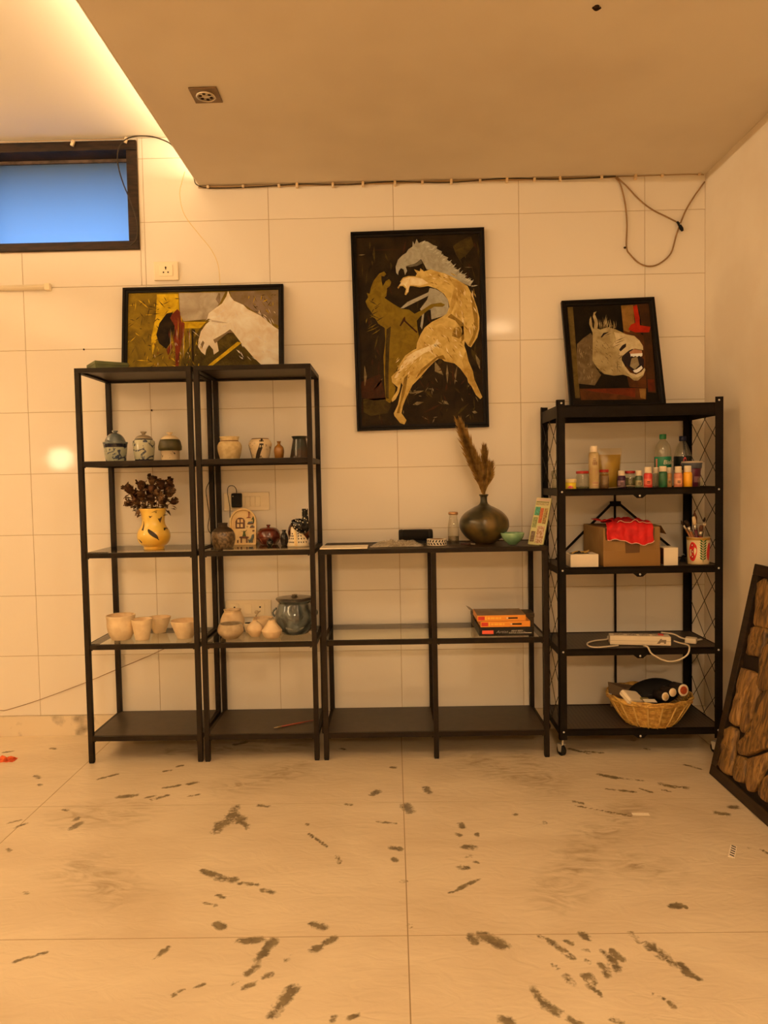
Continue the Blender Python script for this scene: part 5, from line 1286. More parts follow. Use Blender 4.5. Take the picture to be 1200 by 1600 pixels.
paint_bottle('coral red paint bottle with lettered label', 1012.5, YR, 6.5, 23, 9.5, (214, 60, 56), (236, 120, 96), 5.2)
paint_bottle('clear squeeze bottle with cream cap between the red and green paints', 1024.6, YR + .05, 4.8, 22.5, 9, (200, 180, 130), None, 4.4, body=m_jar)
paint_bottle('dark green paint bottle with white cap', 1035.8, YR, 6.6, 25, 8.2, (26, 92, 56), None, 5.3)
paint_bottle('slim peach paint bottle half hidden behind the green one', 1045.3, YR + .05, 4.2, 22, 9, (226, 170, 104), (232, 190, 130), 3.6)
paint_bottle('pale pink paint bottle with printed lines on its label', 1059.6, YR, 6.3, 22.5, 10, (220, 140, 110), (240, 178, 140), 5.2)
paint_bottle('bright yellow paint bottle with white cap', 1074.5, YR, 6.6, 23.5, 9.8, (250, 182, 34), None, 5.4)
# small yellow tub
t, k = turned('balm_tub', 'small yellow tub with pale lid and pink print', 'tub', 891, YR - .005, R2)
MB().lathe(L([(0.05, 0), (8.6, 0), (9, .6), (9, 10.5), (0.05, 10.5)], k), seg=28).build('tub', M('lemon_plastic', (232, 206, 50), rough=0.4), t)
MB().lathe(L([(9.2, 10.5), (9.3, 11), (9.3, 15.4), (8.8, 16), (0.05, 16.2)], k), seg=28).build('lid', M('cream_lid', (230, 210, 150), rough=0.4), t)
vs = [(9.15 * k * math.sin(.12), -9.15 * k * math.cos(.12), 1.0 * k)] + [(9.15 * k * math.sin(.12 + .5 * math.cos(PI * i / 10)), -9.15 * k * math.cos(.12 + .5 * math.cos(PI * i / 10)), (1.0 + 4.6 * math.sin(PI * i / 10)) * k) for i in range(11)]
MB().add(vs, [(0, i, i + 1) for i in range(1, 11)], 0, True).build('printed_flower', M('pink_print', (226, 84, 110), rough=0.5), t)
# glass jars with red lids
def redjar(label, cx, Y, r, h, content):
    t, k = turned('glass_jar', label, 'jar', cx, Y, R2, 'glass jars with red lids')
    MB().lathe(L([(0.05, 0), (r * .9, 0), (r, 1.5), (r, h * .62), (r * .88, h * .8), (r * .82, h * .86), (r * .82, h)], k), seg=28).build('jar', m_jar, t)
    MB().lathe(L([(r * .88, h - 2.6), (r * .95, h - 2.4), (r * .95, h + 1.2), (r * .86, h + 1.6), (0.05, h + 1.6)], k), seg=28).build('lid', m_redlid, t)
    if content: MB().lathe(L([(0.05, .6), (r * .9, .7), (r * .93, 1.8), (r * .93, content[0]), (0.05, content[0])], k), seg=24).build('contents', content[1], t)
redjar('red-lidded glass jar beside the small yellow tub', 910, YR + .005, 10.4, 26.5, (3.5, M('moss_residue', (96, 92, 50), rough=0.8)))
redjar('red-lidded glass jar of yellow liquid between spray can and pouch', 943.5, YR + .02, 7.8, 28, (22, glass_mat('yellow_liquid', (214, 180, 60), .02, .05, .35, (190, 140, 20))))
redjar('red-lidded glass jar between the purple and grey-green paints', 984.3, YR + .055, 8.2, 25, (16, glass_mat('green_liquid', (190, 190, 120), .02, .05, .25, (140, 130, 70))))
# spray can
t, k = turned('spray_can', 'tall beige spray can with white cap and brown lettering', 'spray can', 928, YR - .012, R2)
m_can = M('beige_can', seen((166, 118, 54)), rough=0.3, col2=seen((190, 142, 76)), nscale=18)
MB().lathe(L([(0.05, 0), (7.6, 0), (8, .8), (8, 53), (7.2, 56), (5.8, 57.2), (0.05, 57.2)], k), seg=32).build('can', m_can, t)
MB().lathe(L([(5.6, 57.2), (5.7, 57.6), (5.7, 65.6), (5.2, 66.6), (0.05, 66.8)], k), seg=28).build('cap', m_cap, t)
m_brp = M('brown_print', (120, 66, 34), rough=0.5)
for a0, a1, z0, z1 in ((-.15, -.05, 37, 42), (.05, .15, 37, 42), (.22, .32, 37, 42), (.42, .52, 37, 42), (.60, .70, 37, 42), (-.1, .45, 43, 44.2), (-.05, .4, 46, 47)):   # blurred print
    vs = [(8.08 * k * math.sin(a), -8.08 * k * math.cos(a), z * k) for a in (a0, (a0 + a1) / 2, a1) for z in (z0, z1)]
    MB().add(vs, [(0, 2, 3, 1), (2, 4, 5, 3)], 0, True).build('printed_mark', m_brp, t)
vs = [(8.08 * k * math.sin(.05 + .62 * math.cos(2 * PI * i / 16)), -8.08 * k * math.cos(.05 + .62 * math.cos(2 * PI * i / 16)), (27 + 6 * math.sin(2 * PI * i / 16)) * k) for i in range(16)]
MB().add(vs, [tuple(range(16))], 0, True).build('printed_badge', M('tan_print', seen((168, 108, 62)), rough=0.5), t)
for a_, b_ in ((8, 11), (4.5, 6)):
    vs = [(8.07 * k * math.sin(a), -8.07 * k * math.cos(a), z * k) for a in np.linspace(-.2, 1.0, 7) for z in (a_, b_)]
    MB().add(vs, [(2 * i, 2 * i + 2, 2 * i + 3, 2 * i + 1) for i in range(6)], 0, True).build('printed_bar', M('tan_print', seen((168, 108, 62)), rough=0.5), t)
# yellow pouch in a clear bag
Yp = -0.225; kp = sc(Yp)
pch = thing('pouch', 'clear plastic pouch filled with mustard yellow powder', 'pouch', (atY(951, 750, Yp).x, Yp, R2))
def pillow(w, h, d, n=10, m=12, top=0.08):
    vs = []; 
    for s_ in (-1, 1):
        for j in range(m + 1):
            for i in range(n + 1):
                u, v = i / n, j / m
                e = math.sin(PI * u) ** .6 * (1 - v ** 2) ** .5 * min(1, (v + .12) * 3)
                wob = .0015 * math.sin(11 * u + 7 * v)
                vs.append(((u - .5) * w * (1 - .18 * (1 - v)), s_ * (d / 2 * e) + wob, v * h))
    N1 = (n + 1) * (m + 1); fs = []
    for s_ in range(2):
        for j in range(m):
            for i in range(n):
                a = s_ * N1 + j * (n + 1) + i; fs.append((a, a + 1, a + n + 2, a + n + 1))
    return vs, fs
MB().add(*pillow(37 * kp, 52 * kp, .045), 0, True).build('filling', M('mustard_powder', seen((176, 120, 8)), rough=0.5, col2=seen((150, 98, 6)), nscale=14), pch)
MB().add(*pillow(41 * kp, 62 * kp, .051), 0, True).build('bag_film', glass_mat('pouch_film', (248, 244, 234), .0, .25, .04, (220, 200, 160)), pch)
# water bottle
m_pet = glass_mat('pet_plastic', (238, 238, 228), 0.07, 0.05, 0.05)
Yw = -0.20
t, k = turned('water_bottle', 'empty clear water bottle with green cap and green label', 'bottle', 1035.8, Yw, R2)
MB().lathe(L([(0.05, 0), (10, 0), (12, 2)] + [(12.3 - .35 * (i % 2), 4 + i * 1.9) for i in range(10)] + [(12.4, 24), (12.4, 46), (12.0, 56), (10.4, 64), (7.0, 70), (4.2, 73), (4.0, 78)], k), seg=32).build('bottle', m_pet, t)
MB().lathe(L([(4.9, 74.4), (5.1, 74.8), (5.1, 81.4), (4.8, 81.8), (0.05, 81.9)], k), seg=24).build('cap', M('green_cap', (30, 120, 74), rough=0.4), t)
MB().lathe(L([(12.55, 28), (12.6, 28.2), (12.6, 46.8), (12.55, 47)], k), seg=36).build('label', M('green_label', (8, 122, 88), rough=0.4), t)
text_part('lettering', 'Bisleri', 9.5 * k, m_prW, t, (0, 0, 38 * k), bend=12.75 * k, align='LEFT', shear=.15)
vs = [(12.75 * k * math.sin(a), -12.75 * k * math.cos(a), z * k) for a in (-.95, -.7) for z in (31, 44)]
MB().add(vs, [(0, 2, 3, 1)]).build('red_strip', M('pink_strip', (230, 150, 130), rough=.5), t)
# cola style bottle
t, k = turned('soda_bottle', 'empty clear soda bottle with navy cap and dark label', 'bottle', 1066.5, -0.17, R2)
MB().lathe(L([(0.05, 0), (10, 0), (12.6, 3), (12.8, 22), (12.8, 47), (11.6, 53), (7.4, 64), (4.2, 70), (3.8, 74)], k), seg=32).build('bottle', m_pet, t)
MB().lathe(L([(5.1, 70.6), (5.3, 71), (5.3, 77.6), (5.0, 78), (0.05, 78.1)], k), seg=24).build('cap', M('navy_cap', (26, 34, 66), rough=0.35), t)
MB().lathe(L([(12.95, 26), (13, 26.2), (13, 46.8), (12.95, 47)], k), seg=36).build('label', M('dark_label', (22, 30, 30), rough=0.4), t)
m_lred = M('logo_red', (206, 34, 34), rough=.45)
def wrap_poly(parent, name, pts, r, k, mat):
    vs = [(r * k * math.sin(a), -r * k * math.cos(a), z * k) for a, z in pts]
    MB().add(vs, [tuple(range(len(vs)))], 0, True).build(name, mat, parent)
wrap_poly(t, 'red_emblem', [(-.25, 30), (.62, 31), (.7, 36), (.45, 37), (.32, 44), (.2, 46), (.08, 43), (.02, 37), (-.28, 35.5)], 13.1, k, m_lred)
wrap_poly(t, 'white_band', [(-.24, 34.4), (.68, 35.4), (.68, 36.4), (-.24, 35.4)], 13.2, k, m_prW)
wrap_poly(t, 'gold_mark', [(-.05, 30.6), (.35, 31.2), (.38, 33.2), (-.02, 32.8)], 13.2, k, m_prY)
# purple tub with grey lid, and a small glass beside it
t, k = turned('paint_tub', 'large purple paint tub with grey-white lid behind the yellow bottle', 'tub', 1081, -0.245, R2)
MB().lathe(L([(0.05, 0), (11.6, 0), (12, 1), (12.6, 24), (13.4, 29), (0.05, 29)], k), seg=36).build('tub', M('plum_plastic', (96, 34, 62), rough=0.35, coat=.3), t)
MB().lathe(L([(13.6, 28.4), (14.2, 29), (14.7, 35), (15.2, 36), (15.2, 38.4), (14.6, 39), (0.05, 39.4)], k), seg=36).build('lid', M('slate_lid', (96, 100, 112), rough=0.35), t)
MB().lathe(L([(15.3, 37), (15.4, 37.4), (15.4, 38.8), (14.8, 39.6), (0.05, 40)], k), seg=36).build('lid_top', M('pale_lid', (206, 190, 170), rough=0.4), t)
vs = [(12.55 * k * math.sin(a), -12.55 * k * math.cos(a), z * k) for a in np.linspace(.2, 1.1, 7) for z in (7, 16)]
MB().add(vs, [(2 * i, 2 * i + 2, 2 * i + 3, 2 * i + 1) for i in range(6)], 0, True).build('label', M('lilac_label', (150, 110, 120), rough=.5), t)
t, k = turned('shot_glass', 'little clear glass tucked beside the purple paint tub', 'glass', 1094.5, -0.325, R2)
MB().lathe(L([(0.05, 0), (3.6, 0), (4.2, 14)], k), seg=20).build('glass', m_jar, t)
# wire lying in front
ww = thing('wire_offcut', 'thin pale wire lying along the paint bottle shelf', 'wire', (atY(970, 764, -0.34).x, -0.345, R2 + .003))
MB().tube(smooth_path([(-.055, 0, 0.000), (-.01, -.004, .004), (.03, 0, .008), (.07, .002, .006), (.115, 0, .002)], 6), .0010, 6).build('strand', M('pale_wire', (200, 180, 150), rough=.4), ww)
# glass jar at the rear of the same shelf
t, k = turned('glass_jar', 'round clear glass jar at the back of the paint shelf', 'jar', 868.5, -0.12, R2, None)
MB().lathe(L([(0.05, 0), (5.5, 0), (6.5, 2), (6.5, 10), (5, 14), (5, 17)], k), seg=24).build('jar', m_jar, t)
MB().lathe(L([(5.4, 16), (5.8, 17), (7.6, 22), (7, 27), (3, 29.5), (0.05, 30)], k), seg=24).build('stopper', m_jar, t)

# ---- shelf with the cardboard box
m_card = M('corrugated_card', seen((146, 94, 38)), rough=0.8, col2=seen((134, 84, 32)), nscale=8, bump=.06)
m_tape = M('brown_tape', seen((92, 52, 18)), rough=0.3, coat=.3)
BXW, BXD, BXH = 0.252, 0.30, 0.172
bx0 = atY(941, 880, -0.338).x
box = thing('cardboard_box', 'brown cardboard box sealed with tape under the red cloth', 'box', (bx0 + BXW / 2, -0.338 + BXD / 2, R3), rot=(0, 0, 0.03))
MB().cbox(-BXW / 2, BXW / 2, -BXD / 2, BXD / 2, 0, BXH, 0.003).build('carton', m_card, box)
MB().add([(BXW / 2 - .002, -BXD / 2 + .02, BXH), (BXW / 2 - .002, BXD / 2 - .06, BXH), (BXW / 2 + .035, BXD / 2 - .06, BXH - .03), (BXW / 2 + .040, -BXD / 2 + .03, BXH - .036), (BXW / 2 + .012, -BXD / 2 + .02, BXH + .004), (BXW / 2 + .012, BXD / 2 - .06, BXH + .006)], [(0, 4, 5, 1), (4, 3, 2, 5)]).build('loose_flap', m_card, box)
def front_patch(name, pts, mat, lift=.0006):
    vs = [(p[0], -BXD / 2 - lift, p[1]) for p in pts] + [(p[0], -BXD / 2 + .001, p[1]) for p in pts]; n = len(pts)
    MB().add(vs, [tuple(range(n))] + [(i, (i + 1) % n, n + (i + 1) % n, n + i) for i in range(n)]).build(name, mat, box)
front_patch('tape_band', [(-BXW / 2, .0), (BXW / 2, .0), (BXW / 2, .072), (-BXW / 2, .069)], M('glossy_brown_tape', seen((136, 84, 30)), rough=.3, coat=.2), .0004)
front_patch('tape_strip', [(-.028, .058), (.034, .060), (.036, .110), (.038, .172), (-.036, .172), (-.030, .10)], m_tape, .0010)
front_patch('tape_strip', [(-.118, .118), (-.103, .118), (-.100, .171), (-.120, .171)], m_tape, .0010)
front_patch('tape_strip', [(-.09, .112), (.098, .108), (.102, .168), (-.09, .170)], m_tape, .0008)
# red cloth
kc = sc(-.33)
cl = thing('red_cloth', 'crumpled bright red cloth with white edging draped over the cardboard box', 'cloth', (bx0 + BXW / 2, -0.338 + BXD / 2, R3 + BXH))
m_redc = M('red_cloth', (214, 24, 26), rough=.7, col2=(196, 18, 22), nscale=30, bump=.3, bscale=70)
nu, nv = 26, 20; vs = []; q = random.Random(4)
for j in range(nv + 1):
    for i in range(nu + 1):
        u, v = i / nu, j / nv                       # v: 0 at the back on the lid, 1 hanging at the front
        x = -.085 + .205 * u - .02 * v + .010 * math.sin(6 * v)
        L_ = .06 + .262 * v
        fold = .007 * math.sin(13 * u + 5 * v) + .004 * math.sin(27 * u - 9 * v) + .002 * math.sin(40 * v + 5 * u)
        drop_start = .17 + .03 * math.sin(3 * u)
        y = BXD / 2 - L_ - .06
        z = .012 + abs(fold) * 1.2 + .016 * math.sin(PI * u) * (1 - v)
        yf = -BXD / 2 - .003
        if y < yf + .012:
            dd = (yf + .012 - y); y = yf - .004 - abs(fold) * .8 - .003; z = .010 - dd * (0.62 + .42 * u - 1.5 * max(0, u - .80)) * (1 + .05 * math.sin(9 * u + 1)) + fold * .6
        vs.append((x, y, z))
fs = [(j * (nu + 1) + i, j * (nu + 1) + i + 1, (j + 1) * (nu + 1) + i + 1, (j + 1) * (nu + 1) + i) for j in range(nv) for i in range(nu)]
co = MB().add(vs, fs, 0, True).build('fabric', m_redc, cl)
so = co.modifiers.new('thickness', 'SOLIDIFY'); so.thickness = .003
sb = co.modifiers.new('smooth', 'SUBSURF'); sb.levels = 1; sb.render_levels = 1
m_edge = M('white_edging', (236, 190, 170), rough=.7)
MB().tube([Vector(vs[nv * (nu + 1) + i]) + Vector((0, -.003, 0)) for i in range(nu + 1)], .0017, 6).build('edging', m_edge, cl)
MB().tube([Vector(vs[(nv - 7) * (nu + 1) + i]) + Vector((0, -.004, .002)) for i in range(6, nu + 1)], .0012, 6).build('edging', m_edge, cl)
vs2 = []
for j in range(9):
    for i in range(9):
        u, v = i / 8, j / 8
        vs2.append((-.125 + .10 * u, .03 - .10 * v + .02 * u, .018 + .014 * math.sin(7 * u + 4 * v) * u + .010 * (1 - u)))
c2 = MB().add(vs2, [(j * 9 + i, j * 9 + i + 1, (j + 1) * 9 + i + 1, (j + 1) * 9 + i) for j in range(8) for i in range(8)], 0, True).build('loose_corner', m_redc, cl)
s2_ = c2.modifiers.new('thickness', 'SOLIDIFY'); s2_.thickness = .003
# white foam block with string, small white carton, brush cup
m_foam = M('white_foam', (236, 224, 204), rough=.85, bump=.2, bscale=200)
fx0, fx1 = atY(891.5, 885, -.345).x, atY(935.5, 885, -.345).x
fb = thing('foam_box', 'white foam block with loose string on top, in front of the cardboard box', 'foam block', ((fx0 + fx1) / 2, -.345, R3))
MB().cbox(-(fx1 - fx0) / 2, (fx1 - fx0) / 2, 0, .10, 0, .057, .003).build('block', m_foam, fb)
MB().tube(smooth_path([(-.05, .02, .061), (-.02, .05, .066), (.01, .03, .062), (.03, .045, .070), (.02, .06, .063), (-.01, .07, .062)], 6), .003, 6).build('string', M('yellow_string', (196, 160, 80), rough=.7), fb)
MB().add(*crumple(10, 6, .085, .06, .014, 3), 0, False, Matrix.Translation((-.012, .05, .057))).build('dark_wrap', M('dark_wrap', (60, 54, 46), rough=.5), fb)
wx0, wx1 = atY(1037.5, 880, -.335).x, atY(1059.5, 880, -.335).x
wbx2 = thing('small_carton', 'small upright white carton between cardboard box and brush cup', 'carton', ((wx0 + wx1) / 2, -.335, R3))
hw = (wx1 - wx0) / 2
MB().cbox(-hw, hw, 0, .085, 0, .079, .001).build('carton', m_paper, wbx2)
MB().box(-hw - .0006, -hw, .004, .081, .004, .075).build('printed_side', M('dark_print_side', (56, 44, 36), rough=.5, col2=(120, 60, 40), nscale=30), wbx2)
dk = thing('black_clip', 'small black clip behind the white carton', 'clip', (atY(1066, 880, -.2).x, -.2, R3))
MB().poly([(-.012, 0), (.014, 0), (.010, .012), (.0, .030), (-.006, .014)], -.004, .004).build('jaw', m_foot, dk)
MB().tube([(0, 0, .026), (.006, 0, .036), (.012, 0, .028)], .0012, 6).build('wire_handle', m_bolt, dk)
# brush cup
Yc = -.285; kc2 = sc(Yc)
cup = thing('brush_cup', 'hand-painted cup with red paisley and green leaf holding brushes', 'cup', (atY(1091, 870, Yc).x, Yc, R3), rot=(0, 0, -0.40))
rb = 15.6; rt_ = 17.2; hc = 42
MB().lathe(L([(0.05, 0), (rb, 0), (rb + .2, 1), (rt_, hc), (rt_ - 1.2, hc), (rb - 1.2, 2), (0.05, 2)], kc2), seg=40).build('body', M('cup_cream', (226, 206, 160), rough=.35, coat=.3), cup)
def cupband(z0, z1, mat):
    MB().lathe(L([(np.interp(z0, [0, hc], [rb, rt_]) + .15, z0), (np.interp(z1, [0, hc], [rb, rt_]) + .15, z1)], kc2), seg=40).build('painted_band', mat, cup)
m_och = M('ochre_band', (176, 136, 58), rough=.4); cupband(.5, 4, m_och); cupband(hc - 4.5, hc - .4, m_och)
def cup_poly(name, pts, mat, lift=.25):
    vs = []
    for a, z in pts:
        r = (np.interp(z, [0, hc], [rb, rt_]) + lift) * kc2; vs.append((r * math.sin(a), -r * math.cos(a), z * kc2))
    ctr = sum((Vector(v) for v in vs), Vector()) / len(vs); cc = Vector((ctr.x, ctr.y, 0)); 
    ca = sum(p[0] for p in pts) / len(pts); cz = sum(p[1] for p in pts) / len(pts)
    r = (np.interp(cz, [0, hc], [rb, rt_]) + lift) * kc2
    vs.append((r * math.sin(ca), -r * math.cos(ca), cz * kc2)); n = len(pts)
    MB().add(vs, [(i, (i + 1) % n, n) for i in range(n)], 0, True).build(name, mat, cup)
m_pred = M('cup_red', (212, 30, 40), rough=.35); m_pgr = M('cup_green', (40, 96, 50), rough=.35); m_pred2 = M('cup_dark_red', (170, 24, 30), rough=.35)
def blob(a0, z0, ra, rz, n=18, w=.12): return [(a0 + ra * math.cos(2 * PI * i / n) * (1 + w * math.sin(4 * PI * i / n)), z0 + rz * math.sin(2 * PI * i / n)) for i in range(n)]
cup_poly('painted_paisley', blob(-.50, 20, .40, 15), m_pred)
for zz in (30, 20, 12): cup_poly('painted_ring', blob(-.52, zz, .14, 3.4), m_pred2, .4); cup_poly('painted_dot', blob(-.52, zz, .05, 1.3), M('cup_white', (240, 220, 190), rough=.4), .55)
cup_poly('painted_stem', [(.42, 4), (.47, 4), (.46, 37), (.43, 37)], m_pgr)
for i in range(8):
    z = 7 + 3.9 * i
    cup_poly('painted_leaf', [(.44, z), (.30, z + 3.8), (.12, z + 4.6), (.24, z + 1.2)], m_pgr)
    cup_poly('painted_leaf', [(.45, z), (.58, z + 3.8), (.78, z + 4.6), (.66, z + 1.2)], m_pgr)
cup_poly('painted_paisley', blob(1.08, 20, .26, 14), m_pred)
m_woodh = M('brush_handle', (150, 96, 48), rough=.4)
def cup_brush(label, dx, dy, top, col, width, bristle, flat=False, hair=10):
    """dx,dy,top: where the bristle tip is, in photograph pixels from the cup's base centre."""
    t = thing('paintbrush', label, 'paintbrush', cup.location, 'brushes in the painted cup')
    tip = Vector((dx, dy, top)) * kc2; foot = Vector((-dx * .35, -dy * .3, 3.2)) * kc2; d = (tip - foot); l = d.length; d.normalize()
    w = width * kc2
    a, b_ = foot, tip - d * (hair + 8) * kc2; f1 = tip - d * hair * kc2
    MB().tube([a, a.lerp(b_, .6), b_], [w * .5, w * .8, w * .65], 8).build('handle', col, t)
    MB().tube([b_, f1], [w * .66, w * .7], 8).build('ferrule', M('nickel', (206, 196, 178), rough=.3, metal=.7), t)
    MB().tube([f1, f1.lerp(tip, .45), tip], [w * .68, w * (1.05 if not flat else .9), w * (.12 if not flat else .6)], 8).build('bristles', bristle, t)
m_hair_w = M('white_hair', (230, 206, 166), rough=.9); m_hair_b = M('brown_hair', (92, 54, 30), rough=.9); m_hair_d = M('dark_hair', (52, 38, 28), rough=.9)
cup_brush('white-haired filbert brush in the painted cup', -9, -4, 74, M('plum_handle', (92, 30, 42), rough=.4), 3.6, m_hair_w, True, 13)
cup_brush('long brush with pointed brown tip, tallest in the painted cup', -4, 5, 83, M('maroon_handle', (86, 30, 30), rough=.4), 3.2, m_hair_b, False, 20)
cup_brush('thin brush with pale rod handle in the painted cup', 9, -3, 73, M('pale_handle', (206, 176, 120), rough=.4), 2.0, m_hair_d, False, 8)
cup_brush('flat brown-handled brush leaning out of the painted cup', -19, 2, 68, m_woodh, 4.4, m_hair_d, True, 11)
cup_brush('slender wooden brush leaning furthest out of the painted cup', -27, 0, 68, m_woodh, 2.2, m_hair_d, False, 9)
cup_brush('red-handled brush upright in the painted cup', 3, -5, 60, M('crimson_handle', (150, 34, 40), rough=.4), 4.2, m_hair_b, True, 9)
cup_brush('dark-handled brush with pale ferrule in the painted cup', 12, 3, 66, M('black_handle', (44, 40, 30), rough=.4), 2.4, m_hair_w, False, 8)

# ---- power strip
m_strip = M('strip_white', (236, 222, 196), rough=.4)
a_, b2_ = atY(955, 1000, -.300), atY(1050.5, 1003, -.345)
ps = thing('power_strip', 'long white power strip with corded plug on the rack', 'power strip', ((a_.x + b2_.x) / 2, (a_.y + b2_.y) / 2 + .03, R4), rot=(0, 0, math.atan2(b2_.y - a_.y, b2_.x - a_.x)))
pw = (b2_ - a_).length
MB().cbox(-pw / 2, pw / 2, -.03, .03, .003, .043, .003).build('housing', m_strip, ps)
MB().box(-pw / 2 + .001, pw / 2 - .001, -.0304, -.03, .0225, .0235).build('seam', M('seam_grey', (150, 136, 116), rough=.6), ps)
for i in range(4):
    so_ = MB().cbox(-pw / 2 + .02 + i * .055, -pw / 2 + .062 + i * .055, -.022, .022, .043, .0455, .001).build('socket', M('socket_face', (190, 174, 150), rough=.4), ps)
    for hx, hy in ((0, .008), (-.008, -.008), (.008, -.008)):
        MB().lathe([(.0032, .0456), (.0001, .0458)], c=(-pw / 2 + .041 + i * .055 + hx, hy), seg=10).build('pin_hole', m_foot, so_)
MB().cbox(pw / 2 - .05, pw / 2 - .028, -.010, .010, .043, .051, .002).build('red_switch', M('switch_red', (190, 50, 36), rough=.4), ps)
MB().poly([(.070, .012), (.086, .034), (.092, .034), (.090, .030), (.110, .030), (.108, .012), (.100, .012), (.100, .018), (.088, .018), (.082, .012)], -.0306, -.03).build('printed_logo', M('grey_logo', (140, 124, 104), rough=.5), ps)
m_cord = M('white_cord', (226, 212, 186), rough=.5)
def cord_pts(rows): return [on for on in rows]
c1 = [atZ(x, y, R4 + .004) for x, y in ((948, 999), (930, 1001), (918, 1005), (921, 1010), (936, 1011.5), (966, 1008.5))]
for p in c1: p.z = R4 + .004
ps_cord = MB().tube(smooth_path([Vector((c1[0].x + .01, c1[0].y + .02, R4 + .012))] + c1, 6), .0036, 8)
def local(o, p): 
    return Matrix.Rotation(-o.rotation_euler.z, 4, 'Z') @ (Vector(p) - Vector(o.location))
def local_tube(o, pts, r, name, mat, seg=8, n=6):
    return MB().tube([local(o, p) for p in smooth_path(pts, n)], r, seg).build(name, mat, o)
local_tube(ps, [Vector((c1[0].x + .012, c1[0].y + .02, R4 + .014))] + c1, .0036, 'cord', m_cord)
front = -.385
c2p = [Vector((atY(1006, 1008, -.34).x, -.335, R4 + .005)), atY(1012, 1011, -.38), atY(1018, 1021, front), atY(1032, 1029.5, front), atY(1045, 1033.5, front), atY(1060, 1031.5, front), atY(1073, 1024, front), atY(1077, 1015, front),
       Vector((atY(1073, 1007, -.33).x, -.345, R4 + .006)), Vector((atY(1062, 1003, -.30).x, -.30, R4 + .006)), Vector((atY(1052, 1001, -.28).x, -.285, R4 + .012))]
local_tube(ps, c2p, .0036, 'cord', m_cord)
pg = Vector((atY(1076, 1003, -.28).x, -.28, R4))
c3p = [Vector((atY(1035, 989, -.27).x, -.255, R4 + .045)), Vector((atY(1052, 993, -.25).x, -.25, R4 + .035)), Vector((pg.x - .03, pg.y + .01, R4 + .022)), Vector((pg.x - .008, pg.y, R4 + .018))]
local_tube(ps, c3p, .0036, 'cord', m_cord)
PT = Matrix.Translation(local(ps, pg)) @ Matrix.Rotation(-.55 - ps.rotation_euler.z, 4, 'Z')
plg = MB().cbox(-.014, .034, -.020, .020, .002, .026, .004, T=PT).build('plug', m_strip, ps)
for hx, hy, ln in ((.034, .010, .018), (.034, -.010, .018), (.034, 0, .024)):
    MB().tube([PT @ Vector((hx - .002, hy, .018)), PT @ Vector((hx + ln, hy, .022))], .0025, 8).build('plug_pin', M('nickel', (206, 196, 178), rough=.3, metal=.7), plg)

# ---- wicker basket and what is in it
Yk = -.272; kk = sc(Yk - .1)
bkx = atY(1014.5, 1110, Yk).x
bk = thing('wicker_basket', 'round honey-coloured wicker basket on the bottom shelf of the rack', 'basket', (bkx, Yk, R5))
m_wick = M('wicker', seen((206, 138, 48)), rough=.6, col2=seen((168, 104, 30)), nscale=50)
RB, RT, HB = .106, .180, .122
def rad(t): return RB + (RT - RB) * (t ** .85)
nst = 36
wv = MB(); rows_ = 26; segs = nst * 4
for r_ in range(rows_):
    t_ = (r_ + .5) / rows_; z = HB * t_
    pts = []
    for i in range(segs + 1):
        a = 2 * PI * i / segs; ph = math.sin(nst / 2 * a + PI * r_) 
        pts.append(((rad(t_) + .0022 * ph) * math.cos(a), (rad(t_) * 1.0 + .0022 * ph) * math.sin(a) * .92, z + .0006 * math.sin(7 * a + r_)))
    wv.tube(pts, .0027, 5, caps=False)
wo = wv.build('woven_wall', m_wick, bk); wo['kind'] = 'stuff'
for i in range(nst // 2):
    a = 2 * PI * (i + .5) / (nst // 2)
    MB().tube([(rad(t_) * 1.03 * math.cos(a), rad(t_) * 1.03 * math.sin(a) * .92, HB * t_) for t_ in np.linspace(0, 1, 5)], .0036, 6).build('stake', M('wicker_stake', seen((216, 154, 64)), rough=.6), bk)
for dz, rr2, q_ in ((.0, .0055, 0), (.007, .005, 1), (-.007, .005, 2)):
    pts = [((RT + .003 + .003 * math.sin(14 * a + q_ * 2.1)) * math.cos(a), (RT + .003 + .003 * math.sin(14 * a + q_ * 2.1)) * math.sin(a) * .92, HB + dz + .002 * math.cos(14 * a + q_ * 2.1)) for a in np.linspace(0, 2 * PI, 100)]
    MB().tube(pts, rr2, 6, caps=False).build('rim_braid', m_wick, bk)
MB().tube([((rad(.3) * 1.03) * math.cos(a), rad(.3) * 1.03 * math.sin(a) * .92, HB * .3) for a in np.linspace(0, 2 * PI, 60)], .0028, 6, caps=False).build('waist_band', m_wick, bk)
MB().lathe([(.0005, .002), (RB, .002), (RB, .006), (.0005, .006)], seg=36, T=Matrix.Diagonal((1, .92, 1, 1))).build('bottom', m_wick, bk)
# contents
bz = R5 + HB
blk = thing('black_bag', 'soft black zipped bag lying in the wicker basket', 'bag', (bkx + .03, Yk + .045, R5 + .03))
bvs = []; nb = 14
bm_ = MB(); bm_.ball((0, 0, .085), .118, .075, .062, seg=28, rings=16)
bm_.v = [(x + .006 * math.sin(30 * y + 20 * z), y + .004 * math.sin(25 * x), z * (1 if z < .10 else 1) + .010 * math.sin(16 * x + 8 * y)) for x, y, z in bm_.v]
blo = bm_.build('bag', M('black_fabric', (24, 22, 22), rough=.8, bump=.3, bscale=200), blk)
MB().tube([(.112 * math.cos(a), .072 * math.sin(a), .102 + .010 * math.sin(16 * .112 * math.cos(a))) for a in np.linspace(PI, 2 * PI, 20)], .002, 6).build('zip', M('zip_grey', (60, 56, 54), rough=.4), blk)
wp = thing('white_case', 'white rounded plastic case tilted at the edge of the wicker basket', 'case', (bkx - .105, Yk - .085, bz + .014), rot=(.5, .25, .55))
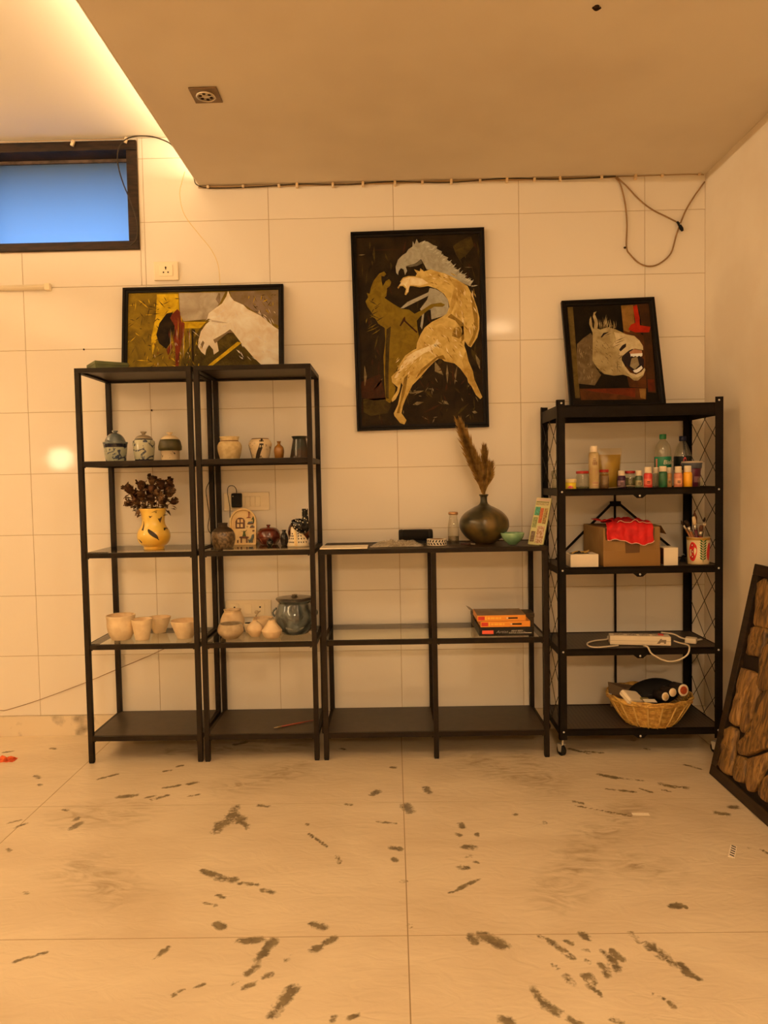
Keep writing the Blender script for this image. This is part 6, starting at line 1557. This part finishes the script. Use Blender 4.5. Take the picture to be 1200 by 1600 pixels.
MB().cbox(-.050, .050, -.034, .034, -.014, .014, .009).build('case', m_strip, wp)
MB().box(-.0505, .0505, -.0345, .0345, -.0006, .0006).build('seam', M('seam_grey', (150, 136, 116), rough=.6), wp)
ev = thing('paper_envelope', 'grey-brown envelope behind the white case in the basket', 'envelope', (bkx - .105, Yk + .045, bz - .02), rot=(-.35, .12, .1))
MB().add([(-.06, 0, -.05), (.08, 0, -.05), (.08, .001, .052), (-.07, .001, .060), (.01, .004, .02)], [(0, 1, 4), (1, 2, 4), (2, 3, 4), (3, 0, 4)]).build('sheet', M('kraft_paper', seen((98, 64, 30)), rough=.8), ev)
MB().add([(-.068, -.001, .058), (.079, -.001, .050), (.01, -.003, .034)], [(0, 1, 2)]).build('flap', M('kraft_dark', seen((70, 44, 20)), rough=.8), ev)
pcard = thing('paper_slip', 'small pale paper slip in the basket in front of the black bag', 'paper', (bkx - .035, Yk - .105, bz + .004), rot=(.3, .1, .2))
MB().box(-.03, .03, -.012, .012, 0, .0012).build('slip', m_paper, pcard)
stick = thing('tool_bundle', 'thin dark tools poking out over the rim of the basket', 'tool', (bkx - .135, Yk - .02, bz - .02))
MB().tube([(.05, 0, 0), (-.048, -.02, .036)], .003, 6).build('handle', M('dark_brown_handle', (80, 54, 34), rough=.5), stick)
MB().tube([(-.048, -.02, .036), (-.062, -.023, .041)], [.003, .0008], 6).build('tip', m_bolt, stick)
lf_ = thing('green_packet', 'small olive green packet tucked between the white case and black bag', 'packet', (bkx - .058, Yk - .088, bz), rot=(.4, .2, .3))
MB().cbox(-.02, .02, -.004, .004, -.02, .016, .001).build('packet', M('olive_packet', (120, 110, 64), rough=.5), lf_)
def tube_end(label, px, py, rpx, col, depth=.07):
    c = atY(px, py, Yk - .115)
    t = thing('cardboard_tube', label, 'tube', c, 'rolled tubes in the basket', rot=(0, 0, .25))
    r = rpx * sc(Yk - .115)
    T_ = Matrix.Rotation(-PI / 2 - .12, 4, 'X')
    MB().lathe([(r, -.0), (r * 1.02, .004), (r * 1.02, depth), (r * .2, depth)], seg=24, T=T_).build('tube', M('dark_tube', (40, 34, 32), rough=.5), t)
    MB().lathe([(.0004, -.001), (r * .86, -.001), (r, .002)], seg=24, T=T_).build('end_disc', M('disc_white', (240, 222, 190), rough=.5), t)
    MB().lathe([(.0004, -.002), (r * .62, -.002), (r * .66, -.001)], seg=20, T=T_).build('end_mark', col, t)
tube_end('dark tube with pale end disc nearest the black bag', 1040, 1088.5, 6.8, M('disc_cream', (226, 190, 130), rough=.5))
tube_end('dark tube with plain white end disc between the other two', 1051.5, 1082, 6.8, M('disc_plain', (244, 214, 170), rough=.5))
tube_end('widest tube with rust-red printed end disc', 1068, 1078.5, 9.6, M('disc_rust', (190, 84, 36), rough=.6, col2=(160, 60, 24), nscale=150))
# ================================================================ WALL AND CEILING FITTINGS, CABLES, LEANING PANEL, FLOOR SCRAPS
m_ivory = M('ivory_plastic', (244, 230, 202), rough=.4)
m_ivory2 = M('ivory_switch', (248, 234, 204), rough=.35)
m_pin = M('pin_dark', (48, 32, 18), rough=.8)
def plate(name, label, p0, p1, y=0.0):
    a, b_ = atY(p0[0], p0[1], -.006), atY(p1[0], p1[1], -.006)
    t = thing(name, label, 'wall plate', ((a.x + b_.x) / 2, 0, (a.z + b_.z) / 2)); w, h = b_.x - a.x, a.z - b_.z
    MB().cbox(-w / 2, w / 2, -.013, -.0005, -h / 2, h / 2, .004).build('plate', m_ivory, t)
    return t, w, h
def holes(parent, cx, cz, s=1.0, y=-.0165, big_only=False):
    for hx, hz, r in ((0, .013, .0042), (0, .006, .003), (-.011, -.010, .0036), (.011, -.010, .0036)):
        if big_only and hz != .013: continue
        T_ = Matrix.Translation((cx + hx * s, y, cz + (hz if not big_only else .002) * s)) @ Matrix.Rotation(PI / 2, 4, 'X')
        MB().lathe([(.0001, -.0004), (r * s, -.0004), (r * s, .001)], seg=12, T=T_).build('pin_hole', m_pin, parent)
t, w, h = plate('socket_plate', 'ivory single power socket below the window', (240.5, 409.5), (279.5, 438))
s_ = MB().cbox(-w * .28, w * .28, -.016, -.012, -h * .28, h * .3, .001).build('socket', m_ivory2, t); holes(s_, 0, .002)
t, w, h = plate('switch_plate', 'ivory switch plate with black charger plugged in, behind the arched plaque', (349.5, 770), (421.5, 797))
for i in range(4):
    MB().cbox(-w * .12 + i * .024, -w * .12 + i * .024 + .022, -.018, -.012, -h * .28, h * .28, .0015).build('rocker_switch', m_ivory2, t)
MB().cbox(-w * .46, -w * .16, -.016, -.012, -h * .36, h * .36, .001).build('socket', m_ivory2, t)
ch0, ch1 = atY(361, 771, -.05), atY(377, 793, -.05)
chg = thing('phone_charger', 'black phone charger plugged into the switch plate', 'charger', ((ch0.x + ch1.x) / 2, -.018, (ch0.z + ch1.z) / 2))
cw, chh = (ch1.x - ch0.x) / 2, (ch0.z - ch1.z) / 2
MB().cbox(-cw, cw, -.036, 0, -chh, chh, .006).build('adapter', m_foot, chg)
MB().ball((-cw * .6, -.0365, chh * .6), .0022, .001, .0022, seg=10, rings=6).build('status_light', m_bolt, chg)
cpts = [(0, -.018, chh), (-.002, -.02, chh + .022), (-.014, -.022, chh + .036), (-.036, -.02, chh + .034), (-.044, -.018, chh + .008), (-.036, -.015, -.03), (-.037, -.012, -.07), (-.036, -.010, -.095)]
MB().tube(smooth_path(cpts, 6), .0017, 6).build('cable', m_foot, chg)
t, w, h = plate('socket_plate', 'ivory twin power socket plate behind the unglazed bud vases', (352.5, 938), (424.5, 963.5))
for cx in (-w * .30, w * .26):
    s_ = MB().cbox(cx - .022, cx + .022, -.016, -.012, -h * .34, h * .30, .001).build('socket', m_ivory2, t); holes(s_, cx, .006, big_only=True)
MB().cbox(-w * .085, w * .075, -.016, -.012, -h * .3, h * .28, .0015).build('rocker_switch', m_ivory2, t)
# white conduit tube on the wall
a, b_ = atY(78, 448.5, -.014), atY(0, 449, -.014)
cd = thing('tube_light', 'slim cream tube light fixed to the wall beside the window', 'tube light', (a.x, -.014, a.z))
MB().tube([(0, 0, 0), (-.9, 0, 0)], .0125, 14).build('tube', M('cream_tube', (242, 230, 204), rough=.35), cd)
MB().cbox(-.022, .003, -.014, .013, -.016, .016, .003).build('end_cap', m_ivory, cd)
MB().cbox(-.9, 0, .004, .013, -.011, .011, .002).build('batten', m_ivory, cd)
# nail holes in tiles
for px, py, lab in ((131, 546, 'small dark drilled hole in the tiles left of the bowing horse painting'), (237, 641, 'tiny nail in the tiles behind the lidded jars')):
    p = atY(px, py, 0)
    hl = thing('wall_plug', lab, 'wall plug', (p.x, -.0005, p.z))
    MB().lathe([(.0001, -.0015), (.0035, -.0012), (.0045, 0), (.0045, .002)], seg=12, T=Matrix.Rotation(PI / 2, 4, 'X') @ Matrix.Rotation(PI, 4, 'X')).build('plug', m_pin, hl)
    MB().tube([(0, -.001, -.002), (.004, -.006, -.005)], .0014, 6).build('thread', m_pin, hl)

# ---- ceiling downlight and hole
dl = thing('recessed_downlight', 'square brushed metal downlight with round vented lens, switched off', 'downlight', (-.672, -.821, Z_DROP))
m_dl = M('bronze_steel', (120, 96, 66), rough=.4, metal=.4); m_dls = M('silver_lens', (220, 205, 180), rough=.25, metal=.5)
MB().cbox(-.051, .051, -.051, .051, -.007, -.0005, .002).build('bezel', m_dl, dl)
MB().lathe([(.034, -.0075), (.036, -.011), (.031, -.013), (.029, -.0085), (.034, -.0075)], seg=32).build('ring', m_dls, dl)
MB().lathe([(.0005, -.010), (.030, -.009), (.030, -.0072)], seg=32).build('lens', m_dls, dl)
for i in range(6):
    a = PI / 3 * i + .4
    MB().ball((.020 * math.cos(a), .020 * math.sin(a), -.0098), .0065, .0065, .0022, seg=12, rings=6).build('vent', m_pin, dl)
hp = atZ(932, 10, Z_DROP)
hk = thing('ceiling_hook', 'small dark hook stub in the lowered ceiling', 'hook', (hp.x, hp.y, Z_DROP - .0005))
MB().lathe([(.0001, -.006), (.007, -.005), (.009, 0)], seg=12).build('stub', m_pin, hk)
MB().tube(smooth_path([(-.012, 0, -.002), (0, .004, -.008), (.014, 0, -.003)], 4), .003, 6).build('wire_end', m_pin, hk)

# ---- cables along the ceiling line with clips
m_cab = M('dusty_cable', (168, 140, 100), rough=.6); m_cabd = M('dark_cable', (58, 48, 36), rough=.6); m_cabt = M('tan_cable', (150, 118, 76), rough=.6)
def cable(label, pts, r, mat, name='cable'):
    P = smooth_path(pts, 7); o = P[0].copy()
    t = MB().tube([p - o for p in P], r, 7).build(name, mat); t.location = o
    return tag(t, label, 'cable')
yw = -.008
cable('dusty pale cable clipped along the join of tiles and lowered ceiling', [atY(x, y, yw) for x, y in ((310, 292.5), (360, 291.5), (460, 289.5), (560, 287.5), (640, 285), (720, 282.5), (800, 281), (880, 278.5), (962, 276.5))], .0042, m_cab)
cable('second darker cable twisting beside the pale one along the ceiling', [atY(x, y, yw - .004) for x, y in ((303, 279), (308, 289), (330, 294), (400, 292), (470, 288), (540, 288.5), (610, 284), (700, 285), (790, 279), (870, 280), (940, 277), (962, 275.5))], .0026, m_cabd)
cable('thin whitish cable clipped on towards the corner beyond the hanging loop', [atY(x, y, yw) for x, y in ((962, 276), (1000, 275), (1040, 273.5), (1075, 272.5), (1100, 273))], .0022, m_cab)
cable('tan cable hanging straight down then looping up to the corner', [atY(x, y, -.012) for x, y in ((962, 277), (970, 290), (977, 320), (979.5, 350), (979, 386), (985, 398), (1000, 412), (1016, 416), (1032, 411), (1048, 396), (1056, 370), (1062, 352), (1072, 328), (1086, 305), (1101, 284))], .0038, m_cabt)
cable('tan cable slanting from the ceiling to the black taped joint', [atY(x, y, -.016) for x, y in ((964, 277), (978, 290), (1000, 313), (1020, 328), (1040, 338), (1058, 347))], .0036, m_cabt)
jt = atY(1062, 353, -.018)
tj = thing('taped_joint', 'black insulating tape wrapped round the cable joint near the corner', 'cable joint', jt)
MB().tube([(-.012, 0, .020), (-.004, -.002, .008), (.008, -.002, -.014), (.014, 0, -.024)], [.005, .007, .009, .005], 10).build('tape', m_foot, tj)
MB().tube([(-.004, -.004, .012), (.001, -.009, .004)], .0025, 6).build('white_wire', m_paper, tj)
nl = atY(976.5, 387, -.010)
tn = thing('cable_nail', 'dark nail holding the hanging tan cable', 'nail', nl)
MB().ball((0, 0, 0), .007, .006, .005, seg=10, rings=6).build('head', m_pin, tn)
MB().tube([(0, 0, 0), (.004, .008, 0)], .0018, 6).build('shank', m_pin, tn)
m_clip = M('cream_clip', (232, 208, 168), rough=.5)
def clip(px, py, label, big=True):
    p = atY(px, py, -.012)
    t = thing('cable_clip', label, 'cable clip', (p.x, -.012, p.z), 'cable clips along the top of the wall')
    MB().cbox(-.006, .006, -.008, .011, -.013 if big else -.007, .010 if big else .006, .002).build('saddle', m_clip, t)
    MB().ball((0, -.008, -.008 if big else 0), .0028, .002, .0028, seg=8, rings=6).build('nail_head', m_bolt, t)
for x, y in ((464, 289), (520, 288.5), (567, 287), (617, 286), (705, 283), (792, 281), (875, 278.5), (993, 275.5)): clip(x, y, 'cream cable clip on the cables under the lowered ceiling')
for x, y in ((325, 292), (380, 291), (436, 290), (660, 284.5), (750, 282), (835, 280), (940, 276.5), (1035, 273.5), (1093, 271)): clip(x, y, 'little flat cable clip under the lowered ceiling', False)
# window cables
cable('pale cable clipped along the top of the window frame', [atY(x, y, -.022) for x, y in ((-40, 225), (0, 222.5), (60, 220.5), (110, 219), (160, 218), (198, 216.5))], .0022, m_cab)
cable('dark grey cable dropping across the window pane from the cove', [atY(x, y, Y_) for x, y, Y_ in ((272, 230, -.02), (262, 222, -.02), (240, 214, -.018), (215, 212.5, -.022), (198, 217, -.026), (187, 228, -.03), (183.5, 245, -.03), (186, 265, -.03), (193, 288, -.03), (203, 312, -.028), (211, 335, -.024), (215, 355, -.022), (213, 374, -.022), (204, 384, -.022))], .0030, m_cabd)
for x, y, lab in ((114, 224, 'bent cream clip on the window head'), (197, 219, 'cream clip at the corner of the window head')):
    p = atY(x, y, -.018); t = thing('cable_clip', lab, 'cable clip', (p.x, -.020, p.z))
    MB().cbox(-.007, .007, -.007, .006, -.014, .013, .002, T=Matrix.Rotation(.35, 4, 'Y')).build('saddle', m_clip, t)
    MB().ball((0, -.008, .004), .003, .002, .003, seg=8, rings=6).build('nail_head', m_bolt, t)
cable('thin yellow wire hanging from the lowered ceiling edge behind the bowing horse painting', [atY(x, y, Y_) for x, y, Y_ in ((289, 268, -.035), (284, 285, -.04), (281, 305, -.045), (288, 335, -.045), (310, 365, -.04), (330, 390, -.035), (341, 415, -.03), (344, 448, -.025))], .0014, M('yellow_wire', seen((216, 160, 72)), rough=.5))
cable('thin grey wire sagging low across the tiles behind the shelving', [atY(x, y, -.006) for x, y in ((-30, 1111), (0, 1110), (12, 1109), (60, 1094), (130, 1068), (180, 1047), (230, 1026), (262, 1012), (300, 1003))], .0016, M('grey_wire', (140, 112, 80), rough=.5))
cable('black charging cable hanging down behind the steel posts', [atY(x, y, Y_) for x, y, Y_ in ((329, 735, -.03), (327, 752, -.03), (322, 765, -.03), (324, 785, -.03), (327, 805, -.03), (325, 825, -.03), (331, 835, -.03), (345, 842, -.02))], .0018, m_foot)

# ---- carved wood panel leaning on the right wall
m_pframe = M('dark_panel_wood', seen((46, 27, 9)), rough=.5, col2=seen((32, 18, 6)), nscale=12, stretch=(1, 6, 6))
m_root = M('root_wood', seen((142, 88, 30)), rough=.55, col2=seen((52, 27, 8)), nscale=16, stretch=(3.0, 3.0, .45), ndist=1.6, detail=8, lo=.36, hi=.66, bump=.9, bscale=26)
m_root2 = M('root_wood_light', seen((158, 100, 38)), rough=.55, col2=seen((72, 38, 12)), nscale=14, stretch=(3.0, 3.0, .4), ndist=1.8, detail=8, lo=.36, hi=.66, bump=.9, bscale=26)
m_groove = M('panel_ground', seen((30, 17, 6)), rough=.7)
PB, PTp = Vector((1.283, -.573, .0)), Vector((1.468, -.556, .868))
ev_ = (PTp - PB); ev_ = ev_ - Vector((0, ev_.y, 0)); PH = ev_.length; ev_.normalize()
eu_ = Vector((.010, -1, 0)).normalized(); en_ = eu_.cross(ev_).normalized()
if en_.x > 0: en_ = -en_
PWd = 1.05
pan = thing('wood_panel', 'dark-framed panel of gnarled root wood pieces leaning on the right wall', 'wood panel', PB)
pan.rotation_euler = Matrix(((eu_.x, -en_.x, ev_.x), (eu_.y, -en_.y, ev_.y), (eu_.z, -en_.z, ev_.z))).to_euler()
# local axes: x along the wall towards the camera, -y out of the panel face, z up the slope
fwd = .044
for x0, x1, z0, z1 in ((0, PWd, 0, fwd), (0, PWd, PH - fwd, PH)): MB().cbox(x0, x1, -.012, .016, z0, z1, .003).build('frame_rail', m_pframe, pan)
for x0 in (0, PWd - fwd): MB().cbox(x0, x0 + fwd, -.012, .016, fwd, PH - fwd, .003).build('frame_stile', m_pframe, pan)
MB().box(fwd - .003, PWd - fwd + .003, .006, .014, fwd - .003, PH - fwd + .003).build('ground_board', m_groove, pan)
def pan_uv(cx, cy):
    p = on_plane(1100 + cx / 3.81, 870 + cy / 3.81, PB + en_ * .004, en_) - PB
    return (p.dot(eu_), p.dot(ev_))
def wood_piece(pts, seed, h=.016, mat=None):
    q = random.Random(seed)
    P = smooth_path([(u, v, 0) for u, v in pts] + [(pts[0][0], pts[0][1], 0)], 3)[:-1]
    c = sum(P, Vector()) / len(P); n = len(P); vs = []
    for s_, y in ((1.0, .006), (1.0, -.004 - h * .35), (.93, -.004 - h * .75), (.6, -.004 - h), (.25, -.004 - h * .9)):
        for i, p in enumerate(P):
            v = c + (p - c) * s_ * (1 + .05 * math.sin(5 * i + seed) * (1 if s_ < 1 else 0))
            vs.append((v.x, y - (0 if s_ == 1 else h * .22 * math.sin(i * 1.7 + seed * 1.3 + s_ * 4)), v.y))
    m = n; fs = []
    for r_ in range(4):
        for i in range(n): fs.append((r_ * m + i, r_ * m + (i + 1) % m, (r_ + 1) * m + (i + 1) % m, (r_ + 1) * m + i))
    vs.append((c.x, -.004 - h * .9, c.y)); fs += [(4 * m + i, 4 * m + (i + 1) % m, 5 * m) for i in range(n)]
    MB().add(vs, fs, 0, True).build('wood_piece', mat or (m_root if q.random() < .5 else m_root2), pan)
pieces = [[(318,150),(378,132),(400,250),(390,410),(330,415),(305,400),(312,260)], [(285,422),(325,415),(372,432),(362,520),(350,595),(300,590),(258,578),(270,500)],
 [(226,660),(312,694),(285,760),(245,850),(225,950),(200,1010),(160,965),(190,860),(208,760)], [(288,722),(328,718),(330,800),(300,930),(262,1010),(240,1050),(220,1015),(240,900),(262,800)],
 [(132,1022),(172,1008),(200,1040),(188,1110),(180,1200),(168,1300),(102,1268),(106,1180),(118,1090)], [(420,780),(345,815),(325,900),(300,990),(250,1070),(212,1115),(212,1170),(262,1185),(340,1150),(420,1110)],
 [(205,1180),(250,1200),(258,1260),(238,1345),(178,1318),(190,1240)], [(262,1205),(330,1185),(400,1170),(350,1290),(305,1390),(262,1388),(258,1290)], [(410,1280),(350,1340),(330,1420),(400,1470),(470,1400),(460,1300)],
 [(420,500),(350,550),(332,680),(332,790),(420,770)], [(400,140),(470,150),(470,420),(400,430)]]
for i, pc in enumerate(pieces):
    uv = [pan_uv(*p) for p in pc]
    uv = [(min(max(u, fwd + .004), PWd - fwd - .004), min(max(v, fwd + .004), PH - fwd - .004)) for u, v in uv]
    wood_piece(uv, i + 3, .014 if i in (5, 4, 2) else .010)
q = random.Random(11)
for col_ in range(7):
    u0 = .165 + .120 * col_; v = fwd + .01
    while v < PH - fwd - .08:
        if u0 < float(np.interp(v, [.07, .135, .26, .39, .56, .80], [.47, .47, .37, .32, .25, .15])):
            v += .03; continue
        hh = min(q.uniform(.14, .26), PH - fwd - .01 - v); w2 = .11
        wood_piece([(u0 + q.uniform(0, .01), v), (u0 + w2 * .5, v - .0), (u0 + w2, v + q.uniform(0, .02)), (u0 + w2 + q.uniform(-.01, .006), v + hh * .5), (u0 + w2 - q.uniform(0, .02), v + hh - .01), (u0 + w2 * .4, v + hh - .004), (u0 + q.uniform(0, .01), v + hh - .02), (u0 - .003, v + hh * .5)], 40 + col_ * 7 + int(v * 90))
        v += hh + .006

# ---- scraps on the floor
p = atZ(10, 1188, 0)
osc = thing('paper_scrap', 'crumpled orange scrap on the marble beside the skirting', 'paper scrap', (p.x, p.y, 0))
vs, fs = crumple(10, 7, .085, .05, .030, 17, .6)
MB().add(vs, fs, 0, False).build('scrap', M('orange_scrap', (226, 96, 24), rough=.6, col2=(180, 66, 14), nscale=40), osc)
p = atZ(1001, 1272.5, 0)
lsc = thing('paper_label', 'small white paper label lying on the marble in front of the rack', 'paper label', (p.x, p.y, .0005), rot=(0, 0, -.06))
MB().box(-.030, .030, -.009, .009, 0, .0012).build('label', m_paper, lsc)
text_part('printed_line', '- - - - -', .008, M('grey_print', (160, 156, 150), rough=.5), lsc, (0, 0, .0015), rot=(0, 0, 0))
p = atZ(1144.5, 1331, 0)
csc = thing('tape_scrap', 'little torn strip of dark-dashed tape on the marble', 'tape scrap', (p.x, p.y, .0005), rot=(0, 0, 1.05))
MB().box(-.042, .042, -.010, .010, 0, .0015).build('strip', m_paper, csc)
for i in range(5):
    MB().add([(-.036 + i * .016, -.008, .0018), (-.029 + i * .016, -.008, .0018), (-.022 + i * .016, .006, .0018), (-.029 + i * .016, .006, .0018)], [(0, 1, 2, 3)]).build('printed_dash', M('navy_print', (44, 52, 62), rough=0.6), csc)
